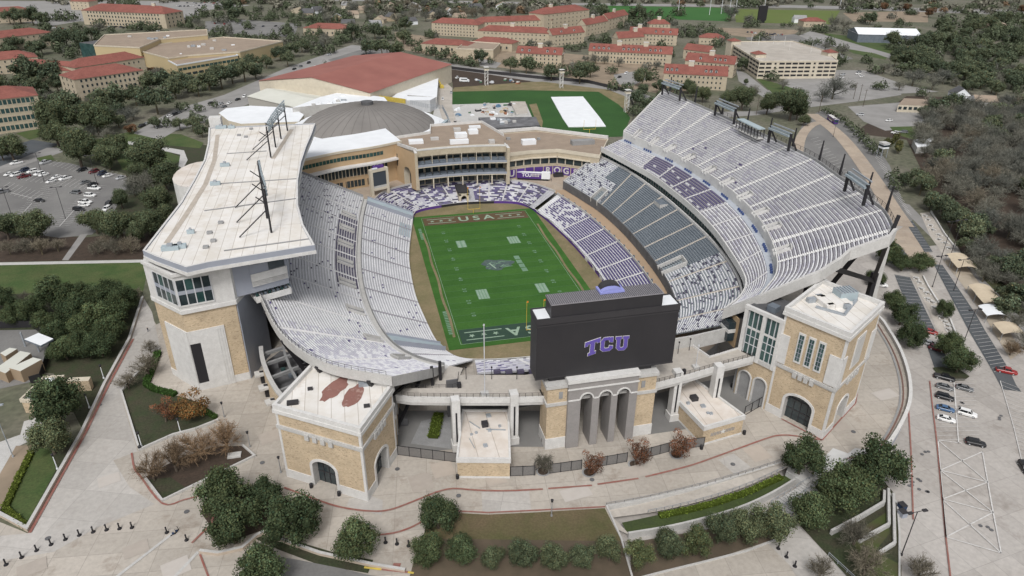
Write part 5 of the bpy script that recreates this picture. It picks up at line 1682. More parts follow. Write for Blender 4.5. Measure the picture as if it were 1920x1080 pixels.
for(r0,z0),(r1,z1)in zip(prof,prof[1:]):
 for j in range(n):
  a0,a1=2*pi*j/n,2*pi*(j+1)/n
  b.face([(DC.x+DR*r0*cos(a0),DC.y+DR*r0*sin(a0),z0),(DC.x+DR*r0*cos(a1),DC.y+DR*r0*sin(a1),z0),(DC.x+DR*r1*cos(a1),DC.y+DR*r1*sin(a1),z1),(DC.x+DR*r1*cos(a0),DC.y+DR*r1*sin(a0),z1)],ROOFG)
b.build('dome',ar,smooth=True)
b=MB()
for j in range(40):
 a0=2*pi*j/40
 for(r0,z0),(r1,z1)in zip(prof,prof[1:]):b.bar((DC.x+DR*r0*cos(a0),DC.y+DR*r0*sin(a0),z0+.03),(DC.x+DR*r1*cos(a0),DC.y+DR*r1*sin(a0),z1+.03),.22,mat('dome_seam',(.15,.14,.13),bigamt=0),.12)
b.build('dome_seams',ar)
b=MB();b.cyl((DC.x,DC.y,27.4),(DC.x,DC.y,29.6),3.4,3.4,ROOFDK,24);b.build('cap',ar)
b=MB()
for j in range(n):
 a0,a1=2*pi*j/n,2*pi*(j+1)/n
 P=lambda r,a,z:(DC.x+r*cos(a),DC.y+r*sin(a),z)
 b.face([P(DR*.985,a0,16.9),P(DR*1.07,a0,16.9),P(DR*1.07,a1,16.9),P(DR*.985,a1,16.9)][::-1],SNOW)
 b.face([P(DR*1.07,a0,16.9),P(DR*1.07,a0,14),P(DR*1.07,a1,14),P(DR*1.07,a1,16.9)][::-1],SNOW)
 b.face([P(DR*1.07,a0,14.4),P(DR*1.24,a0,13.6),P(DR*1.24,a1,13.6),P(DR*1.07,a1,14.4)][::-1],SNOW if sin(a0)>-.9 else CONC)
 b.face([P(DR*1.24,a0,13.6),P(DR*1.24,a0,0),P(DR*1.24,a1,0),P(DR*1.24,a1,13.6)][::-1],CREAM)
b.build('white_ring_roof',ar)
railing('roof_screen',[at(u,v,14)for u,v in((770,196),(800,203),(830,205),(838,220),(846,240))],2.6,STEEL,'grey louvred screen fence beside the arena dome',step=2,mesh_lines=6,w=.16,cat='screen fence')
b=MB()
for k in range(34):
 p=at(792+R_.uniform(0,48),228+R_.uniform(0,28),13.5);s=R_.uniform(.6,1.8)
 b.box(p.x-s,p.y-s*.7,12.6,p.x+s,p.y+s*.7,13.6+R_.uniform(.3,2.2),R_.choice([STEEL,SLATEP,ALU,CONC,STEEL]))
for a_,c_ in(((800,250),(822,232)),((806,254),(838,226)),((792,246),(812,240))):b.bar(at(*a_,16),at(*c_,16),1.6,SLATEP,1.4)
b.build('mechanical_plant',label='cluster of grey ducts and air handlers between dome and club building',cat='ducts')
def flat(name,label,cat,roofpx,z,wall_m,roof_m,par=None,z0=0.0,units=0,windows=None,group=None):
 """flat roofed building from its roof outline"""
 P=[at(u,v,z).xy for u,v in roofpx]
 OCC.append([tuple(p)for p in P])
 c=sum((Vector(p)for p in P),Vector((0,0)))/len(P)
 t=thing(name,label,cat,(c.x,c.y,z0),group)
 b=MB();b.prism([tuple(p)for p in P],z0,z,wall_m,roof_m);b.build('wall',t)
 if par:
  b=MB();b.wall([Vector(p)for p in P],z-.3,1.1,.5,par,closed=True);b.build('parapet',t)
 if units:
  b=MB()
  for k in range(units):
   i=R_.randrange(len(P));q=Vector(P[i]).lerp(c,R_.uniform(.35,.95));s=R_.uniform(.8,2)
   b.box(q.x-s,q.y-s*.7,z-.02,q.x+s,q.y+s*.7,z+R_.uniform(.6,1.8),R_.choice([STEEL,CONC,SNOW]))
  b.build('roof_unit',t)
 for wn in(windows or[]):
  i,za,zb,cnt,mm=wn[:5]
  p,q=Vector(P[i]),Vector(P[(i+1)%len(P)]);LL=(q-p).length
  mid=(p+q)/2;nrm=Vector((q.y-p.y,p.x-q.x)).normalized()
  if(mid-c).dot(nrm)<0:p,q=q,p
  f=fr(p,q);g=wn[5]if len(wn)>5 else.18
  me=None
  for k in range(cnt):
   x0,x1=LL*(k+g)/cnt,LL*(k+1-g)/cnt
   w=MB((0,0,f[2]));hw=(x1-x0)/2;w.box(-hw,-.14,0,hw,.1,zb-za,mm)
   if me is None:me=w.mesh('window')
   cx=(x0+x1)/2;child('window',me,t,(p.x+cos(f[2])*cx-c.x,p.y+sin(f[2])*cx-c.y,za-z0))
 return t,P
flat('flat_roof_hall','low hall with bright white flat roof left of the arena dome','building',[(410,212),(424,203),(470,198),(548,202),(570,215),(560,228),(452,232),(428,226)],9,CREAM,SNOW,None)
flat('fieldhouse_link','white roofed link building between dome and red roofed fieldhouse','building',[(548,202),(600,182),(640,172),(720,182),(735,200),(690,190),(600,196)],12,CONC,SNOW,None,units=8)
def gable(name,label,cat,A0,A1,zE,D,rise,wall_m,roof_m,z0=0.0,hip=False,group=None,eave=.5,axis_along=True):
 """pitched roof house: A0, A1 = front eave corners (photo survey) at height zE, depth D away from the viewer"""
 p,q=(A0,A1)if isinstance(A0,Vector)else(at(*A0,zE),at(*A1,zE))
 LL=(q.xy-p.xy).length;a=atan2(q.y-p.y,q.x-p.x)
 t=thing(name,label,cat,((p.x+q.x)/2,(p.y+q.y)/2,z0),group)
 f=(p.x,p.y,a)
 OCC.append([(p.x+x*cos(a)-y*sin(a),p.y+x*sin(a)+y*cos(a))for x,y in((-4,-4),(LL+4,-4),(LL+4,D+4),(-4,D+4))])
 b=MB(f);b.prism([(0,0),(LL,0),(LL,D),(0,D)],z0,zE,wall_m,cap=False)
 r=MB(f);e=eave;zz=zE-.15
 if axis_along:
  if hip:
   hp_=min(D*.5,LL*.4)
   r0,r1=(hp_,D/2,zE+rise),(LL-hp_,D/2,zE+rise)
  else:
   r0,r1=(-e*.5,D/2,zE+rise),(LL+e*.5,D/2,zE+rise)
  c0,c1,c2,c3=(-e,-e,zz),(LL+e,-e,zz),(LL+e,D+e,zz),(-e,D+e,zz)
  r.face([c0,c1,r1,r0],roof_m);r.face([c2,c3,r0,r1],roof_m)
  if hip:
   r.face([c1,c2,r1],roof_m);r.face([c3,c0,r0],roof_m)
  else:
   b.face([(0,0,zE),(0,D/2,zE+rise-.2),(0,D,zE)],wall_m);b.face([(LL,0,zE),(LL,D,zE),(LL,D/2,zE+rise-.2)],wall_m)
 else:
  r0,r1=(LL/2,-e*.5,zE+rise),(LL/2,D+e*.5,zE+rise)
  c0,c1,c2,c3=(-e,-e,zz),(LL+e,-e,zz),(LL+e,D+e,zz),(-e,D+e,zz)
  r.face([c0,r0,r1,c3],roof_m);r.face([c1,c2,r1,r0],roof_m)
  b.face([(0,0,zE),(LL,0,zE),(LL/2,0,zE+rise-.2)],wall_m);b.face([(0,D,zE),(LL/2,D,zE+rise-.2),(LL,D,zE)],wall_m)
 r.face([c0,c3,c2,c1],WHITE)
 b.build('wall',t);r.build('roof',t)
 return t,f,LL,D
gable('grey_shed','plain pale grey metal shed with low roof beside the red roofed fieldhouse','shed',(464,180),(575,206),8.5,34,2.6,mat('beige_metal_wall',(.42,.40,.36),bigamt=.06),ROOFLT)
E0,E1=at(694,172,15.5),at(848,123,13.5)
E1.z=E0.z=14.5
rh=thing('fieldhouse','long fieldhouse with broad faded red gable roof','building',tuple((E0+E1)/2))
d=(E1.xy-E0.xy);LL=d.length;a=atan2(d.y,d.x)
R0=at(556,153,21)
f=(E0.x,E0.y,a)
R1=at(753,105,21)
b=MB();
nrm=Vector((-sin(a),cos(a)));wd=max(30,(R0.xy-E0.xy).dot(nrm));
rd0=E0.xy+nrm*wd;
P=lambda x,y,z:(x,y,z)
b=MB(f)
ex0=(R0.xy-E0.xy).dot(d.normalized());
b.face([(0,0,14.5),(LL,0,14.5),(LL,wd,21),(0,wd,21)],ROOFR2);b.face([(0,wd,21),(LL,wd,21),(LL,2*wd,14.5),(0,2*wd,14.5)],ROOFR2)
b.build('roof',rh)
b=MB(f);b.prism([(.5,.5),(LL-.5,.5),(LL-.5,2*wd-.5),(.5,2*wd-.5)],0,14.3,CREAM,cap=False)
for x in(.5,LL-.5):b.face([(x,.5,14.2),(x,2*wd-.5,14.2),(x,wd,20.8)],CREAM)
b.build('wall',rh)
flat('annex_under_construction','bright white flat roofed annex under construction beside the fieldhouse','building',[(730,186),(764,160),(816,144),(822,146),(819,182),(764,178),(762,186)],7.5,CONC,SNOW,None)
flat('annex_block','white block with dark end under construction by the arena ring','building',[(763,180),(817,182),(806,188),(762,188)],8.5,ALU,SNOW,None)
b=MB();b.bar(at(695,181,9),at(760,190,9),.5,LINEY,3.2);b.build('yellow_barrier',label='long yellow barrier band in front of the white annex',cat='barrier')
lf=thing('boom_lift','yellow boom lift leaning against the fieldhouse wall','boom lift',tuple(at(827,165,0)))
p=at(828,165,0);b=MB();b.box(p.x-1.5,p.y-2.5,.3,p.x+1.5,p.y+2.5,2.2,LINEY);b.build('chassis',lf)
b=MB();b.bar((p.x,p.y,2),(p.x-6,p.y+6,14),.7,LINEY);b.build('boom',lf)
dkb,_=flat('site_building','low unfinished building with mottled dark grey roof on the building site','building',[(897,220),(1005,219),(1012,235),(915,240)],5.2,ROOFDK,mat('mottled_grey_roof',(.2,.2,.21),(.12,.12,.125),.25,bigamt=.2),None,units=10)
b=MB();p,q=at(938,248,0),at(962,246,0);b.box(p.x,p.y-.6,0,q.x,p.y-.2,4.4,CREAM);b.build('plywood_wall',dkb)
WINM={}
def windows(t,f,LL,z0,zE,rows,cols,w=1.1,h=1.6,m=None,side=0,D=0,margin=.06):
 """separate window meshes in a regular grid: side 0 = front, 1 = right end, 2 = left end"""
 m=m or GLASS
 L2=LL if side==0 else D
 key=(round(w,2),round(h,2),m.name,round(f[2],4),side)
 if key not in WINM:
  ang=f[2]+(0 if side==0 else(pi/2 if side==1 else-pi/2))
  b=MB((0,0,ang));b.box(-w/2,-.12,0,w/2,.08,h,m);b.box(-w/2-.15,-.2,-.2,w/2+.15,.0,0,CREAM)
  WINM[key]=b.mesh('window')
 org=parent_origin(t)
 for r in range(rows):
  z=z0+(zE-z0)*(r+.28)/rows
  for c in range(cols):
   x=L2*(margin+(1-2*margin)*(c+.5)/cols)
   lx,ly=(x,0)if side==0 else((LL,x)if side==1 else(0,D-x))
   wx=f[0]+lx*cos(f[2])-ly*sin(f[2]);wy=f[1]+lx*sin(f[2])+ly*cos(f[2])
   child('window',WINM[key],t,(wx-org.x,wy-org.y,z-org.z))
def dormers(t,f,xs,D,zE,rise,m=ROOFR):
 for x in xs:
  b=MB(f);y0=D*.12;y1=D*.34;zb=zE+rise*.2;zt=zb+2.2
  b.box(x-.9,y0,zb,x+.9,y1+1.5,zt,WHITE)
  b.face([(x-.55,y0-.05,zb+.5),(x+.55,y0-.05,zb+.5),(x+.55,y0-.05,zt-.2),(x-.55,y0-.05,zt-.2)],GLASS)
  b.face([(x-1.15,y0-.2,zt),(x,y0-.2,zt+1.0),(x,y1+3,zt+1.0),(x-1.15,y1+3,zt)],m)
  b.face([(x,y0-.2,zt+1.0),(x+1.15,y0-.2,zt),(x+1.15,y1+3,zt),(x,y1+3,zt+1.0)],m)
  b.build('dormer',t)
def chimneys(t,f,xs,D,z,w=2.2,h=4.2):
 for x in xs:
  b=MB(f);b.box(x-w,D/2-1.3,z-2.5,x+w,D/2+1.3,z+h-1.5,CREAM);b.box(x-w-.2,D/2-1.5,z+h-1.5,x+w+.2,D/2+1.5,z+h-1.1,WHITE);b.build('chimney',t)
def dorm(label,A0,A1,zE,D,rise,rows,cols,hip=True,name='residence_hall',dm=(),ch=(),side=None,w=1.1,h=1.6,wall=BRICK2,gm=None,cat='building'):
 t,f,LL,D=gable(name,label,cat,A0,A1,zE,D,rise,wall,ROOFR,hip=hip,group=None)
 windows(t,f,LL,0,zE,rows,cols,w,h,gm)
 if side:
  s,r,c=side;windows(t,f,LL,0,zE,r,c,w,h,gm,s,D)
 if dm:dormers(t,f,[LL*x for x in dm],D,zE,rise)
 if ch:chimneys(t,f,[LL*x for x in ch],D,zE+rise)
 return t,f,LL
dorm('cream four storey hall with red hip roof at the left end of the dorm group',(809,42),(896,47),14,20,5,4,13)
dorm('cream hall with red roof and central chimney, second row of the dorm group',(896,57),(1033,63),13,20,5,3,16,ch=(.45,),side=(1,3,4))
dorm('long red roofed hall behind the second row of dorms',(893,42),(1036,37),15,18,5,4,16)
dorm('taller five storey hall with red roof at the back of the dorm group',(1020,27),(1105,18),22,26,6,5,10,ch=(.3,),side=(1,5,5))
dorm('low cream dining hall with wide red roof left of the dorm street',(789,81),(877,86),8,24,4,1,8,w=1.8,h=2.5)
dorm('low cream hall with red roof joined to the dining hall',(886,77),(960,82),8,20,4,1,6,w=1.8,h=2.5)
flat('flat_link','cream flat roofed link between the two dining halls','building',[(855,92),(925,94),(938,82),(876,78)],8,BRICK2,ROOFT,CREAM)
dorm('cream gabled hall with big central chimney and four dormers',(968,99),(1053,103),9.5,15,5.5,3,10,hip=False,dm=(.12,.28,.68,.84),ch=(.5,),side=(1,3,3))
dorm('long cream hall with red roof, three dormer groups and pillared door',(1104,95),(1260,102),10.5,15,6,3,22,hip=False,dm=(.06,.12,.18,.24,.42,.48,.54,.6,.74,.8,.86),ch=(.36,.68),side=(1,3,3))
dorm('cream row house hall with red roof and dormers behind the long hall',(1180,62),(1270,66),11,15,6,3,12,hip=False,dm=(.55,.7,.85),ch=(.2,),side=(1,3,3))
dorm('gabled cream row house at the front of the dorm street',(1036,66),(1096,60),12,13,6,3,8,hip=False,dm=(.3,.7),ch=(.5,))
dorm('gabled cream row house in the middle of the dorm street',(1099,47),(1140,39),13,13,6,3,6,hip=False,ch=(.5,))
dorm('gabled cream row house at the far end of the dorm street',(1140,36),(1178,27),13,13,6,3,6,hip=False,ch=(.5,))
dorm('small red roofed hall facing the dorm court with tall chimney',(1160,72),(1208,69),9,13,6,2,6,hip=False,ch=(.75,))
dorm('small far house with red roof and chimney left of the garage',(1218,45),(1257,45),9,14,5,2,5,ch=(.5,))
dorm('red roofed hall end standing in front of its twin by the parking garage',(1245,137),(1364,143),11.5,14,6.5,3,13,hip=False,dm=(.05,.12,.2,.66,.74,.82),ch=(.42,),side=(1,3,3))
dorm('red roofed hall just behind its twin by the parking garage',(1285,113),(1377,121),11.5,14,6,3,10,hip=False,dm=(.3,.6,.7,.8),ch=(.5,),side=(1,3,3))
dorm('small red roofed house left of the far garage corner',(1282,92),(1330,98),9,14,5,2,6,hip=False)
dorm('low red roofed house by the construction yard',(1311,70),(1358,72),7,16,4,1,6)
dorm('big cream library hall with long red roof at the top left',(152,19),(308,26),17,34,7,4,24,gm=GLASS,ch=(.78,),side=(1,4,4),w=1.7,h=2.2)
dorm('tan five storey hall with red roof and white balconies',(138,149),(268,131),19,26,5,5,13,side=(2,5,3),w=1.3,h=1.9)
dorm('tan four storey hall with tall green windows at the far left edge',(-60,192),(70,178),21,30,5,4,13,side=(1,4,5),gm=GLASSG,w=1.9,h=2.9)
dorm('long red roofed wing behind the tan hall with balconies',(140,127),(270,107),16,20,5,3,12)
dorm('red roofed hall joined to the long wing, left of it',(20,125),(135,133),13,22,5,3,9)
dorm('far left red roofed hall with gabled end',(-70,118),(70,106),12,24,5,3,10)
dorm('red roofed hall in the trees at the left edge',(-60,78),(98,60),13,28,5,3,12)
dorm('long red roofed hall at the top left corner',(-60,26),(60,20),13,26,5,3,8)
dorm('small red roofed pavilion beyond the car park',(568,52),(650,55),8,26,4.5,1,8,w=1.6,h=2.2)
dorm('small far red roofed building left of the library',(130,2),(165,3),12,20,5,3,4)
flat('recreation_centre','modern tan recreation centre main hall with brown flat roof','building',[(196,66),(388,56),(389,66),(300,74),(262,90),(176,86)],17,mat('yellow_tan_wall',(.52,.42,.25),bigamt=.06),ROOFT,CREAM,units=6,windows=[(3,6,10,5,GLASS)])
flat('recreation_wing','low tan recreation wing with long glass strip and brown roof','building',[(262,96),(285,86),(330,79),(420,70),(530,78),(450,98),(352,105),(316,110)],13,MATS['yellow_tan_wall'],ROOFT,CREAM,units=9,windows=[(5,7,10,6,GLASS)])
flat('recreation_wing','tan recreation wing with two window strips facing the street','building',[(312,112),(352,104),(430,96),(446,104),(332,123)],11,MATS['yellow_tan_wall'],ROOFT,SNOW,windows=[(3,6.5,8.5,14,GLASSG,.08),(3,2,4,10,GLASS,.12)])
flat('gym_block','black sided gym block at the end of the recreation centre','building',[(448,96),(528,78),(520,77),(440,92)],10.5,BLACK,ROOFT,CREAM)
flat('glass_atrium','dark glass atrium at the left end of the recreation centre','building',[(148,80),(178,76),(222,66),(258,70),(232,80),(180,84)],15,GLASSG,ROOFDK,None)
GZ=14.5
gr_,GP=flat('parking_garage','four level cream parking garage with open top deck','parking garage',[(1424,116),(1571,115),(1548,96),(1487,78),(1374,79),(1376,86)],GZ,CREAM,DECK,CREAM)
for lev in range(4):
 z=2.2+lev*3.3
 for i,cnt in((0,12),(5,9)):
  p,q=Vector(GP[i]),Vector(GP[(i+1)%6]);c=gr_.location.xy
  mid=(p+q)/2;nrm=Vector((q.y-p.y,p.x-q.x)).normalized()
  if(mid-c).dot(nrm)<0:p,q=q,p
  LL=(q-p).length;f=fr(p,q)
  for k in range(cnt):
   if cnt==12 and k%6 in(2,):g0,g1=.35,.65
   else:g0,g1=.1,.9
   w=MB(f);w.box(LL*(k+g0)/cnt,-.15,z,LL*(k+g1)/cnt,.05,z+1.5,BLACK);w.build('opening',gr_)
for(u,v)in((1422,100),(1556,97),(1376,76)):
 p=at(u,v,GZ+3)
 b=MB();b.prism([(p.x-5,p.y-5),(p.x+5,p.y-5),(p.x+5,p.y+5),(p.x-5,p.y+5)],0,GZ+3,CREAM)
 for(x0,y0),(x1,y1)in zip(((-5.6,-5.6),(5.6,-5.6),(5.6,5.6),(-5.6,5.6)),((5.6,-5.6),(5.6,5.6),(-5.6,5.6),(-5.6,-5.6))):
  b.face([(p.x+x0,p.y+y0,GZ+3),(p.x+x1,p.y+y1,GZ+3),(p.x,p.y,GZ+5.5)],ROOFR)
 b.build('stair_tower',gr_)
for k,(u,v)in enumerate(((1408,82),(1422,84),(1450,82),(1470,86),(1480,94),(1520,100))):
 pole('lamp_post',at(u,v,GZ),9,.16,WHITE,'tall white lamp post on the top deck of the parking garage','lamp post',group='lamp posts on the garage roof')
dorm('small cream fieldhouse with red roof beside the olive sports field',(1508,40),(1549,40),7,18,4,1,5)
gable('indoor_hall','blue grey metal hall with white gable roof among the trees','hall',(1610,64),(1728,67),9,40,5,SLATE,SNOW)
b=MB();p=at(1427,43,0);b.bar((p.x-5,p.y,4),(p.x+5,p.y,4),.8,BLACK,8);b.bar((p.x-6,p.y,0),(p.x-6,p.y,20),.8,BLACK);b.box(p.x-6.5,p.y-1,3,p.x+6.5,p.y+1,22,BLACK);b.build('score_panel',label='black backed scoreboard beside the far olive sports field',cat='scoreboard')
for u,v in((1271,30),(1330,28),(1352,26),(1368,22),(1378,30),(1433,17),(1575,12)):
 pole('floodlight_mast',at(u,v,0),34,.5,ALU,'tall thin pale floodlight mast beside the far sports fields','floodlight mast',group='masts round the far sports fields')
gable('bungalow','white bungalow with brown roof at the edge of the bare woods','house',(1830,190),(1872,192),4.5,14,3.5,SNOW,ROOFT)
gable('bungalow','white cottage with dark steep roof by the lane','house',(1788,178),(1822,180),5.5,14,5,SNOW,ROOFDK,axis_along=False)
flat('low_shop','low shop with brown flat roof and dark windows by the side lot','building',[(1684,197),(1742,199),(1738,186),(1695,184)],5,CREAM,ROOFT,None,windows=[(0,2,4,6,GLASS)])
gable('ranch_house','low house with grey roof at the upper right edge','house',(1846,46),(1890,46),5,22,5,BRICK2,ROOFT,hip=True)
flat('white_shed','small white roofed shed hidden at the edge of the bare trees','shed',[(1712,262),(1752,258),(1742,274),(1720,276)],4,CONC,SNOW,None)
cnt=0
rr=random.Random(21)
for(u,v)in((655,28),(700,36),(730,33),(762,40),(800,28),(590,22),(620,34),(566,25),(836,22),(880,16),(545,18),(675,18),(770,14),(720,12),(930,12),(640,10),(1490,36),(855,33),(690,46),(640,44)):
 L_=rr.uniform(12,20)*(1.0 if v>20 else 1.4)
 p=at(u,v,5);a=rr.uniform(-.4,.5)
 A0=Vector((p.x,p.y,5));A1=Vector((p.x+L_*cos(a),p.y+L_*sin(a),5))
 t,f,LL,D=gable('suburban_house','small pale suburban house with grey pitched roof among distant bare trees','house',A0,A1,rr.uniform(4.5,6),rr.uniform(10,14),rr.uniform(4,6),rr.choice([SNOW,BRICK2,BRICK,CREAM]),rr.choice([ROOFDK,ROOFT,CONCG,ROOFDK]),group='suburban houses on the skyline',axis_along=rr.random()<.6)
for i,(pts,z,lab)in enumerate((([(0,662),(18,652),(32,654),(10,668)],3.5,'tan air chiller unit farthest left in the fenced yard'),([(-10,692),(38,658),(58,662),(10,700)],3.5,'long tan air chiller unit in the middle of the fenced yard'),([(17,690),(62,670),(78,674),(38,696)],4.0,'tan air chiller unit nearest the camera in the fenced yard'))):
 flat('chiller_unit',lab,'chiller',pts,z,mat('tan_metal_louvre',(.33,.25,.17),bigamt=.1),ROOFLT,None)
yc_,_=flat('yard_canopy','white flat canopy on grey legs over the fenced yard','canopy',[(45,636),(72,624),(100,635),(76,648)],6,SLATE,SNOW,None,z0=5.4)
for u,v in((48,650),(74,660),(98,648)):b=MB();p=at(u,v,0);b.bar(p,p+Vector((0,0,5.4)),.4,STEEL);b.build('leg',yc_)
for pts,lab in(([(-60,618),(60,614),(102,640)],'black mesh fence behind the chiller yard'),([(102,640),(78,714),(58,720)],'black mesh fence at the near side of the chiller yard')):
 P=px(pts);b=MB();b.wall([Vector(p)for p in P],0,2.6,.12,BLACK);b.build('yard_fence',label=lab,cat='fence')
sb_,P=flat('pump_house','small roofless tan block house with white tank beside the left walkway','block house',[(40,752),(84,710),(120,708),(92,756)],4,BRICK,CONCG,CREAM)
b=MB();p=at(88,733,4);b.box(p.x-1.3,p.y-3.5,4,p.x+1.3,p.y+3.5,6,SNOW);b.build('tank',sb_)
flat('block_shed','tiny tan shed right of the roofless block house','shed',[(124,716),(130,708),(170,706),(166,714)],3.5,BRICK,CREAM,None)
w=MB(fr(p,q_))if False else MB(fr(at(968,333.5,Z7)-Vector((0,1.5,0)),at(1030,336.5,Z7)-Vector((0,1.5,0))))
for r0 in(2.0,2.9):
 for k in range(6 if r0>2.5 else 5):w.box(7.6+k*.75,-1.27,Z7+r0-.0,8.15+k*.75,-1.22,Z7+r0+.65,LINEW)
w.build('lettering_block',tr)
ORD=['first','second','third','fourth','fifth','sixth','seventh','eighth','ninth','tenth','eleventh','twelfth','thirteenth','fourteenth','fifteenth','sixteenth','seventeenth','eighteenth','nineteenth','twentieth']
def leaf_mesh(name,seed,nleaf,base,var,R=6.0,flat=.62,zc=5.6,nb=15,size=.5,core=True,twiggy=False):
 r=np.random.default_rng(seed)
 cs=[];rs=[]
 while len(cs)<nb:
  p=r.uniform(-1,1,3)
  if(p**2).sum()>1 or p[2]<-.75:continue
  q=p*np.array([R*.74,R*.74,R*flat*.78]);rad=R*r.uniform(.19,.38)
  cs.append(q+np.array([0,0,zc]));rs.append(rad)
 cs=np.array(cs);rs=np.array(rs);tone=r.uniform(.7,1.3,nb)
 V=[];F=[];T=[]
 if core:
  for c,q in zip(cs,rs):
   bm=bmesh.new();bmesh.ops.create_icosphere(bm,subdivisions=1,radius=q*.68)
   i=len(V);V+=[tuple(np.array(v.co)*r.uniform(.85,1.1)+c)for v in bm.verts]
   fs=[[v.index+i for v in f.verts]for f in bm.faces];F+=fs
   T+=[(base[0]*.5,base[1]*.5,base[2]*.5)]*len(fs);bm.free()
 pr=rs**2/np.sum(rs**2)
 k=r.choice(nb,nleaf,p=pr)
 d=r.normal(size=(nleaf,3));d[:,2]+=.25;d/=np.linalg.norm(d,axis=1)[:,None]
 rad=rs[k]*r.uniform(.66,1.16,nleaf)
 P=cs[k]+d*rad[:,None]
 nrm=d+r.normal(size=(nleaf,3))*.55;nrm/=np.linalg.norm(nrm,axis=1)[:,None]
 t=np.cross(nrm,r.normal(size=(nleaf,3)));t/=np.linalg.norm(t,axis=1)[:,None]
 b=np.cross(nrm,t)
 s=size*r.uniform(.55,1.3,nleaf)
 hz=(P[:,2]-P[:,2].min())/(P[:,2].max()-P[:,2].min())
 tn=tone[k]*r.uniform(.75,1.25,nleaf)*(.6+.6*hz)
 hue=r.normal(size=nleaf)*var
 i0=len(V)
 a1=P+t*s[:,None]*.5;a2=P+b*s[:,None]*.42;a3=P-t*s[:,None]*.5;a4=P-b*s[:,None]*.42
 Q=np.stack([a1,a2,a3,a4],1).reshape(-1,3)
 V+=[tuple(x)for x in Q.tolist()]
 F+=[[i0+4*j,i0+4*j+1,i0+4*j+2,i0+4*j+3]for j in range(nleaf)]
 T+=[(base[0]*tn[j]*(1+hue[j]),base[1]*tn[j],base[2]*tn[j]*(1-hue[j]*.5))for j in range(nleaf)]
 return V,F,T
def twig_mesh(seed,n,base,R=6.0,H=11.0,nbr=26):
 r=np.random.default_rng(seed);V=[];F=[];T=[]
 def quad(p,q,w0,w1,c):
  p=np.array(p);q=np.array(q);d=q-p
  s=np.cross(d,r.normal(size=3));nn=np.linalg.norm(s)
  if nn<1e-6:return
  s/=nn;i=len(V)
  V.extend([tuple(p+s*w0),tuple(p-s*w0),tuple(q-s*w1),tuple(q+s*w1)]);F.append([i,i+1,i+2,i+3]);T.append(c)
 tips=[]
 for j in range(nbr):
  a=r.uniform(0,2*pi);el=r.uniform(.25,1.35);L=R*r.uniform(.55,1.0)
  s0=np.array([0,0,H*r.uniform(.12,.35)])
  e=s0+np.array([cos(a)*cos(el)*L,sin(a)*cos(el)*L,sin(el)*L*1.05])
  m=(s0+e)/2+r.normal(size=3)*.4
  quad(s0,m,.13,.09,tuple(x*.8 for x in base));quad(m,e,.09,.05,tuple(x*.85 for x in base));tips+=[(m,e)]*1
 for j in range(n):
  m,e=tips[r.integers(len(tips))]
  t=r.uniform(0,1);p=m+(e-m)*t
  d=(e-m)/np.linalg.norm(e-m)+r.normal(size=3)*.75;d/=np.linalg.norm(d)
  L=r.uniform(.8,2.2);q=p+d*L
  k=r.uniform(.6,1.5);c=tuple(x*k for x in base)
  quad(p,q,.05,.025,c)
  for _ in range(2):
   d2=d+r.normal(size=3)*.7;q2=q+d2/np.linalg.norm(d2)*r.uniform(.4,1.0)
   quad(q,q2,.035,.02,c)
 return V,F,T
def mk(name,VFT,mats,extra=None):
 V,F,T=VFT
 me=bpy.data.meshes.new(name)
 V=list(V);F=list(F);T=list(T)
 me.from_pydata(V,[],F)
 me.materials.append(mats)
 at_=me.color_attributes.new('tint','FLOAT_COLOR','CORNER')
 cols=[]
 for f,t in zip(F,T):cols+=[t[0],t[1],t[2],1.0]*len(f)
 at_.data.foreach_set('color',np.array(cols,dtype=np.float32))
 me.update()
 return me
def trunk_vft(seed,H=4.6,r0=.42,limbs=5,reach=2.8,top=6.5,col=(.1,.08,.065)):
 b=MB();r=random.Random(seed)
 b.cyl((0,0,0),(r.uniform(-.2,.2),r.uniform(-.2,.2),H*.55),r0,r0*.72,BARK,8)
 for j in range(limbs):
  a=2*pi*j/limbs+r.uniform(-.4,.4)
  b.cyl((0,0,H*.48),(cos(a)*reach,sin(a)*reach,top*r.uniform(.8,1.1)),r0*.55,r0*.2,BARK,6)
 return b
TRUNK=[trunk_vft(k).mesh('trunk')for k in range(2)]
OAKC=(.08,.092,.06)
CROWN={'oak':[mk('crown',leaf_mesh('c',10+k,7500,OAKC,.1,nb=26+2*k,size=.38),LEAF)for k in range(4)],'live':[mk('crown',leaf_mesh('c',30+k,8000,(.062,.078,.046),.1,flat=.78,zc=5.2,nb=28,size=.38),LEAF)for k in range(3)],'olive':[mk('crown',leaf_mesh('c',40+k,5000,(.1,.11,.06),.12,nb=22,size=.38),LEAF)for k in range(2)],'orange':[mk('crown',leaf_mesh('c',50,3400,(.17,.095,.045),.2,flat=.85,zc=5.5,nb=13,size=.42,core=False),LEAF)],'russet':[mk('crown',leaf_mesh('c',52,2300,(.14,.065,.045),.2,flat=.85,zc=5.5,nb=13,size=.4,core=False),LEAF)],'bare':[mk('crown',twig_mesh(60+k,900,(.13,.112,.1)),LEAF)for k in range(3)],'barebrown':[mk('crown',twig_mesh(66+k,1000,(.17,.115,.085)),LEAF)for k in range(2)],'cypress':[mk('crown',leaf_mesh('c',70,2400,(.05,.062,.035),.1,R=4.2,flat=1.5,zc=6.5,nb=12),LEAF)],}
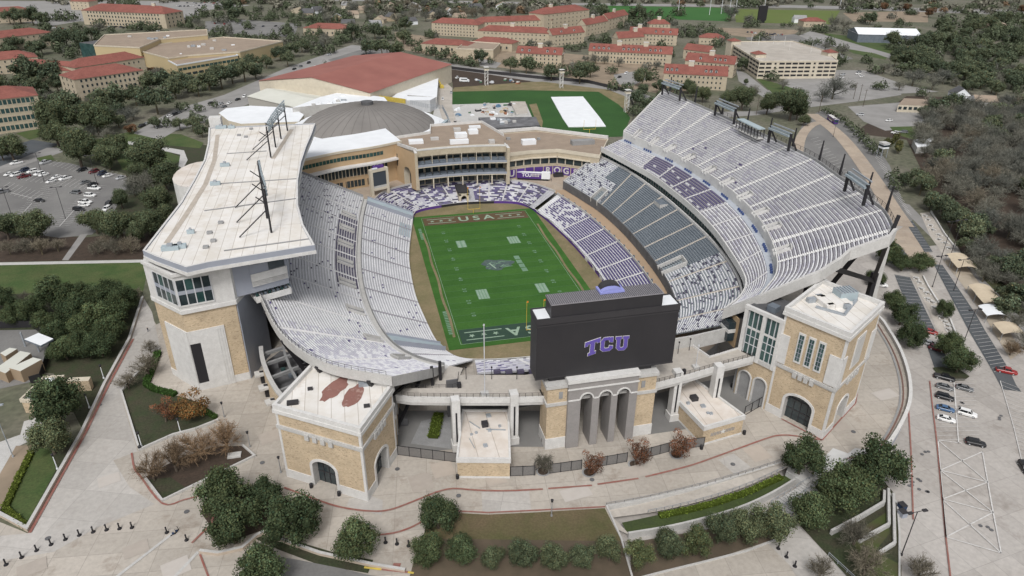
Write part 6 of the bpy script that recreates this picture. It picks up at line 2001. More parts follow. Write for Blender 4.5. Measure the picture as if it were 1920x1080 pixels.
def far_mesh(V_F_T,trunkcol=(.09,.075,.06)):
 V,F,T=[list(x)for x in V_F_T]
 i=len(V);
 for a,b_,z0,z1 in((.35,.25,0,4.5),):
  for k in range(5):t=2*pi*k/5;V+=[(a*cos(t),a*sin(t),z0),(b_*cos(t),b_*sin(t),z1)]
  for k in range(5):j=(k+1)%5;F.append([i+2*k,i+2*j,i+2*j+1,i+2*k+1]);T.append(trunkcol)
 return V,F,T
FARM={'oak':[mk('tree',far_mesh(leaf_mesh('c',110+k,2000,(.085,.098,.07),.1,nb=20+2*k,size=.6)),LEAF)for k in range(4)],'olive':[mk('tree',far_mesh(leaf_mesh('c',120+k,1600,(.085,.085,.045),.12,nb=12,size=.75)),LEAF)for k in range(2)],'bare':[mk('tree',far_mesh(twig_mesh(130+k,800,(.125,.121,.119))),LEAF)for k in range(4)],'barebrown':[mk('tree',far_mesh(twig_mesh(140+k,700,(.14,.122,.11))),LEAF)for k in range(2)],'russet':[mk('tree',far_mesh(leaf_mesh('c',150,1500,(.12,.07,.05),.15,size=.7)),LEAF)],}  # far oak tint paler and greyer than near crowns: distance haze put into colour
rt_=random.Random(77)
def tree(kind,base,R,label,group=None,name=None,cat='tree'):
 nm=name or{'oak':'oak_tree','live':'oak_tree','olive':'broadleaf_tree','orange':'autumn_tree','russet':'autumn_tree','bare':'bare_tree','barebrown':'bare_tree','cypress':'conifer_tree'}[kind]
 t=thing(nm,label,cat,tuple(base),group,rt_.uniform(0,6.28))
 s=R/(4.2 if kind=='cypress' else 6.0)
 t.scale=(s*rt_.uniform(.92,1.1),s*rt_.uniform(.92,1.1),s*rt_.uniform(.9,1.15))
 child('trunk',rt_.choice(TRUNK),t)
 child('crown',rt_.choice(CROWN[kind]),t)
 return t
FAR=[]
def far_tree(kind,base,R,label,group):
 FAR.append((kind,Vector(base),R,label,group))
def plant_far():
 """the 300 largest in view of each kind are trees of their own; the rest becomes one mass"""
 fam={'oak':'oak_tree','olive':'broadleaf_tree','bare':'bare_tree','barebrown':'bare_tree','russet':'autumn_tree'}
 cnt={}
 for o in COL.objects:
  n=o.name.split('.')[0]
  if o.parent is None and n.endswith('_tree'):cnt[n]=cnt.get(n,0)+1
 def seen(t):
  d=t[1]-CAM;z=d.dot(_f);u=960+FPX*d.dot(RR)/z;v=540-FPX*d.dot(UU)/z
  return t[2]/z if-60<u<1980 and v>-12 else(1e-6 if-500<u<2500 and v>-12 else 0)
 L_,V,F,T_=sorted(FAR,key=seen,reverse=True),[],[],[]
 r=np.random.default_rng(9)
 for t in L_:
  kind,base,R,label,group=t;nm=fam[kind]
  if seen(t)==0:continue
  if cnt.get(nm,0)>=296:
   c=np.array({'oak':(.085,.098,.07),'bare':(.13,.126,.12),'barebrown':(.14,.122,.11)}.get(kind,(.1,.1,.06)))  # oak tone repeats the far oak meshes, haze included in the colour
   n=260;d=r.normal(size=(n,3));d[:,2]=np.abs(d[:,2]);d/=np.linalg.norm(d,axis=1)[:,None]
   lump=1+.25*np.sin(d[:,0]*5+base.x)+.2*np.sin(d[:,1]*6+base.y)
   P=d*np.array([R,R,R*1.15])*(r.uniform(.7,1.0,n)*lump)[:,None]+np.array([base.x,base.y,base.z+1.5])
   q=r.normal(size=(n,3));q/=np.linalg.norm(q,axis=1)[:,None];w_=np.cross(q,d);s_=R*.13
   i0=len(V);V+=[tuple(x)for x in np.stack([P+q*s_,P+w_*s_,P-q*s_,P-w_*s_],1).reshape(-1,3).tolist()]
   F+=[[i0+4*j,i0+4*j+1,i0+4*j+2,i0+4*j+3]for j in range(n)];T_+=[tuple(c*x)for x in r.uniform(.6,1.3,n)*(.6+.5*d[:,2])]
   continue
  cnt[nm]=cnt.get(nm,0)+1
  o=bpy.data.objects.new(nm,rt_.choice(FARM[kind]));COL.objects.link(o)
  o.location=base;o.rotation_euler=(0,0,rt_.uniform(0,6.28));s=R/6*rt_.uniform(.9,1.1)
  o.scale=(s*rt_.uniform(.9,1.15),s,s*rt_.uniform(.85,1.1))
  tag(o,label,'tree',group)
 if V:
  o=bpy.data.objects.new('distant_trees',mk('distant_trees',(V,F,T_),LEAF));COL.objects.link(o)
  tag(o,'mass of small distant trees filling in between campus, suburb and woods','trees',kind='stuff')
def trpx(u,v,r,low=False):
 """base point and crown radius from a crown seen at (u, v) with radius r in the survey"""
 q=(lo if low else at)(u,v+.72*r)
 d=(q-CAM).dot(_f)
 return q,r*d/FPX
def near(kind,u,v,r,label,group=None,low=False):
 q,R=trpx(u,v,r,low);return tree(kind,q,R*1.16,label,group)
near('live',420,925,47,'big dark oak at the top left of the four-tree clump by the gatehouse plaza')
near('live',500,922,34,'smaller oak at the top right of the four-tree clump by the gatehouse plaza')
near('live',443,984,46,'dark oak in the lower left of the four-tree clump by the curved kerb')
near('live',557,970,54,'widest dark oak at the right end of the four-tree clump near the red line')
near('live',497,1064,46,'dark oak at the bottom edge of the plaza below the clump of four')
near('live',115,762,47,'dark oak beside the roofless block house left of the walkway')
near('oak',103,826,36,'grey green oak at the top of the left lawn wedge')
near('orange',366,760,32,'bright orange autumn tree on the dark planter lawn')
near('russet',312,772,26,'dull red autumn tree left of the orange one on the planter lawn')
for k,(u,v,r)in enumerate(((290,880,29),(332,862,31),(377,836,35),(428,820,33))):
 near('barebrown',u,v,r,f'bare brown tree, {ORD[k]} from the left in the triangular planter')
near('live',670,1014,43,'broad dark oak left of the three bollards at the bottom')
near('live',822,962,39,'lone dark oak on the plaza edge above the lawn row')
for k,(u,v,r)in enumerate(((803,1031,32),(866,1028,31),(925,1043,25),(980,1037,29),(1038,1042,29),(1092,1043,25))):
 near('live' if k<2 else 'oak',u,v,r,f'dark oak, {ORD[k]} from the left in the row along the brown lawn')
for k,(u,v,r)in enumerate(((1142,1032,27),(1193,1036,30),(1247,1021,29),(1300,1018,33),(1347,996,32),(1394,986,34),(1441,982,37))):
 near('olive' if k in(1,3)else 'oak',u,v,r,f'oak, {ORD[k]} from the left in the row below the long planter wall',None,k>1)
near('live',1497,860,39,'round dark oak at the top of the steps by the white paving')
near('live',1632,878,50,'large dark oak below the curved retaining wall end',low=True)
near('live',1578,917,48,'large dark oak in the middle of the clump beside the steps',low=True)
near('live',1517,954,41,'dark oak at the lower left of the clump beside the steps',low=True)
near('bare',1600,1000,30,'thin bare tree on the terraced bank among the low walls',low=True)
near('bare',1620,1052,34,'grey bare tree on the bottom of the terraced bank',low=True)
near('bare',1535,1066,26,'bare tree beside the lower flight of steps at the bottom',low=True)
near('bare',1718,1068,30,'round bare bush at the bottom edge of the parking lot',low=True)
near('bare',280,690,24,'thin bare tree left of the corner tower foot')
near('bare',242,715,20,'thin bare tree at the top tip of the planter lawn')
for u,v,r,kd,lb in((1018,862,15,'bare','leafless young tree in a round grate inside the fence bulge'),(1104,864,17,'russet','small rusty red tree in the fence line left of the middle'),(1190,849,18,'russet','small rusty red tree in the middle of the fence line'),(1268,831,19,'russet','small rusty red tree at the right end of the fence line')):
 q=at(u,v+22,0);R=r*(q-CAM).dot(_f)/FPX
 tree(kd,q,R*1.75,lb)
 b=MB();b.cyl((q.x,q.y,0.0),(q.x,q.y,.06),1.75,1.75,CONCG,18);b.cyl((q.x,q.y,.06),(q.x,q.y,.1),1.3,1.3,MULCH,18);o=b.build('tree_grate',label='round dark tree grate under the '+{1018:'leafless young tree in the fence bulge',1104:'left rusty red tree',1190:'middle rusty red tree',1268:'right rusty red tree'}[u],cat='tree grate')
for k,(u,v,r,lb)in enumerate(((1660,478,23,'dark oak half under the end of the upper deck'),(1690,495,18,'small oak left of its twin in the middle parking island'),(1723,493,22,'small oak right of its twin in the middle parking island'),(1640,523,17,'small oak beside the foot of the Y-shaped leg'),(1674,562,20,'upper oak of the three along the curved retaining wall'),(1686,592,24,'middle oak of the three along the curved retaining wall'),(1705,630,28,'lower oak of the three along the curved retaining wall'),(1768,583,17,'lone small oak at the end of the sandy parking island'),(1773,643,27,'oak hanging over the red car in the parking lot island'),(1793,677,29,'oak on the oval grass island above the parked black truck'))):
 near('live',u,v,r,lb,None,True)
near('barebrown',1893,655,16,'small bare tree beside the last canvas canopy',None,True)
def many(kind,lst,ox,oy,sc,label,group,low=False,far=True,ks=1.05):
 for(x,y,r)in lst:
  q,R=trpx(ox+x/sc,oy+y/sc,r/sc,low)
  if far:far_tree(kind,q,R*ks,label,group)
  else:tree(kind,q,R*ks,label,group)
many('oak',[(350,690,120),(560,680,110),(330,765,85),(80,840,90),(650,830,90),(460,860,110),(620,900,80),(860,890,120),(790,970,60),(940,1000,105),(20,860,60)],0,0,3,'spreading grey green oak in the campus garden between left car park and press box','oaks in the campus garden',far=False)
many('oak',[(870,690,45),(940,690,35),(1015,700,45),(1090,650,25),(1090,710,45),(1140,740,45),(1190,690,28),(1140,670,28),(1210,590,25),(1030,600,35),(1120,610,30)],0,0,3,'small dark tree by the street corner behind the press box','small trees by the street corner')
many('oak',[(660,570,85),(770,545,70),(890,560,115),(610,590,60),(420,590,90),(740,500,60),(840,480,70),(920,470,70),(990,500,75),(1060,470,70),(1120,500,60),(1180,460,70),(1250,450,70),(1310,420,70),(1380,410,70),(1440,400,60),(1420,340,50),(1500,350,50),(1580,300,60),(1640,280,60),(1700,260,50),(1620,340,50),(1790,280,40),(1860,270,40),(1900,220,40),(1480,210,30),(1420,215,30),(1340,205,25),(1250,200,30),(1200,190,25)],0,0,3,'dark spreading oak in the belt along the campus street','oaks along the campus street')
many('oak',[(180,420,90),(290,420,90),(220,490,80),(330,470,70),(130,460,60)],0,0,3,'very dark big oak in front of the long red roofed wing','dark oaks by the red roofed wing')
many('oak',[(60,100,50),(120,90,60),(190,100,60),(250,115,50),(330,90,40),(400,90,40),(100,250,50),(200,270,60),(300,230,60),(380,220,60),(450,230,60),(520,200,45),(240,270,50),(340,260,40),(60,265,40),(560,210,30),(780,150,30),(840,150,35),(740,150,30)],0,0,3,'dark tree among the red roofed halls of the left campus','trees among the left campus halls')
many('oak',[(1145,65,40),(1230,80,35),(1330,80,50),(1290,40,45),(1350,50,40),(1430,95,30),(1500,105,22),(1660,110,30),(1740,105,30),(1800,185,30),(1740,185,30),(1650,195,25),(1010,100,16),(1060,100,14),(1100,110,16),(1020,130,16),(1060,140,16),(980,130,18),(1220,165,20),(1340,120,18),(640,45,40),(700,20,40),(760,15,30)],0,0,3,'dark tree dotted round the far car parks at the upper left','trees round the far car parks')
many('bare',[(280,560,60),(330,600,60),(480,690,60),(520,740,50),(600,760,45),(900,400,35),(1830,370,25),(820,1030,90),(760,1060,60)],0,0,3,'leafless grey tree between the oaks of the left campus','bare trees of the left campus')
many('russet',[(745,725,40),(860,400,25),(905,405,25)],0,0,3,'russet leaved small tree on the left campus','russet trees of the left campus')
many('oak',[(50,210,80),(220,210,95),(150,190,60),(550,170,90),(690,190,110),(850,180,90),(690,50,60),(900,60,90),(940,140,80),(790,230,70)],0,360,3,'grey green oak between the left car park and the green lawn strip','oaks above the green lawn strip',far=False)
many('barebrown',[(60,310,60),(150,300,60),(240,310,60),(330,300,50),(560,310,60),(650,310,60),(740,300,60),(600,270,60),(770,560,40),(850,870,50),(150,590,50)],0,360,3,'low leafless brown tree in the mulch bed beside the green lawn strip','leafless trees by the lawn strip')
many('live',[(40,600,85),(330,570,110),(480,585,95),(620,565,100),(720,610,85),(200,660,90),(90,690,80),(420,690,100),(560,710,115),(660,680,90),(330,800,75),(380,880,85),(470,850,100),(580,850,105),(640,770,90),(260,730,70),(470,760,80)],0,360,3,'very dark oak in the dense grove left of the corner tower','dark oaks in the grove left of the tower',far=False)
many('oak',[(560,310,35),(640,330,40),(715,340,40),(785,330,48),(740,350,35),(840,345,25),(950,370,58),(1040,370,62),(1180,410,62),(1340,420,72),(1260,400,40),(1400,400,50),(1530,480,40),(1610,490,35),(1690,450,52),(1740,420,40),(1520,395,30)],640,0,3,'dark oak in the row along the street behind the practice field','oaks along the street behind the practice field')
many('oak',[(1650,560,50),(1720,600,60),(1790,490,50),(1790,570,55),(1690,520,45),(1860,500,40),(1850,560,40),(1650,620,40)],640,0,3,'dark oak in the grove beside the far corner of the upper deck','oaks beside the far corner of the upper deck')
many('oak',[(230,280,55),(140,270,50),(330,280,50),(430,275,30),(490,290,30),(190,180,55),(250,180,45),(60,190,50),(30,100,40),(150,150,40),(360,140,50),(350,210,55),(590,290,30),(520,285,30),(300,270,40),(20,200,40),(110,200,35),(1240,380,25),(1110,370,25),(1270,265,22),(1320,270,28),(1360,255,25),(1190,180,25),(1410,215,25),(1480,200,20),(1800,250,35),(1570,150,20)],640,0,3,'dark tree among the dorm halls and their street','trees among the dorm halls')
many('oak',[(1460,65,50),(1420,60,30),(1670,90,55),(1690,115,40),(1620,80,40),(1740,80,25),(1790,70,28),(1395,30,25),(1440,20,20),(1530,18,20),(1600,15,25),(1900,60,40)],640,0,3,'dark tree round the far green sports field','trees round the far sports fields')
many('bare',[(1770,370,32),(1715,375,28),(1560,355,30),(1430,330,40),(1370,330,30),(1480,340,30),(1320,400,40),(1300,370,30)],640,0,3,'leafless tree in the court in front of the long cream hall','bare trees in the dorm court')
many('oak',[(330,570,72),(600,610,95),(470,600,62),(680,680,40),(520,570,50),(110,540,50),(30,490,50),(60,520,40),(250,560,50),(640,640,50),(405,520,18),(355,465,18)],1280,0,3,'dark spreading oak behind the top rim of the upper deck','oaks behind the rim of the upper deck',far=False)
many('bare',[(840,500,80),(780,530,60),(560,480,35),(640,520,40),(1215,480,40),(955,490,20),(1290,440,60),(1460,430,60),(1400,470,50),(900,140,45),(850,130,40),(270,80,50),(370,110,35),(1175,90,25),(1305,70,20),(240,50,30)],1280,0,3,'leafless grey tree round the parking garage and side streets','bare trees round the garage')
many('oak',[(1110,480,35),(1085,485,25),(950,50,35),(1050,110,42),(1000,110,25),(720,30,20),(340,15,40),(400,12,40),(50,180,40),(150,165,35),(190,240,35),(20,160,30),(820,225,25)],1280,0,3,'dark tree round the garage and its side lots','dark trees round the garage')
hedge=[(800,625,22),(830,640,22),(865,655,22),(900,675,24),(930,700,26),(960,725,28),(990,755,30),(1020,785,32),(1050,815,34),(1075,845,34),(1180,990,40),(1190,1040,40),(1230,1010,50)]
many('oak',hedge,1280,0,3,'dark hedge-like tree along the far edge of the stadium car park','dark trees edging the stadium car park')
many('olive',[(1150,800,40),(1210,830,45),(1190,780,35)],1280,0,3,'yellow green bushy tree beside the rear lane','yellow green trees by the rear lane')
def inside(x,y,poly):
 c=False;n=len(poly)
 for i in range(n):
  (x0,y0),(x1,y1)=poly[i],poly[(i+1)%n]
  if(y0>y)!=(y1>y)and x<(x1-x0)*(y-y0)/(y1-y0)+x0:c=not c
 return c
def scatter(poly,n,kinds,Rr,label,group,seed,mind=4.5,world=None):
 r=random.Random(seed);pts=[]
 W=world or[tuple(at(u,v,0).xy)for u,v in poly]
 xs=[p[0]for p in W];ys=[p[1]for p in W];k=0;tries=0
 while k<n and tries<n*60:
  tries+=1
  x,y=r.uniform(min(xs),max(xs)),r.uniform(min(ys),max(ys))
  if not inside(x,y,W):continue
  if any((x-a)**2+(y-b_)**2<mind**2 for a,b_ in pts):continue
  pts.append((x,y));kd=r.choices([q[0]for q in kinds],[q[1]for q in kinds])[0]
  z=T(x,y)if(y<-20 and x>100)else 0
  lb,gp=(label,group)if isinstance(label,str)else label[kd]
  far_tree(kd,(x,y,z),r.uniform(*Rr),lb,gp);k+=1
scatter([(1615,90),(1700,60),(1780,40),(1930,30),(1930,175),(1880,175),(1800,165),(1760,150),(1680,130),(1660,100)],75,[('oak',1)],(7.5,11),'dark evergreen oak in the wood at the upper right','oaks of the upper right wood',5,8)
scatter([(1725,205),(1800,205),(1930,200),(1960,480),(1935,520),(1860,470),(1790,420),(1745,360),(1715,290)],150,[('bare',.8),('oak',.14),('barebrown',.06)],(6,8.5),{'bare':('leafless grey tree in the thick bare wood on the right','bare trees of the right wood'),'barebrown':('brownish leafless tree in the thick bare wood on the right','brown bare trees of the right wood'),'oak':('dark evergreen inside the thick bare wood on the right','evergreens of the right wood')},6,5.2)
scatter([(1705,345),(1735,350),(1790,405),(1860,455),(1840,470),(1780,430),(1725,380)],14,[('oak',1)],(4.5,7),'evergreen tree along the lane at the edge of the bare wood','evergreens along the lane',7,5)
scatter([(1800,470),(1960,500),(1980,700),(1920,640),(1870,560)],26,[('bare',.7),('oak',.3)],(4,6.5),{'bare':('leafless tree by the creek right of the canvas canopies','bare trees by the creek'),'oak':('dark evergreen by the creek right of the canvas canopies','evergreens by the creek')},8,6)
scatter([(520,14),(1000,14),(1000,30),(900,40),(760,50),(700,62),(560,40)],80,[('bare',.55),('barebrown',.15),('oak',.3)],(7,10),{'bare':('leafless tree in the suburb beyond the campus','bare trees of the suburb'),'barebrown':('brownish leafless tree in the suburb beyond the campus','brown bare trees of the suburb'),'oak':('dark evergreen in the suburb beyond the campus','evergreens of the suburb')},9,10)
scatter([(1570,8),(1930,16),(1930,40),(1760,36),(1560,22)],26,[('oak',.5),('bare',.2),('russet',.3)],(6,9),{'oak':('dark tree by the far road at the upper right','dark trees by the far road'),'bare':('leafless tree by the far road at the upper right','bare trees by the far road'),'russet':('russet tree by the far road at the upper right','russet trees by the far road')},10,14)
scatter([(130,60),(560,30),(720,60),(800,90),(640,96),(480,90),(300,60)],40,[('oak',.75),('bare',.25)],(5,8),{'oak':('dark tree along the far campus car parks','dark trees along the far car parks'),'bare':('leafless tree along the far campus car parks','bare trees along the far car parks')},12,11)
scatter([(100,200),(180,160),(420,110),(500,120),(330,215),(250,250),(150,260)],26,[('bare',.5),('oak',.5)],(4.5,7),{'oak':('dark oak under the belt along the campus street','lower oaks of the street belt'),'bare':('leafless tree under the belt along the campus street','bare trees of the street belt')},13,8)
scatter([(1640,100),(1760,70),(1930,60),(1930,190),(1760,165),(1680,140)],70,[('oak',.7),('bare',.3)],(6,9),{'oak':('dark evergreen oak in the wood at the upper right','oaks of the upper right wood'),'bare':('leafless tree among the oaks of the upper right wood','bare trees of the upper right wood')},14,7)
scatter([(1060,48),(1200,52),(1380,70),(1360,90),(1300,60),(1200,46)],22,[('oak',.6),('bare',.4)],(4.5,7),{'oak':('dark tree between dorms and far sports field','dark trees between dorms and far field'),'bare':('leafless tree between dorms and far sports field','bare trees between dorms and far field')},15,9)
def fill():
 r=random.Random(44);n=0
 OCC.append([(-125,-60),(-125,75),(-95,215),(30,215),(60,120),(130,110),(130,-60)])
 OCC.append([tuple(p)for p in px([(545,152),(700,215),(850,160),(760,95),(660,108)])])
 while n<420:
  u,v=r.uniform(-30,1950),4+236*r.random()**1.5
  p=at(u,v)
  if v>95 and 230<u<1250:continue
  if any(inside(p.x,p.y,q)for q in OCC):continue
  if v>185 and u>1180:continue
  n+=1
  kd='oak' if r.random()<.68 else 'bare'
  far_tree(kd,(p.x,p.y,0),r.uniform(4,7.5),{'oak':'dark tree standing between campus buildings and streets','bare':'leafless tree standing between campus buildings and streets'}[kd],{'oak':'dark trees between buildings and streets','bare':'bare trees between buildings and streets'}[kd])
fill()
scatter([(1960,200),(2300,200),(2350,560),(2200,720),(1990,700),(1965,480)],110,[('bare',.7),('oak',.3)],(6,8.5),{'bare':('leafless grey tree at the far side of the bare wood','bare trees beyond the right wood'),'oak':('dark evergreen at the far side of the bare wood','evergreens beyond the right wood')},16,6)
plant_far()
def far_woods():
 r=np.random.default_rng(5);V=[];F=[];T_=[]
 pts=[]
 for _ in range(2600):
  a=r.uniform(-.85,1.15);d=950+(r.uniform(0,1)**1.6)*3800
  yaw=YAW*0+a*.62+.2
  x=CAM.x+sin(yaw)*d;y=CAM.y+cos(yaw)*d
  if y<640:continue
  pv=Vector((x,y,0))-CAM
  zz=pv.dot(_f);u_=960+FPX*pv.dot(RR)/zz;v_=540-FPX*pv.dot(UU)/zz
  if v_>12 and(1080<u_<1600):continue
  if v_>10 and u_<520:continue
  if v_>26:continue
  pts.append((x,y))
 for x,y in pts:
  R=r.uniform(6,11);g=r.random()
  base=np.array([.075,.082,.06])if g<.35 else(np.array([.15,.14,.13])if g<.9 else np.array([.15,.1,.075]))  # pale, greyed foliage tints carry aerial haze in the colour itself
  base=base*r.uniform(.75,1.25)
  n=60
  d=r.normal(size=(n,3));d[:,2]=np.abs(d[:,2])*.9;d/=np.linalg.norm(d,axis=1)[:,None]
  P=d*np.array([R,R,R*.95])*r.uniform(.6,1.05,(n,1))+np.array([x,y,1.5])
  t=r.normal(size=(n,3));t/=np.linalg.norm(t,axis=1)[:,None]
  b_=np.cross(t,d);s=R*.28
  i0=len(V)
  Q=np.stack([P+t*s,P+b_*s,P-t*s,P-b_*s],1).reshape(-1,3)
  V+=[tuple(q)for q in Q.tolist()]
  F+=[[i0+4*j,i0+4*j+1,i0+4*j+2,i0+4*j+3]for j in range(n)]
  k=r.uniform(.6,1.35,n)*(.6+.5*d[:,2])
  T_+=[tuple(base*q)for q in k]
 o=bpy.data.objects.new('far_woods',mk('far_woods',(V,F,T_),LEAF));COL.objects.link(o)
 tag(o,'far-off mixed woodland and leafy suburb along the top of the view','woods',kind='stuff')
far_woods()
def hedge_run(label,pts,w,h,col,z=0.0,seed=1):
 pl=[at(u,v,z)for u,v in pts]
 L=sum((b_-a).length for a,b_ in zip(pl,pl[1:]));n=int(L*w*16)+60
 r=np.random.default_rng(seed);V=[];F=[];T_=[]
 pp=resample(pl,200);bx=MB();bx.wall([(p.x,p.y)for p in pp[::10]],z,h*.8,w*.8,CONC)
 for v in[bx]:
  V+=list(v.v);F+=[list(f)for f in v.f];T_+=[tuple(c*.5 for c in col)]*len(v.f)
 for _ in range(n):
  i=r.integers(0,199);p=pp[i];d=(pp[i+1]-pp[i]).normalized();s=np.array([-d.y,d.x,0])
  o=r.uniform(-w/2,w/2);zz=z+h*r.uniform(.55,1.05)if abs(o)<w*.4 else z+h*r.uniform(.05,1)
  c=np.array([p.x,p.y,0])+s*o;c[2]=zz
  t=r.normal(size=3);t/=np.linalg.norm(t);q=np.cross(t,r.normal(size=3));q/=np.linalg.norm(q);k=r.uniform(.12,.28)
  i0=len(V);V+=[tuple(c+t*k),tuple(c+q*k),tuple(c-t*k),tuple(c-q*k)];F.append([i0,i0+1,i0+2,i0+3]);m=r.uniform(.6,1.4);T_.append(tuple(x*m for x in col))
 o=bpy.data.objects.new('hedge',mk('hedge',(V,F,T_),LEAF));COL.objects.link(o)
 return tag(o,label,'hedge')
hedge_run('clipped dark green hedge curving round the corner tower planter',[(297,662),(284,700),(274,722),(290,732),(330,742)],2.2,1.2,(.04,.075,.025),seed=2)
hedge_run('yellow green hedge along the left edge of the lawn wedge',[(62,845),(40,890),(10,955),(50,990)],1.8,.9,(.11,.13,.03),seed=3)
hedge_run('long narrow clipped hedge in the pale planter under the terrace',[(823,778),(812,822)],3.2,1.1,(.075,.1,.025),z=.35,seed=4)
hedge_run('short clipped hedge at the right foot of the planter lawn',[(385,772),(405,785)],1.6,1.0,(.05,.085,.03),seed=6)
def pwall(name,pts,h,w,m,label,z=0.0,cat='wall',cap=None,closed=False):
 P=[at(u,v,z).xy for u,v in pts]
 b=MB();b.wall([Vector(p)for p in P],z,h,w,m,closed=closed,top=cap)
 return b.build(name,label=label,cat=cat)
def pline(pts,w,m,z=.2,low=False,smooth=0,name='painted_line'):
 P=[Vector((*at(u,v,0).xy,0))if not low else lo(u,v)for u,v in pts]
 if smooth:P=catmull(P,smooth)
 if low:P=resample(P,max(len(P),int(sum((b_-a).length for a,b_ in zip(P,P[1:]))/6)))
 b=MB()
 zs=[(T(p.x,p.y)+.22 if low else z)for p in P]
 b.strip([(p.x,p.y)for p in P],w,z,m,zs=zs)
 return b.build(name,kind='structure')
STONE=mat('tan_kerb_stone',(.5,.42,.34),(.43,.36,.29),.5,bigamt=.12)
pwall('planter_kerb',[(268,560),(243,638),(197,722),(155,812),(52,994),(0,966),(-30,950)],.9,.8,STONE,'long tan kerb wall round the lawn wedge left of the walkway',cap=CONC)
pline([(250,636),(204,722),(161,812),(56,1000)],.7,LINER)
P1=[(300,655),(228,735),(262,845),(325,817),(367,806),(410,789),(385,760),(345,745),(295,733),(283,718)]
gs('planter_lawn',P1,Z3,LAWND)
pwall('planter_kerb',[(300,655),(228,735),(262,845),(325,817),(367,806),(410,789)],.7,.5,CONC,'pale kerb round the big dark planter lawn below the corner tower')
P2=[(271,895),(305,940),(478,856),(455,836),(400,838),(330,862)]
gs('planter_bed',P2,Z3,MULCH)
gs('planter_grass',[(275,900),(307,937),(350,916),(320,895)],Z4,LAWND)
pwall('planter_kerb',[(271,895),(305,940),(478,856),(455,836)],.6,.45,CONC,'pale kerb round the triangular planter of bare brown trees')
pline([(247,850),(252,878),(262,892),(305,945),(345,938),(375,930)],.45,LINER,smooth=4)
for u,v,lb in((440,855,'pale sign slab lying in the triangular planter'),):
 p=at(u,v,0);b=MB();b.box(p.x-1.6,p.y-1,.1,p.x+1.6,p.y+1,.5,CONC);b.build('sign_slab',label=lb,cat='slab')
pline([(533,915),(600,940),(640,952),(690,959),(730,957),(780,939),(820,923),(850,917),(880,919),(915,921),(960,921),(1018,918)],.5,LINER,smooth=5)
pline([(1028,917),(1110,911)],.5,LINER);pline([(1120,909),(1197,898)],.5,LINER);pline([(1210,895),(1290,875),(1340,858),(1395,838),(1440,822),(1462,817),(1490,818),(1541,826)],.5,LINER,smooth=5)
pline([(855,959),(915,962),(1000,958),(1135,951)],.4,LINER);pline([(700,1005),(740,1000),(770,990),(795,977)],.5,LINER,smooth=4)
pline([(1465,786),(1541,826),(1604,756),(1612,700)],.4,LINER)
pline([(990,990),(1000,1010)],.01,LINER)
pline([(360,1019),(395,985),(402,965)],.5,LINER);pline([(375,1040),(392,1085)],.4,LINER)
gs('brown_lawn',[(858,962),(915,965),(1000,961),(1134,953),(1163,1010),(1188,1098),(760,1100),(772,1070),(800,985)],Z3,LAWNB)
gs('mulch_bed',[(778,1040),(800,1010),(1170,1015),(1188,1098),(765,1098)],Z4,mat('shaded_mulch',(.13,.1,.07),(.1,.08,.055),.3,bigamt=.2))
gs('planter_lawn',[(478,1010),(505,1000),(640,1040),(700,1050),(690,1075),(600,1060),(520,1030)],Z3,LAWND)
gs('planter_lawn',[(375,960),(420,1020),(490,995),(560,1000),(600,985),(560,950),(480,915),(400,930)],Z3,MULCH)
pwall('seat_wall',[(375,1036),(410,1040),(455,1030),(480,1008),(495,1000),(520,1012),(600,1040),(700,1062),(760,1072)],.8,.7,STONE,'low curving tan seat wall along the bottom tree planters',cap=CONC)
gs('street',[(430,1100),(500,1040),(560,1050),(640,1066),(690,1078),(760,1090),(760,1130)],Z3,ASPH)
pline([(683,1065),(715,1069)],.5,LINEY,.24);pline([(765,1074),(776,1076)],.5,LINEY,.24);pline([(716,1069),(765,1074)],.5,LINER,.24)
gs('ramp_pad',[(738,1056),(752,1056),(748,1070),(734,1070)],Z5,LINER)
gs('sunken_lane',[(790,790),(846,775),(846,842),(770,832)],Z3,CONCG)
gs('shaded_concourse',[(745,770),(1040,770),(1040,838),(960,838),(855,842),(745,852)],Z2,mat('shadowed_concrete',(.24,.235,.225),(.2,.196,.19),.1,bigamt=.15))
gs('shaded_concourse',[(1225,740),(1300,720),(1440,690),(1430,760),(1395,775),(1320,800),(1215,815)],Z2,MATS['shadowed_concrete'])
LZ=-2.5
up=catmull([Vector((*at(u,v,0).xy,0))for u,v in((1137,949),(1210,936),(1300,915),(1400,887),(1490,858))],5)
n=len(up)
ups=[p+Vector((0,0,-1.2*(1-i/(n-1))))for i,p in enumerate(up)]
lowr=catmull([Vector((*at(u,v,-.8).xy,0))for u,v in((1150,968),(1232,958),(1320,939),(1400,914),(1478,880))],5)
b=MB()
for i in range(n-1):
 z0,z1=ups[i].z,ups[i+1].z
 b.face([(lowr[i].x,lowr[i].y,z0),(lowr[i+1].x,lowr[i+1].y,z1),(up[i+1].x,up[i+1].y,z1),(up[i].x,up[i].y,z0)],DECK)
b.face([(lowr[0].x,lowr[0].y,-1.2),(up[0].x,up[0].y,-1.2),(up[0].x+.3,up[0].y-6,-1.2),(lowr[0].x+2,lowr[0].y-6,-1.2)][::-1],DECK)
b.build('ramp',kind='structure')
b=MB();b.wall([(p.x,p.y)for p in up],[-2.4]*n,[2.5]*n,.5,CONC);o=b.build('ramp_wall',label='long grey retaining wall with rails along the upper side of the ramp',cat='wall')
railing('ramp_railing',[p+Vector((0,0,.1))for p in up],.95,CONCG,'thin double handrail along the top of the ramp wall',step=2.2,mesh_lines=2,w=.09)
railing('ramp_railing',[Vector((lowr[i].x,lowr[i].y,ups[i].z))for i in range(4,n)],.95,STEEL,'pale handrail along the lower side of the ramp',step=2.0,mesh_lines=2,w=.07)
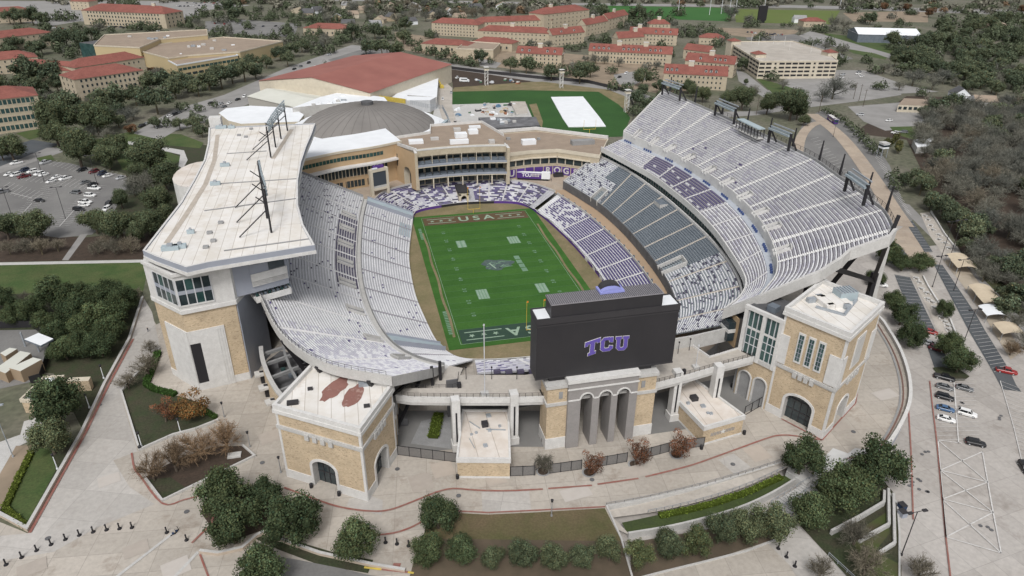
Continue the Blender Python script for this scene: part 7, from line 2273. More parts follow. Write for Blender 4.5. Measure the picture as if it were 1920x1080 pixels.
pbot=[(1178,1004),(1260,990),(1340,970),(1400,950),(1450,926),(1500,896)]
ptop=[(1166,980),(1232,966),(1280,957),(1330,944),(1400,921),(1490,883)]
A_=catmull([Vector((*at(u,v,-1.5).xy,0))for u,v in ptop],4);B_=catmull([Vector((*at(u,v,-1.5).xy,0))for u,v in pbot],4)
poly=[(p.x,p.y)for p in A_]+[(p.x,p.y)for p in reversed(B_)]
b=MB();b.prism(poly,LZ,-1.5,CONC,mat('planter_grass',(.055,.075,.028),(.07,.1,.03),.25,bigamt=.25,fine=2,fineamt=.2));b.build('long_planter',label='long curved planter of dark grass between ramp and oak row',cat='planter')
hedge_run('long curving yellow green hedge in the planter below the ramp',[(1236,969),(1290,958),(1340,945),(1400,925),(1465,896)],1.7,.9,(.085,.115,.025),z=-1.5,seed=8)
b=MB();b.wall([(p.x,p.y)for p in B_],LZ,1.9,.5,CONC);b.build('planter_wall',label='pale wall along the lower edge of the long curved planter',cat='wall')
drape('lower_path',[lo(u,v).xy for u,v in((1178,1010),(1260,994),(1340,974),(1400,954),(1450,932),(1475,950),(1470,975),(1400,975),(1330,990),(1250,1004),(1190,1020))],.02,PLAZAW)
drape('mulch_bed',[lo(u,v).xy for u,v in((1180,1018),(1250,1006),(1330,992),(1400,978),(1468,978),(1470,1005),(1400,1032),(1330,1050),(1240,1072),(1185,1090))],.03,MATS['shaded_mulch'])
drape('lower_walk',[lo(u,v).xy for u,v in((1470,955),(1500,990),(1555,1045),(1600,1100),(1510,1100),(1480,1060),(1440,1020),(1470,1002))],.04,PLAZAW)
drape('lower_plaza',[lo(u,v).xy for u,v in((1470,1005),(1330,1052),(1200,1085),(1200,1130),(1520,1130),(1480,1060))],.03,PLAZA)
b=MB();P=[lo(u,v)for u,v in((1190,1087),(1240,1074),(1330,1052),(1400,1034),(1470,1007))];b.wall([(p.x,p.y)for p in P],LZ,.35,.4,CONC);b.build('bed_kerb',label='pale kerb along the bottom of the oak row bed',cat='kerb')
s0,s1=at(1528,893,0),at(1560,908,0);e0,e1=lo(1446,944),lo(1478,968)
NS=16;b=MB()
for k in range(NS):
 z=-2.5*(k+.5)/NS
 a0,a1=s0.lerp(e0,k/NS),s1.lerp(e1,k/NS);c0,c1=s0.lerp(e0,(k+1)/NS),s1.lerp(e1,(k+1)/NS)
 b.face([(a0.x,a0.y,z),(c0.x,c0.y,z),(c1.x,c1.y,z),(a1.x,a1.y,z)],CONC)
 z2=z-2.5/NS
 b.face([(c0.x,c0.y,z),(c0.x,c0.y,z2),(c1.x,c1.y,z2),(c1.x,c1.y,z)],CONCG)
b.build('steps',label='wide flight of concrete steps from the white paving down to the lower walk',cat='steps')
railing('stair_railing',[s0+Vector((0,0,.1)),e0+Vector((0,0,.1))],.95,STEEL,'left handrail of the wide concrete steps',step=2,mesh_lines=1,w=.1)
c0,c1=s0.lerp(s1,.5),e0.lerp(e1,.5)
railing('stair_railing',[c0+Vector((0,0,.1)),c1+Vector((0,0,.1))],.95,STEEL,'middle handrail of the wide concrete steps',step=2,mesh_lines=1,w=.1)
f0,f1,g0,g1_=lo(1512,1062),lo(1553,1042),lo(1560,1110),lo(1605,1090);b=MB()
for k in range(14):
 z=LZ+.06-.0*k;a0,a1=f0.lerp(g0,k/14),f1.lerp(g1_,k/14);c0,c1=f0.lerp(g0,(k+.45)/14),f1.lerp(g1_,(k+.45)/14)
 b.face([(a0.x,a0.y,z),(c0.x,c0.y,z),(c1.x,c1.y,z),(a1.x,a1.y,z)],CONCG)
b.build('steps',label='second flight of concrete steps at the bottom right',cat='steps')
railing('stair_railing',[f1+Vector((0,0,.05)),g1_+Vector((0,0,.05))],.95,STEEL,'handrail of the second flight at the bottom right',step=2,mesh_lines=2,w=.1)
drape('bank_grass',[lo(u,v).xy for u,v in((1560,905),(1600,870),(1655,900),(1676,925),(1686,1000),(1690,1100),(1605,1100),(1555,1045),(1490,975))],.04,LAWND)
drape('bank_grass',[lo(u,v).xy for u,v in((1625,985),(1663,960),(1668,1000),(1640,1035),(1690,1060),(1690,1100),(1640,1100),(1600,1020))],.06,mat('patchy_lawn',(.075,.1,.03),(.09,.075,.045),.2,bigamt=.25))
for k,pts in enumerate(([(1576,962),(1655,950),(1655,925)],[(1557,1003),(1610,975),(1655,948),(1656,927)],[(1610,1018),(1665,988),(1664,922)],[(1648,1040),(1676,1022),(1674,930)])):
 if k==0:continue
 P=[lo(u,v)for u,v in pts]
 b=MB();b.wall([(p.x,p.y)for p in P],LZ,1.0+.25*(3-k),.6,CONC);b.build('terrace_wall',label='low bent white terrace wall on the grassy bank, '+['','longest and highest','middle one','lowest one'][k],cat='wall')
b=MB();P=[lo(u,v)for u,v in((1662,918),(1682,945),(1686,1000),(1686,1100))];b.wall([(p.x,p.y)for p in P],LZ,.35,.4,CONC);b.build('bank_kerb',label='pale kerb between grassy bank and parking lot',cat='kerb')
W=[Vector((p.x,p.y,0))for p in LBP[:9]]
W=W[:1]+catmull(W[1:],4)
rw=thing('retaining_wall','tall curved white retaining wall between gate plaza and parking lot','retaining wall',tuple(W[len(W)//2]))
b=MB();b.wall([(p.x,p.y)for p in W],-2.6,2.7,.5,GREYWALL);b.build('wall_face',rw)
b=MB();b.wall([(p.x,p.y)for p in W],.1,1.1,.9,WHITE);b.build('parapet',rw)
b=MB();P=[(p.x-2.2,p.y)for p in W[4:]];b.strip(P,.4,.2,mat('brown_kerb_band',(.2,.12,.1),bigamt=.1));b.strip([(p.x-3.2,p.y)for p in W[4:]],.5,.19,CONCG);b.build('painted_line',kind='structure')
def dl(name,pts,dz,m):return drape(name,[lo(u,v).xy for u,v in pts],dz,m)
dl('asphalt_bay',[(1677,515),(1706,520),(1756,625),(1722,628)],.03,ASPHD)
dl('asphalt_bay',[(1750,495),(1767,497),(1830,590),(1892,693),(1905,722),(1880,732),(1862,698),(1800,590)],.03,ASPHD)
dl('asphalt_bay',[(1695,413),(1711,414),(1749,473),(1733,473)],.03,ASPHD)
dl('asphalt_bay',[(1655,455),(1685,458),(1702,480),(1690,500),(1660,490)],.03,ASPHD)
dl('asphalt_bay',[(1735,640),(1765,655),(1790,690),(1752,690)],.03,ASPHD)
dl('asphalt_bay',[(1872,708),(1905,722),(1915,735),(1880,730)],.035,ASPHD)
gs('asphalt_lot',[(1488,275),(1505,232),(1530,212),(1545,206),(1580,225),(1640,270),(1668,310),(1700,400),(1712,412),(1690,425),(1640,400),(1560,330),(1490,310)],Z2,ASPH)
for pts,w_ in(([(1522,214),(1545,230),(1572,252),(1600,284),(1640,340),(1668,385),(1695,425)],8.5),([(1545,228),(1520,236),(1502,258),(1494,300)],6)):
 P=catmull([Vector((*at(u,v).xy,0))for u,v in pts],5);b=MB();b.strip([(p.x,p.y)for p in P],w_,.2+.02*(w_<7),TANPV);b.build('tan_road',kind='structure')
gs('tan_road',[(1640,330),(1665,378),(1700,420),(1660,450),(1640,400)],Z2,LOTC)
dl('tan_road',[(1656,430),(1700,420),(1760,500),(1700,505),(1660,470)],.02,TANPV)
dl('sand_island',[(1705,512),(1728,512),(1770,570),(1792,640),(1760,628),(1740,580)],.05,DECK)
dl('sand_island',[(1725,400),(1742,398),(1790,470),(1770,482),(1745,445)],.05,DECK)
dl('sand_island',[(1768,488),(1800,486),(1860,560),(1915,660),(1895,675),(1850,600),(1805,535)],.05,mat('canopy_sand',(.47,.41,.33),(.42,.36,.28),.4,bigamt=.1))
dl('oval_lawn',[(1748,690),(1765,688),(1800,694),(1818,706),(1808,714),(1785,714),(1760,706)],.06,LAWND)
dl('grass_patch',[(1800,470),(1850,475),(1900,500),(1960,560),(1930,620),(1870,560),(1820,510)],.03,mat('creek_grass',(.085,.1,.035),(.07,.065,.04),.15,bigamt=.25))
dl('creek_lane',[(1690,380),(1705,384),(1760,440),(1850,530),(1960,640),(1960,670),(1840,540),(1740,440),(1700,400)],.04,ROADP)
dl('grass_verge',[(1990,720),(2080,905),(2150,1100),(3000,1100),(2700,800),(2300,640),(2050,600)],.04,LAWNB)
WLINE=.16
def dline(a,b_,w=WLINE,m=LINEW):
 pline([a,b_],w,m,low=True)
def ticks(a0,a1,b0,b1,n):
 b=MB()
 for k in range(n+1):
  t=k/n
  p,q=lo(a0[0]+(a1[0]-a0[0])*t,a0[1]+(a1[1]-a0[1])*t),lo(b0[0]+(b1[0]-b0[0])*t,b0[1]+(b1[1]-b0[1])*t)
  b.strip([(p.x,p.y),(q.x,q.y)],.13,0,LINEW,zs=[T(p.x,p.y)+.2,T(q.x,q.y)+.2])
 b.build('stall_line',kind='structure')
ticks((1678,517),(1721,625),(1705,521),(1754,624),17)
ticks((1751,496),(1863,698),(1766,498),(1892,693),30)
ticks((1696,414),(1733,472),(1710,415),(1748,472),11)
ticks((1753,712),(1757,826),(1826,712),(1836,824),14)
ticks((1875,715),(1925,905),(1915,730),(1965,915),24)
for pts in([(1788,712),(1797,832)],[(1758.3,826),(1762.7,882.7),(1767.3,936.7),(1773.3,1008.3)],[(1841.7,848),(1851.7,905),(1861.7,961.7),(1876.7,1038)],[(1758,826),(1803,832)],[(1758,826),(1851.7,905)],[(1762.7,882.7),(1841.7,848)],[(1762.7,882.7),(1851.7,905)],[(1762.7,882.7),(1861.7,961.7)],[(1767.3,936.7),(1851.7,905)],[(1767.3,936.7),(1861.7,961.7)],[(1767.3,938),(1876.7,1038)],[(1773.3,1008),(1861.7,961.7)],[(1773.3,1008),(1876.7,1038)]):
 pline(pts,.3,LINEW,low=True)
for pts in([(1743,715),(1749,770),(1756,826),(1773,1008),(1782,1085)],[(1703,765),(1708,850),(1710,910),(1712,975)]):
 pline(pts,.35,LINER,low=True)
pline([(1875,715),(1900,800),(1925,905)],.2,LINEW,low=True)
b=MB()
for k in range(26):
 t=k/25;p,q=at(1560+98*t,230+85*t,0),at(1548+128*t,238+95*t,0)
for a0,a1,b0,b1,n in(((1597,240),(1700,400),(1640,272),(1712,410),22),((1520,262),(1640,400),(1535,258),(1655,395),26)):
 for k in range(n):
  t=k/n;p=at(a0[0]+(a1[0]-a0[0])*t,a0[1]+(a1[1]-a0[1])*t);q=at(b0[0]+(b1[0]-b0[0])*t,b0[1]+(b1[1]-b0[1])*t)
  p2=q.lerp(p,.55)if(q-p).length>12 else p
  b.strip([(q.x,q.y),(p2.x,p2.y)],.2,.22,LINEW)
b.build('stall_line',kind='structure')
b=MB()
def lstalls(c0,c1,n,l1,l2):
 for k in range(n+1):
  t=k/n;u=c0[0]+(c1[0]-c0[0])*t;v=c0[1]+(c1[1]-c0[1])*t
  p,q=at(u+l1[0],v+l1[1]),at(u+l2[0],v+l2[1])
  b.strip([(p.x,p.y),(q.x,q.y)],.16,.22,LINEW)
lstalls((33,410),(112,334),17,(-18,3),(20,-3));lstalls((112,425),(180,350),17,(-16,2),(20,-2));lstalls((20,330),(165,350),16,(-8,5),(14,-9));lstalls((0,352),(62,372),8,(-4,6),(20,-10));lstalls((98,306),(150,320),7,(-6,4),(10,-5));lstalls((190,320),(236,336),6,(-8,4),(8,-4))
for a,c in(((34,410),(60,382)),((112,425),(138,396)),((20,362),(60,372))):b.strip([at(*a).xy,at(*c).xy],.3,.23,LINEW)
b.build('stall_line',kind='structure')
def fence(name,a,c,h,label,z=0.0,panel=True):
 p,q=at(*a,z),at(*c,z);t=thing(name,label,'fence',tuple((p+q)/2))
 L=(q-p).length;n=max(1,round(L/3.2));b=MB()
 for k in range(n+1):
  o=p.lerp(q,k/n);b.bar(o,o+Vector((0,0,h+.15)),.16,BLACK)
 for zz in(.15,h):b.bar(p+Vector((0,0,zz)),q+Vector((0,0,zz)),.12,BLACK)
 b.build('steel_frame',t)
 if panel:
  b=MB((p.x,p.y,atan2(q.y-p.y,q.x-p.x)));b.box(0,-.02,z+.2,L,.02,z+h-.06,mat('grey_mesh_infill',(.2,.19,.18),(.16,.155,.15),3,bigamt=.05));b.build('mesh_infill',t)
 return t
fence('gate_fence',(746,853),(856,867),3.0,'black framed mesh fence between left gatehouse and long pavilion')
ff=fence('gate_fence',(957,893),(1003,891),3.0,'short mesh fence panel with a white notice right of the long pavilion')
p,q=at(978,890,0),at(983,890,0);b=MB();b.box(p.x-.4,p.y-.25,1.6,p.x+.5,p.y-.15,2.6,SNOW);b.build('notice',ff)
fence('gate_fence',(1031,888),(1090,880),3.0,'mesh fence panels between the leafless tree and the first rusty tree')
fence('gate_fence',(1118,876),(1175,866),3.0,'mesh fence panels between the left and middle rusty trees')
fence('gate_fence',(1202,861),(1254,847),3.0,'mesh fence panels between the middle and right rusty trees')
fence('gate_fence',(1281,842),(1319,837),3.0,'mesh fence panels between right rusty tree and right pavilion')
fence('gate_fence',(1395,780),(1434,757),3.2,'tall black bar fence between right pavilion and gate tower',panel=False)
b=MB()
c=at(1018,887,0)
for k in range(13):
 a=pi*k/12;x,y=c.x+2.4*cos(a),c.y-.4+2.2*sin(a)
 b.bar((x,y,0),(x,y,3.1),.1,BLACK)
 a2=pi*min(12,k+1)/12;b.bar((x,y,3.05),(c.x+2.4*cos(a2),c.y-.4+2.2*sin(a2),3.05),.09,BLACK);b.bar((x,y,.2),(c.x+2.4*cos(a2),c.y-.4+2.2*sin(a2),.2),.09,BLACK)
b.build('fence_bulge',label='half round black fence bulging round the leafless young tree',cat='fence')
def bin_(u,v,label,low=False,h=1.15,r=.42,z=0):
 p=(lo if low else at)(u,v)
 t=MB();t.cyl((p.x,p.y,p.z),(p.x,p.y,p.z+h),r,r*1.05,BLACK,12);t.cyl((p.x,p.y,p.z+h),(p.x,p.y,p.z+h+.25),r*.8,r*.3,DKGREY,12)
 t.build('litter_bin',label=label,cat='bin')
for u,v,lb in((584,914,'black litter bin left of the left gatehouse arch'),(636,929,'black litter bin right of the left gatehouse arch'),(858,897,'black litter bin at the corner of the long pavilion'),(1018,828,'black litter bin at the foot of the left brick pillar'),(1395,814,'black litter bin at the corner of the right pavilion'),(1315,842,'black litter bin at the left corner of the right pavilion'),(263,843,'black litter bin at the lower tip of the dark planter'),(1372,726,'black litter bin before the entrance arches, left'),(1384,726,'black litter bin before the entrance arches, right')):
 bin_(u,v,lb)
def bollard_mb(p):
 b=MB();b.cyl((0,0,0),(0,0,.12),.42,.42,BLACK,10);b.cyl((0,0,.12),(0,0,.4),.26,.16,BLACK,10);b.cyl((0,0,.4),(0,0,1.35),.15,.13,BLACK,10);b.cyl((0,0,1.35),(0,0,1.6),.19,.06,BLACK,10)
 return b
BOL=bollard_mb(None).mesh('bollard')
def bollard(p,label):
 o=bpy.data.objects.new('bollard',BOL);COL.objects.link(o);o.location=p;o.scale=(1.15,)*3
 tag(o,label,'bollard','black bollards on the plaza')
for k,(x,y)in enumerate(((35,1018),(123,977),(207,938),(288,905),(369,876),(447,852),(525,834),(600,822),(673,815),(743,809),(939,837),(1050,879))):
 bollard(at(x/3,720+y/3,0),f'black bollard, {ORD[k]} from the left in the long row on the lower left plaza')
for k,(x,y)in enumerate(((249,893),(313,901),(379,911))):
 bollard(at(640+x/3,720+y/3,0),f'black bollard, {ORD[k]} from the left of the three beside the bottom oak row')
for k,(x,y)in enumerate(((537,927),(583,975),(630,1027))):
 bollard(lo(1280+x/3,720+y/3),f'black bollard, {ORD[k]} from the top of the three on the lower walk')
def lamp(u,v,h,label,m=CONCG,low=False,arm=False,group=None):
 p=(lo if low else at)(u,v)
 t=thing('street_lamp',label,'street lamp',tuple(p),group)
 b=MB();b.cyl((p.x,p.y,p.z),(p.x,p.y,p.z+.5),.28,.24,m);b.cyl((p.x,p.y,p.z+.5),(p.x,p.y,p.z+h),.13,.09,m);b.build('post',t)
 b=MB()
 if arm:
  b.bar((p.x-1.6,p.y,p.z+h),(p.x+1.6,p.y,p.z+h),.12,m);b.box(p.x-2.4,p.y-.35,p.z+h-.1,p.x-1.3,p.y+.35,p.z+h+.15,m);b.box(p.x+1.3,p.y-.35,p.z+h-.1,p.x+2.4,p.y+.35,p.z+h+.15,m)
 else:
  b.cyl((p.x,p.y,p.z+h),(p.x,p.y,p.z+h+.6),.22,.34,BLACK,10);b.cyl((p.x,p.y,p.z+h+.6),(p.x,p.y,p.z+h+.8),.38,.1,BLACK,10)
 b.build('lamp_head',t)
for u,v,lb in((421,782,'lamp post by the right foot of the dark planter'),(469,838,'lamp post at the tip of the triangular planter'),(527,886,'lamp post in front of the left gatehouse corner'),(1034,968,'lamp post on the edge of the brown lawn, centre bottom')):
 lamp(u,v,4.4,'slim dark headed '+lb)
for u,v,lb in((266,838,'short white lamp post at the lower tip of the dark planter'),(339,812,'short white lamp post in the middle of the dark planter edge'),(108,880,'short white lamp post on the left lawn wedge'),(168,765,'short white lamp post beside the left walkway kerb'),(195,710,'white lamp post beside the oak grove kerb')):
 lamp(u,v,4.2,lb,SNOW)
lamp(25,857,16,'tall grey lamp mast at the left edge beside the path',STEEL,arm=True)
for u,v,lb,h in((1788,545,'tall lamp mast beside the oak-free sandy island, left',13),(1804,650,'tall lamp mast in the middle of the right parking lot',14),(1690,1041,'tall lamp mast at the kerb of the grassy bank',13),(1748,538,'tall lamp mast between the two dark parking bays',13),(1765,483,'tall black floodlight pole beside the canopies, left of two',16),(1782,480,'tall black floodlight pole beside the canopies, right of two',16)):
 lamp(u,v,h,lb,DKGREY,True,True)
for u,v,lb in((123,410,'tall thin lamp mast in the middle of the left car park'),(24,410,'tall thin lamp mast near the left edge of the left car park'),(182,345,'tall thin lamp mast beside the white pickups in the left car park'),(83,340,'tall thin lamp mast behind the white cars in the left car park')):
 lamp(u,v,15,lb,DKGREY,arm=True)
lamp(1562,257,12,'tall lamp mast in the rear asphalt lot',DKGREY,arm=True)
for u,v in((1535,212),(1610,190),(1618,200),(1418,215),(1600,186)):
 p=at(u,v,0);b=MB();b.cyl(p,p+Vector((0,0,13)),.2,.14,BARK);b.bar(p+Vector((-1.3,0,11.8)),p+Vector((1.3,0,11.8)),.15,BARK);b.build('utility_pole',label='brown wooden utility pole with crossbar along the side street',cat='utility pole',group='utility poles along the side street')
def tent(u,v,w,d,m,label,ang):
 p=lo(u,v);t=thing('canopy',label,'canopy',tuple(p))
 f=(p.x,p.y,ang);z=p.z
 b=MB(f);n_=6
 for i in range(n_):
  x0,x1=-w/2+w*i/n_,-w/2+w*(i+1)/n_;h=lambda x:3.4+.9*(1-(2*x/w)**2)
  b.face([(x0,-d/2,z+h(x0)-.5),(x1,-d/2,z+h(x1)-.5),(x1,d/2,z+h(x1)),(x0,d/2,z+h(x0))],m)
 b.build('canvas',t)
 for sx in(-1,1):
  for sy in(-1,1):
   b=MB(f);b.cyl((sx*w*.48,sy*d*.45,z),(sx*w*.48,sy*d*.45,z+3.1),.1,.1,STEEL);b.build('post',t)
A0=radians(100)
for(u,v,m,lb)in((1795,498,TENT,'tan canvas canopy, topmost pair, upper one'),(1803,509,TENT,'tan canvas canopy, topmost pair, lower one'),(1838,558,TENT,'tan canvas canopy above the middle of the row'),(1852,575,TENT,'tan canvas canopy just above the white one'),(1858,598,SNOW,'white canvas canopy among the tan ones'),(1887,632,TENT,'lowest tan canvas canopy of the row')):
 tent(u,v,7.6,6.6,m,lb,radians(-18))
for pts,lb in(([(1730,520),(1740,540),(1765,580)],'white low wall along the middle sandy island'),([(1780,600),(1790,625),(1800,655)],'white low wall along the lower sandy island'),([(1745,398),(1770,440),(1790,466)],'white low wall along the upper sandy island')):
 P=[lo(u,v)for u,v in pts];b=MB();b.wall([(p.x,p.y)for p in P],[p.z for p in P],.9,.5,WHITE);b.build('low_wall',label=lb,cat='wall')
def table_mesh():
 b=MB();b.cyl((0,0,.68),(0,0,.76),.75,.75,CONC,12);b.cyl((0,0,0),(0,0,.68),.14,.12,CONCG,8)
 for k in range(4):
  a=pi/4+k*pi/2;b.box(1.15*cos(a)-.28,1.15*sin(a)-.28,0,1.15*cos(a)+.28,1.15*sin(a)+.28,.46,WHITE)
 return b.mesh('picnic_table')
TB=table_mesh()
for k in range(22):
 if k<9:u,v=1718+k*6.0+R_.uniform(-4,4),524+k*9+R_.uniform(-3,3)
 elif k<17:u,v=1736+(k-9)*5.5+R_.uniform(-4,4),404+(k-9)*9+R_.uniform(-2,2)
 else:u,v=1772+(k-17)*3+R_.uniform(-4,4),605+(k-17)*7
 o=bpy.data.objects.new('picnic_table',TB);COL.objects.link(o);o.location=lo(u,v);o.rotation_euler=(0,0,R_.uniform(0,3));tag(o,'pale round picnic table with stools on a sandy parking island','picnic table','picnic tables on the sandy islands')
p=at(1652,295,0);tk=thing('watch_tower','small white and grey observation cabin on legs beside the rear hedge','cabin',tuple(p))
b=MB();b.box(p.x-2,p.y-2,5.6,p.x+2,p.y+2,8.6,SNOW);b.box(p.x-2.3,p.y-2.3,8.6,p.x+2.3,p.y+2.3,8.9,CONC);b.build('cabin_body',tk)
b=MB();b.box(p.x-2.03,p.y-2.03,6.6,p.x+2.03,p.y+2.03,7.8,GLASS);b.build('window',tk)
b=MB();[b.bar((p.x+sx*1.8,p.y+sy*1.8,0),(p.x+sx*1.8,p.y+sy*1.8,5.6),.25,STEEL)for sx in(-1,1)for sy in(-1,1)];b.build('leg',tk)
def bus(p,a,label):
 t=thing('coach_bus',label,'bus',tuple(p));f=(p.x,p.y,a)
 b=MB(f);b.box(-7,-1.3,.5,7,1.3,3.5,PURPLED,top=LINEW);b.build('body',t)
 b=MB(f);b.box(-6.4,-1.34,1.8,6.2,1.34,2.8,GLASS);b.box(6.9,-1.15,1.5,7.05,1.15,3.1,GLASSG);b.build('window',t)
 b=MB(f);b.box(-3.5,-1.37,1.0,2.5,-1.33,1.7,LINEW);b.build('white_lettering_band',t)
 for x in(-4.6,4.4):
  for s in(-1,1):b=MB(f);b.cyl((x,s*1.05,.5),(x,s*1.35,.5),.5,.5,TYRE,14);b.build('wheel',t)
p,q=at(1551,222),at(1570,236);bus((p+q)/2,atan2(q.y-p.y,q.x-p.x),'purple coach bus with white roof parked beside the rear hedge')
def car_profile(kind):
 if kind=='sedan':return 4.7,1.8,[(0,.35),(0,.78),(.95,.92),(1.0,.95)],[(1.15,.93),(1.9,1.42),(3.3,1.44),(4.15,.98)],.98
 if kind=='suv':return 4.9,1.95,[],[(1.25,1.08),(1.85,1.72),(4.3,1.74),(4.75,1.12)],1.1
 return 5.8,2.0,[],[(1.45,1.12),(2.0,1.8),(3.5,1.82),(3.75,1.12)],1.12
def car_parts(kind,paint):
 L,W,_,cab,belt=car_profile(kind)
 h=W/2;b=MB()
 secs=[(0,.42,belt*.72,h*.78),(.35,.3,belt*.84,h*.97),(1.2,.28,belt*.97,h),(L-.9,.28,belt,h),(L-.25,.32,belt*.97,h*.95),(L,.45,belt*.8,h*.82)]
 for(x0,a0,t0,w0),(x1,a1,t1,w1)in zip(secs,secs[1:]):
  x0-=L/2;x1-=L/2
  b.face([(x0,-w0,a0),(x1,-w1,a1),(x1,-w1,t1*.86),(x0,-w0,t0*.86)],paint);b.face([(x0,w0,a0),(x0,w0,t0*.86),(x1,w1,t1*.86),(x1,w1,a1)],paint)
  b.face([(x0,-w0,t0*.86),(x1,-w1,t1*.86),(x1,-w1*.88,t1),(x0,-w0*.88,t0)],paint);b.face([(x0,w0,t0*.86),(x0,w0*.88,t0),(x1,w1*.88,t1),(x1,w1,t1*.86)],paint)
  b.face([(x0,-w0*.88,t0),(x1,-w1*.88,t1),(x1,w1*.88,t1),(x0,w0*.88,t0)],paint)
 for(x,a,t,w),s in((secs[0],1),(secs[-1],-1)):
  f=[(x-L/2,-w,a),(x-L/2,-w,t*.86),(x-L/2,-w*.88,t),(x-L/2,w*.88,t),(x-L/2,w,t*.86),(x-L/2,w,a)]
  b.face(f[::-1]if s>0 else f,paint)
 (ax,az),(bx_,bz),(cx_,cz),(dx,dz)=cab;wr=h*.74
 r=[(bx_-L/2,-wr,bz),(cx_-L/2,-wr,cz),(cx_-L/2,wr,cz),(bx_-L/2,wr,bz)]
 b.face(r,paint)
 body=b
 g=MB();wb=h*.88
 lo_=[(ax-L/2,-wb,az),(dx-L/2,-wb,dz),(dx-L/2,wb,dz),(ax-L/2,wb,az)]
 g.face([lo_[0],lo_[1],r[1],r[0]],CARGL);g.face([lo_[3],r[3],r[2],lo_[2]],CARGL);g.face([lo_[0],r[0],r[3],lo_[3]],CARGL);g.face([lo_[1],lo_[2],r[2],r[1]],CARGL)
 for x in((ax+bx_)/2+.9,):
  for s in(-1,1):body.bar((x-L/2,s*wb*.97,az),(x-L/2,s*wr*1.02,bz),.1,paint)
 for(p0,p1)in((lo_[0],r[0]),(lo_[3],r[3]),(lo_[1],r[1]),(lo_[2],r[2])):body.bar(p0,p1,.09,paint)
 if kind=='pickup':
  g.box(3.85-L/2,-h*.8,1.125,L/2-.15,h*.8,1.135,DKGREY)
 w=MB();w.cyl((0,-.11,0),(0,.11,0),.35,.35,TYRE,14);w.cyl((0,-.115,0),(0,.115,0),.2,.2,ALU,10)
 lt=MB();
 return body,g,w,L,W
CARM={}
LAMPW=mat('headlamp',(.7,.7,.68),bigamt=0,rough=.2);LAMPR=mat('tail_lamp',(.3,.01,.01),bigamt=0,rough=.3)
def car(kind,paint,p,a,label,detail=True,group=None,scale=1.0):
 k=(kind,paint)
 if k not in CARM:
  body,g,w,L,W=car_parts(kind,PAINT[paint])
  one=MB()
  one.v,one.f,one.m,_=merge(one,body);one.v,one.f,one.m,_=merge(one,g)
  for x in(-L*.31,L*.31):
   for s in(-1,1):one.cyl((x,s*(W/2-.2),.35),(x,s*(W/2),.35),.35,.35,TYRE,10)
  h1=MB();h1.box(-.03,-.22,-.08,.03,.22,.08,LAMPW);h2=MB();h2.box(-.03,-.2,-.09,.03,.2,.09,LAMPR)
  CARM[k]=(body.mesh('body'),g.mesh('window'),w.mesh('wheel'),L,W,one.mesh('parked_car'),h1.mesh('headlight'),h2.mesh('tail_light'))
 bm_,gm_,wm_,L,W,onem,h1,h2=CARM[k]
 nm={'sedan':'parked_car','suv':'parked_suv','pickup':'pickup_truck'}[kind]
 if not detail:
  o=bpy.data.objects.new(nm,onem);COL.objects.link(o);o.location=p;o.rotation_euler=(0,0,a);o.scale=(scale,)*3
  return tag(o,label,'car',group)
 t=thing(nm,label,'car',tuple(p),group,a);t.scale=(scale,)*3
 child('body',bm_,t);child('window',gm_,t)
 for x in(-L*.31,L*.31):
  for s in(-1,1):child('wheel',wm_,t,(x,s*(W/2-.11),.35))
 for s in(-1,1):child('headlight',h1,t,(-L/2-.0,s*W*.3,.62));child('tail_light',h2,t,(L/2,s*W*.32,.72))
 return t
def car2(kind,paint,a,b_,label,low=True,**k):
 p,q=(lo if low else at)(*a),(lo if low else at)(*b_)
 c=(p+q)/2
 return car(kind,paint,c,atan2(q.y-p.y,q.x-p.x),label,**k)
car2('suv','black',(1850,838),(1806,829),'large black suv alone at the bottom of the marked bay')
car2('sedan','white',(1790,793),(1756,784),'white sedan in the left parking row, lowest of its column')
car2('sedan','blue',(1788,773),(1755,765),'blue grey sedan above the white sedan')
car2('suv','white',(1830,783),(1795,773),'white suv in the right parking column')
car2('suv','black',(1787,752),(1754,743),'black suv in the left parking column')
car2('sedan','grey',(1787,733),(1754,724),'dark sedan in the left parking column above the black suv')
car2('sedan','grey',(1824,735),(1791,726),'dark sedan at the top of the right parking column')
car2('pickup','black',(1788,715),(1751,706),'black pickup beside the oval grass island')
car2('pickup','red',(1903,702),(1869,695),'red pickup truck in the dark bay at the right edge')
car2('sedan','red',(1753,627),(1734,622),'red car at the end of the dark bay above the oaks')
car2('sedan','silver',(1748,648),(1737,645),'silver car half hidden by the parking lot oaks')
car2('suv','maroon',(1768,660),(1744,653),'dark red car half under the oak, second row')
car2('suv','black',(1925,888),(1915,872),'black car cut off by the right edge of the view')
car2('suv','white',(1660,538),(1642,535),'white car parked under the upper deck end oak')
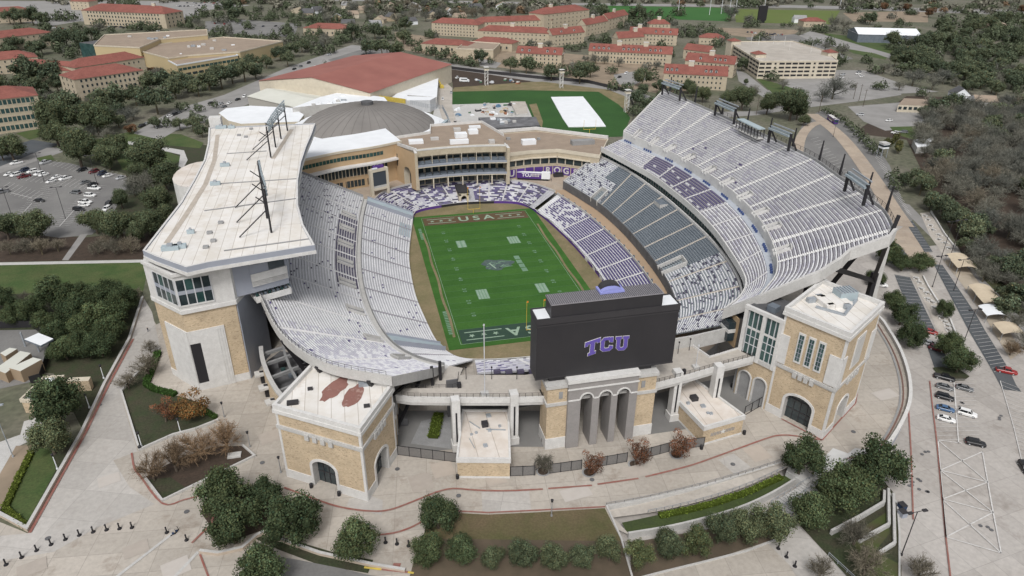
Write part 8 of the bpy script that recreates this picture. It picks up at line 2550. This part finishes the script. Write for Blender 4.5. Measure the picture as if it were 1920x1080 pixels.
lot=[((20,310),(43,305),'pickup','white','tan white pickup at the top left of the car park'),((74,310),(97,303),'pickup','silver','silver blue pickup at the top of the left car park'),((13,330),(22,327),'sedan','white','white car at the left end of the packed row'),((20,333),(40,327),'suv','white','white suv in the packed row, left part'),((33,336),(58,330),'pickup','maroon','maroon pickup at the front of the packed row'),((37,324),(55,319),'suv','navy','navy car behind the maroon pickup'),((50,326),(73,321),'suv','white','white van behind the maroon pickup'),((64,331),(84,325),'suv','white','white suv right of the maroon pickup'),((73,332),(92,327),'sedan','white','white sedan at the right end of the packed row'),((87,345),(106,339),'sedan','white','white hatchback in front of the middle row'),((97,337),(116,331),'sedan','white','white sedan in the middle row'),((110,340),(136,333),'pickup','white','long white pickup in the middle row'),((150,347),(169,341),'sedan','grey','dark grey sedan right of the middle row'),((164,350),(183,346),'sedan','black','black sedan behind the white pickup'),((190,356),(164,354),'pickup','white','white pickup with canopy at the right row top'),((130,362),(154,364),'suv','grey','dark grey suv alone in the aisle'),((182,369),(157,368),'suv','white','white suv second in the right column'),((175,382),(146,380),'pickup','white','white pickup third in the right column'),((169,387),(147,386),'sedan','white','white sedan fourth in the right column'),((161,396),(136,394),'suv','black','black suv lowest in the right column'),((86,379),(63,377),'sedan','black','black sedan alone in the middle of the car park'),((147,323),(161,319),'suv','black','black suv under the trees at the back'),((169,326),(184,322),'suv','maroon','maroon suv under the trees at the back'),((184,331),(199,325),'suv','navy','navy suv under the trees at the back'),((192,334),(212,329),'sedan','white','white sedan under the trees at the back'),((218,338),(236,333),'sedan','silver','silver sedan at the right end of the car park'),((-6,364),(15,360),'pickup','grey','teal grey pickup at the left edge'),((200,388),(208,382),'suv','black','black car by the trees at the right'),((196,397),(206,391),'suv','white','white car by the trees at the right')]
for a,b_,kd,pt,lb in lot:
 car2(kd,pt,a,b_,lb+' (left car park)' if False else lb+' of the left car park' if 'car park' not in lb else lb,low=False,detail=True,scale=1.12)
fcar=[((312,221),(323,218),'white'),((322,218),(333,214),'black'),((330,215),(342,210),'grey'),((260,240),(272,236),'black'),((270,235),(280,232),'silver'),((290,242),(306,238),'grey'),((455,185),(462,180),'white'),((440,190),(452,186),'black'),((425,197),(435,192),'white'),((408,198),(420,194),'silver'),((415,203),(425,200),'grey'),((390,196),(402,193),'black'),((520,160),(530,155),'white'),((515,156),(524,152),'white'),((555,145),(564,142),'black'),((585,129),(596,126),'white'),((548,132),(556,129),'black'),((560,127),(568,124),'grey'),((574,121),(584,117),'black'),((612,105),(622,103),'silver'),((640,118),(648,114),'white'),((650,118),(660,112),'silver'),((660,113),(668,108),'white'),((668,110),(678,106),'grey'),((675,105),(686,102),'black'),((690,100),(697,98),'silver'),((1170,140),(1178,137),'white'),((1157,147),(1166,144),'black'),((1570,148),(1585,146),'white'),((1573,142),(1586,141),'silver'),((1603,140),(1614,139),'white'),((1608,145),(1622,143),'white'),((1605,136),(1615,135),'grey'),((1607,216),(1618,217),'silver'),((1660,228),(1673,227),'white'),((1720,230),(1733,231),'silver'),((1672,250),(1685,252),'white'),((1687,249),(1700,250),'grey')]
for a,b_,pt in fcar:
 car2('sedan' if R_.random()<.6 else 'suv',pt,a,b_,f'small {pt} car parked along the far campus streets',low=False,detail=False,group=f'{pt} cars along the far streets',scale=1.1)
rc=random.Random(8)
for(u0,v0,u1,v1,n_)in((100,52,150,60,10),(200,50,300,58,14),(330,40,372,30,10),(330,12,420,10,14),(350,6,470,5,16),(400,44,545,52,8),(1400,62,1470,66,14),(1480,78,1530,86,8),(700,3,780,5,8)):
 for k in range(n_):
  t=(k+rc.uniform(.1,.9))/n_;p=at(u0+(u1-u0)*t,v0+(v1-v0)*t+rc.uniform(-1.2,1.2));pt=rc.choice(['white','white','silver','black','grey','navy','red'])
  car('sedan',pt,p,rc.uniform(-.3,.3)+1.2,f'tiny {pt} car in the far car parks',False,f'tiny {pt} cars in the far car parks',1.1)
p,q=at(862,153),at(880,154);t=thing('white_van','white box van parked by the practice field corner','van',tuple((p+q)/2));f=fr(p,q)
L_=(q-p).length;w=MB(f);w.box(0,-1.1,.5,L_*.75,1.1,3.2,SNOW);w.prism([(L_*.75,-1),(L_,-1),(L_,1),(L_*.75,1)],.5,[2.6,1.6,1.6,2.6],SNOW);w.build('body',t)
w=MB(f);w.box(L_*.2,-1.14,1.9,L_*.8,-1.08,2.6,GLASS);w.build('window',t)
for x in(.2,.82):
 w=MB(f);w.cyl((L_*x,-1.1,.45),(L_*x,-.8,.45),.45,.45,TYRE,10);w.build('wheel',t)
car('suv','white',at(857,147),1.0,'white suv beside the white box van',False)
car('pickup','silver',at(846,175),1.4,'silver pickup on the site road, upper',False);car('suv','white',at(830,187),1.4,'white van on the site road by the annex',False)
CLUT=[mat('blue_tarp',(.14,.24,.36),bigamt=.1),SNOW,CONC,mat('green_machine',(.07,.16,.09),bigamt=0),DKGREY,LINEY,STEEL,BRICK,mat('site_rust',(.3,.14,.08),bigamt=0)]
names=['crate','pallet_stack','site_box','skip','material_stack']
cols_=['blue','white','grey','green','dark','yellow','steel','tan','rust']
for k in range(70):
 if k<48:u,v=R_.uniform(905,985),R_.uniform(197,217)
 elif k<60:u,v=R_.uniform(850,905),R_.uniform(198,232)
 else:u,v=R_.uniform(880,990),R_.uniform(148,158)
 p=at(u,v,Z4);s=R_.uniform(.6,2.2);a=R_.uniform(0,3);i=R_.choice([0,1,1,1,2,2,4,6,2,1,3,7,8])
 b=MB((p.x,p.y,a));h=R_.uniform(.5,2.0);b.box(-s,-s*.6,Z4,s,s*.6,Z4+h*.6,CLUT[i]);b.box(-s*.8,-s*.5,Z4+h*.6,s*.5,s*.5,Z4+h,CLUT[i]if R_.random()<.5 else CLUT[2])
 b.build(R_.choice(names),label=f'{cols_[i]} building material stacked on the construction site',cat='site material',group=f'{cols_[i]} materials on the construction site')
b=MB();P=[at(u,v,Z4)for u,v in((957,194),(985,194),(990,216),(968,218))];b.prism([tuple(p.xy)for p in P],Z4,1.6,CONC,DECK);b.build('site_slab',label='pale concrete slab at the right end of the construction site',cat='slab')
P=[at(u,v,0)for u,v in((1033,183),(1093,182),(1124,221),(1136,238),(1066,239),(1055,223))]
b=MB();b.prism([tuple(p.xy)for p in P],Z3,.55,SNOW);b.build('field_tarp',label='big white tarp spread over the practice field',cat='tarp')
p=at(1105,251,0);gp_=thing('goal_post','yellow goal post at the near end of the practice field','goal post',tuple(p))
b=MB();b.cyl((p.x,p.y,0),(p.x,p.y,3),.14,.14,GOALY);b.cyl((p.x-4,p.y,3),(p.x+4,p.y,3),.12,.12,GOALY);b.build('base_and_crossbar',gp_)
for s in(-1,1):b=MB();b.cyl((p.x+4*s,p.y,3),(p.x+4*s,p.y,9),.09,.08,GOALY);b.build('upright',gp_)
for u,v,h,lb in((912,160,12,'white video tower left of the practice field lawn'),(1052,165,12,'white video tower behind the practice field'),(1174,210,13,'white video tower beside the practice field tree grove')):
 p=at(u,v,0);t=thing('video_tower',lb,'tower',tuple(p));b=MB()
 for sx in(-1,1):
  for sy in(-1,1):b.bar((p.x+sx*1.2,p.y+sy*1.2,0),(p.x+sx*1.2,p.y+sy*1.2,h),.3,WHITE)
 for z in range(0,int(h)-2,3):b.bar((p.x-1.2,p.y-1.2,z),(p.x+1.2,p.y-1.2,z+3),.2,WHITE);b.bar((p.x+1.2,p.y-1.2,z),(p.x+1.2,p.y+1.2,z+3),.2,WHITE)
 b.build('lattice_leg',t)
 b=MB();b.box(p.x-1.8,p.y-1.8,h,p.x+1.8,p.y+1.8,h+.3,WHITE);b.box(p.x-1.8,p.y-1.8,h+.3,p.x+1.8,p.y+1.8,h+1.3,CREAM);b.box(p.x-2,p.y-2,h+2.6,p.x+2,p.y+2,h+2.8,WHITE);b.build('platform',t)
for pts,lb in(([(800,124),(905,137),(1010,148),(1100,155),(1175,173)],'long black fence along the street behind the practice field'),([(1176,176),(1190,205),(1186,232)],'black fence at the right corner of the practice field')):
 P=[Vector((*at(u,v,0).xy,0))for u,v in pts];b=MB();b.wall([(p.x,p.y)for p in P],0,2.6,.2,DKGREY);b.build('field_fence',label=lb,cat='fence')
def bank(u0,v0,u1,v1,z,label):
 p,q=at(u0,v0,z),at(u1,v1,z);t=thing('floodlight_bank',label,'floodlights',tuple((p+q)/2-Vector((0,0,6))))
 for c in(p,q):
  b=MB();b.bar(c-Vector((0,0,6.5)),c,.75,BLACK);b.bar(c-Vector((-3.5,0,6.5)),c-Vector((0,0,1)),.5,BLACK);b.build('mast',t)
 for k in range(2):
  b=MB()
  for j in range(12):
   c=p.lerp(q,(j+.5)/12);b.box(c.x-1.2+k*.9,c.y-.5,z-1.2+k*.75,c.x-.5+k*.9,c.y+.5,z-.55+k*.75,LAMPG)
  b.build('lamp_row',t)
 b=MB();b.bar(p,q,.5,STEEL,.5);b.bar(p+Vector((1,0,.9)),q+Vector((1,0,.9)),.4,STEEL);b.build('crossbeam',t)
bank(1244,152,1277,163,52,'floodlight bank at the far corner of the upper deck rim');bank(1344,189,1380,204,52,'second floodlight bank from the far corner on the rim');bank(1446,236,1484,251,52,'third floodlight bank from the far corner on the rim');bank(1592,322,1628,347,52,'floodlight bank nearest the camera on the rim')
p,q=at(1388,224,48.5),at(1428,243,48.5);sh=thing('camera_shelter','small grey roofed shelter on thin legs on the upper deck rim','shelter',tuple((p+q)/2-Vector((0,0,3))))
f=fr(p,q);L_=(q-p).length;b=MB(f);b.box(0,-1.6,48.5,L_,1.6,48.9,SLATEP);b.build('roof',sh)
b=MB(f);[b.bar((L_*k/7,s*1.4,45),(L_*k/7,s*1.4,48.5),.25,DKGREY)for k in range(8)for s in(-1,1)];b.build('leg',sh)
b=MB(f);b.box(0,-1.5,44.6,L_,1.5,45,CONC);b.build('floor',sh)
def person_mesh(shirt,trousers):
 me=bpy.data.meshes.new('person_skeleton');V=[(0,0,.95),(0,0,1.2),(0,0,1.42),(0,.01,1.52),(0,.02,1.66),(.2,0,1.4),(.27,.02,1.12),(.25,.12,.88),(-.2,0,1.4),(-.27,-.02,1.12),(-.26,.06,.86),(.1,0,.88),(.12,.08,.5),(.12,.02,.07),(-.1,0,.88),(-.12,-.08,.5),(-.12,-.16,.08),(.12,.16,.04),(-.12,0,.05),(0,.02,1.76)]
 E=[(0,1),(1,2),(2,3),(3,4),(2,5),(5,6),(6,7),(2,8),(8,9),(9,10),(0,11),(11,12),(12,13),(0,14),(14,15),(15,16),(13,17),(16,18),(4,19)]
 R=[.15,.16,.16,.06,.1,.075,.055,.035,.075,.055,.035,.1,.07,.045,.1,.07,.045,.04,.04,.09]
 me.from_pydata(V,E,[]);o=bpy.data.objects.new('person_tmp',me);COL.objects.link(o)
 md=o.modifiers.new('s','SKIN')
 for i,r in enumerate(R):me.skin_vertices[0].data[i].radius=(r,r*.8)
 me.skin_vertices[0].data[0].use_root=True
 o.modifiers.new('u','SUBSURF').levels=1
 dg=bpy.context.evaluated_depsgraph_get();r=bpy.data.meshes.new_from_object(o.evaluated_get(dg))
 bpy.data.objects.remove(o)
 r.materials.clear()
 for m in(shirt,trousers,mat('skin',(.45,.28,.2),bigamt=0),mat('dark_hair',(.03,.02,.015),bigamt=0)):r.materials.append(m)
 for p in r.polygons:
  z=p.center.z;p.material_index=3 if z>1.74 else 2 if z>1.5 or(z<.95 and abs(p.center.x)>.2)else 0 if z>.93 else 1;p.use_smooth=True
 r.name='person'
 return r
PM=[person_mesh(DKGREY,mat('jeans',(.05,.07,.12),bigamt=0)),person_mesh(SNOW,DKGREY)]
for u,v,z,i,lb in((278,622,0,0,'person in dark clothes walking on the path left of the corner tower'),(1034,340,Z7,0,'person in dark clothes standing on the concourse below the letter panels'),(411,1031,0,1,'person in a white top standing by the lower left curved wall')):
 o=bpy.data.objects.new('person',PM[i]);COL.objects.link(o);o.location=at(u,v,z+.03);o.rotation_euler=(0,0,R_.uniform(0,6));tag(o,lb,'person')
def scooter(p,a,label):
 t=thing('parked_scooter',label,'scooter',tuple(p),None,a)
 b=MB();b.box(-.55,-.09,.14,.5,.09,.2,BLACK);b.build('footboard',t,local=True)
 b=MB();b.bar((.55,0,.15),(.42,0,1.1),.07,BLACK);b.bar((.42,-.28,1.1),(.42,.28,1.1),.06,BLACK);b.build('handlebar',t,local=True)
 for x in(-.6,.58):b=MB();b.cyl((x,-.05,.13),(x,.05,.13),.13,.13,TYRE,10);b.build('wheel',t,local=True)
 b=MB();b.box(-.3,-.2,.2,.1,.2,.6,NAVY);b.build('battery_box',t,local=True)
NAVY=mat('navy_plastic',(.03,.05,.1),bigamt=0)
scooter(at(326,1002,.03),.6,'dark parked scooter, left of the pair on the pale strip');scooter(at(332,997,.03),1.2,'dark parked scooter, right of the pair on the pale strip')
p=lo(1682,854);b=MB();b.cyl(p,p+Vector((0,0,1.1)),.35,.08,mat('site_orange',(.5,.15,.04)),10);b.box(p.x-.45,p.y-.45,p.z,p.x+.45,p.y+.45,p.z+.08,BLACK);b.build('traffic_cone',label='orange traffic cone at the end of the curved retaining wall',cat='cone')
P=catmull([lo(u,v)for u,v in((1680,876),(1686,888),(1700,892),(1708,888))],4);b=MB();b.wall([(p.x,p.y)for p in P],LZ,.4,.4,CONC);b.build('curved_kerb',label='short curved kerb on the lot below the retaining wall end',cat='kerb')
for u,v,m,lb in((1690,954,NAVY,'navy wheeled bin beside the bank kerb'),(1691,967,GREYWALL,'grey wheeled bin beside the bank kerb')):
 p=lo(u,v);b=MB();b.box(p.x-.7,p.y-.8,p.z,p.x+.7,p.y+.8,p.z+1.4,m);b.box(p.x-.75,p.y-.85,p.z+1.4,p.x+.75,p.y+.9,p.z+1.55,DKGREY);b.build('wheeled_bin',label=lb,cat='bin')
b=MB()
for i in range(len(RING)-1):
 p,q=RING[i],RING[i+1]
 m_=PURPLED if(q.y>48 and(q.x>10 or q.x<-14))or(q.x>25 and q.y>5)else(BLACK if q.y>60 else(CONC if q.x<0 or q.y<-40 else(PURPLED if i%3 else WHITE)))
 d=Vector((q.x-p.x,q.y-p.y)).normalized()
 b.face([(p.x,p.y,.06),(q.x,q.y,.06),(q.x,q.y,1.5),(p.x,p.y,1.5)][::-1],m_);b.face([(p.x,p.y,1.5),(q.x,q.y,1.5),(q.x+.4*d.y,q.y-.4*d.x,1.5),(p.x+.4*d.y,p.y-.4*d.x,1.5)],WHITE)
b.build('field_wall',label='low wall round the football field, purple and black at the far end',cat='field wall')
for i0,i1,lb in((8,10,'low concrete wall beside the white paving above the oak clump'),(13,17,'concrete wall at the right edge of the brown lawn')):
 P=LBP[i0:i1+1]
 b=MB();b.wall([(p.x,p.y)for p in P],-2.5,2.9 if i0==13 else 2.52,.4,CONC);b.build('edge_wall',label=lb,cat='wall')
yl=thing('forked_leg','black forked steel leg on a pale concrete pillar under the end of the upper deck','support leg',tuple(at(1628,590,0)))
p0=at(1628,590,0);j0=Vector((p0.x-1,p0.y+1,13))
b=MB();b.bar(p0,p0+Vector((3.5,4,24)),2.0,CONC,1.4);b.build('concrete_pillar',yl)
b=MB();b.bar(j0+Vector((0,0,-11)),j0+Vector((0,0,3)),1.7,BLACK,1.7);b.bar(j0,(91.5,-93,44),1.1,BLACK,1.2);b.bar(j0,(78,-91,34),1.3,BLACK,1.5);b.bar((91.5,-93,43),(92.3,-93.3,50),.8,BLACK,.8);b.build('fork',yl)
PATCH=[mat('dark_slab',(.45,.40,.35),(.41,.365,.32),.5,bigamt=.15),mat('pale_slab',(.53,.49,.45),(.5,.46,.42),.5,bigamt=.12),mat('tan_slab',(.48,.42,.36),(.45,.39,.335),.5,bigamt=.12)]
rp_=random.Random(31)
for(u,v,s,i)in((255,1030,3.5,0),(330,1065,3,1),(60,1065,3.5,0),(505,820,3,0),(790,905,3.5,0),(1080,925,3.5,1),(1190,885,3,0),(1420,850,3,2),(1575,800,3.5,0),(1660,740,3,1),(205,900,3,1),(830,880,3,2),(930,900,3,0)):
 p=at(u,v);a=.12 if u>520 else.35;w_,h_=s*rp_.uniform(.7,1.2),s*rp_.uniform(.5,.9)
 sheet('concrete_slab',[(p.x+x*cos(a)-y*sin(a),p.y+x*sin(a)+y*cos(a))for x,y in((-w_,-h_),(w_,-h_),(w_,h_),(-w_,h_))],Z2,PATCH[i])
for k,(u,v)in enumerate(((187,760),(492,868),(350,960),(90,1010),(745,880),(1374,871),(1110,900),(860,930),(1600,810))):
 p=at(u,v);b=MB();b.cyl((p.x,p.y,.1),(p.x,p.y,.17),.6,.6,CONCD,14);b.build('manhole_cover',label='small dark round manhole cover set in the plaza paving',cat='manhole cover',group='manhole covers of the plaza')
for u,v in((1873,784),(1720,905),(1732,920),(1712,908),(1800,760),(1850,990),(1735,850)):
 p=lo(u,v);b=MB()
 for k in range(3):x,y=p.x+rp_.uniform(-1.5,1.5),p.y+rp_.uniform(-1,1);b.cyl((x,y,p.z+.1),(x,y,p.z+.16),.45,.45,CONCD,10)
 b.build('drain_cover',label='small dark drain covers in the right parking lot',cat='drain cover',group='drain covers of the right parking lot')
b=MB();b.prism([tuple(at(u,v,-.1).xy)for u,v in((1486,858),(1532,894),(1512,908),(1474,884))],-2.5,-.06,CONC);b.build('landing_block',label='concrete landing block between the ramp top and the wide steps',cat='landing')
w=bpy.data.worlds.new('World');S.world=w;w.use_nodes=True
n,l=w.node_tree.nodes,w.node_tree.links
bg=n['Background']
sky=n.new('ShaderNodeTexSky');sky.sky_type='NISHITA';sky.sun_disc=False
SE,SR=radians(52),radians(200)
sky.sun_elevation=SE;sky.sun_rotation=SR;sky.air_density=1.0;sky.dust_density=4.0;sky.ozone_density=1.0
hs=n.new('ShaderNodeHueSaturation');hs.inputs['Saturation'].default_value=.22
l.new(sky.outputs[0],hs.inputs['Color']);l.new(hs.outputs[0],bg.inputs['Color'])
bg.inputs['Strength'].default_value=.138
sun=bpy.data.objects.new('sun',bpy.data.lights.new('sun','SUN'));COL.objects.link(sun)
sun.data.energy=1.6;sun.data.angle=radians(14);sun.data.color=(1,.985,.965)
d=Vector((sin(SR)*cos(SE),cos(SR)*cos(SE),sin(SE)))
sun.rotation_euler=d.to_track_quat('Z','Y').to_euler()
S.view_settings.view_transform='Standard';S.view_settings.look='None';S.view_settings.exposure=0
S.cycles.max_bounces=5;S.cycles.diffuse_bounces=3;S.cycles.use_denoising=True
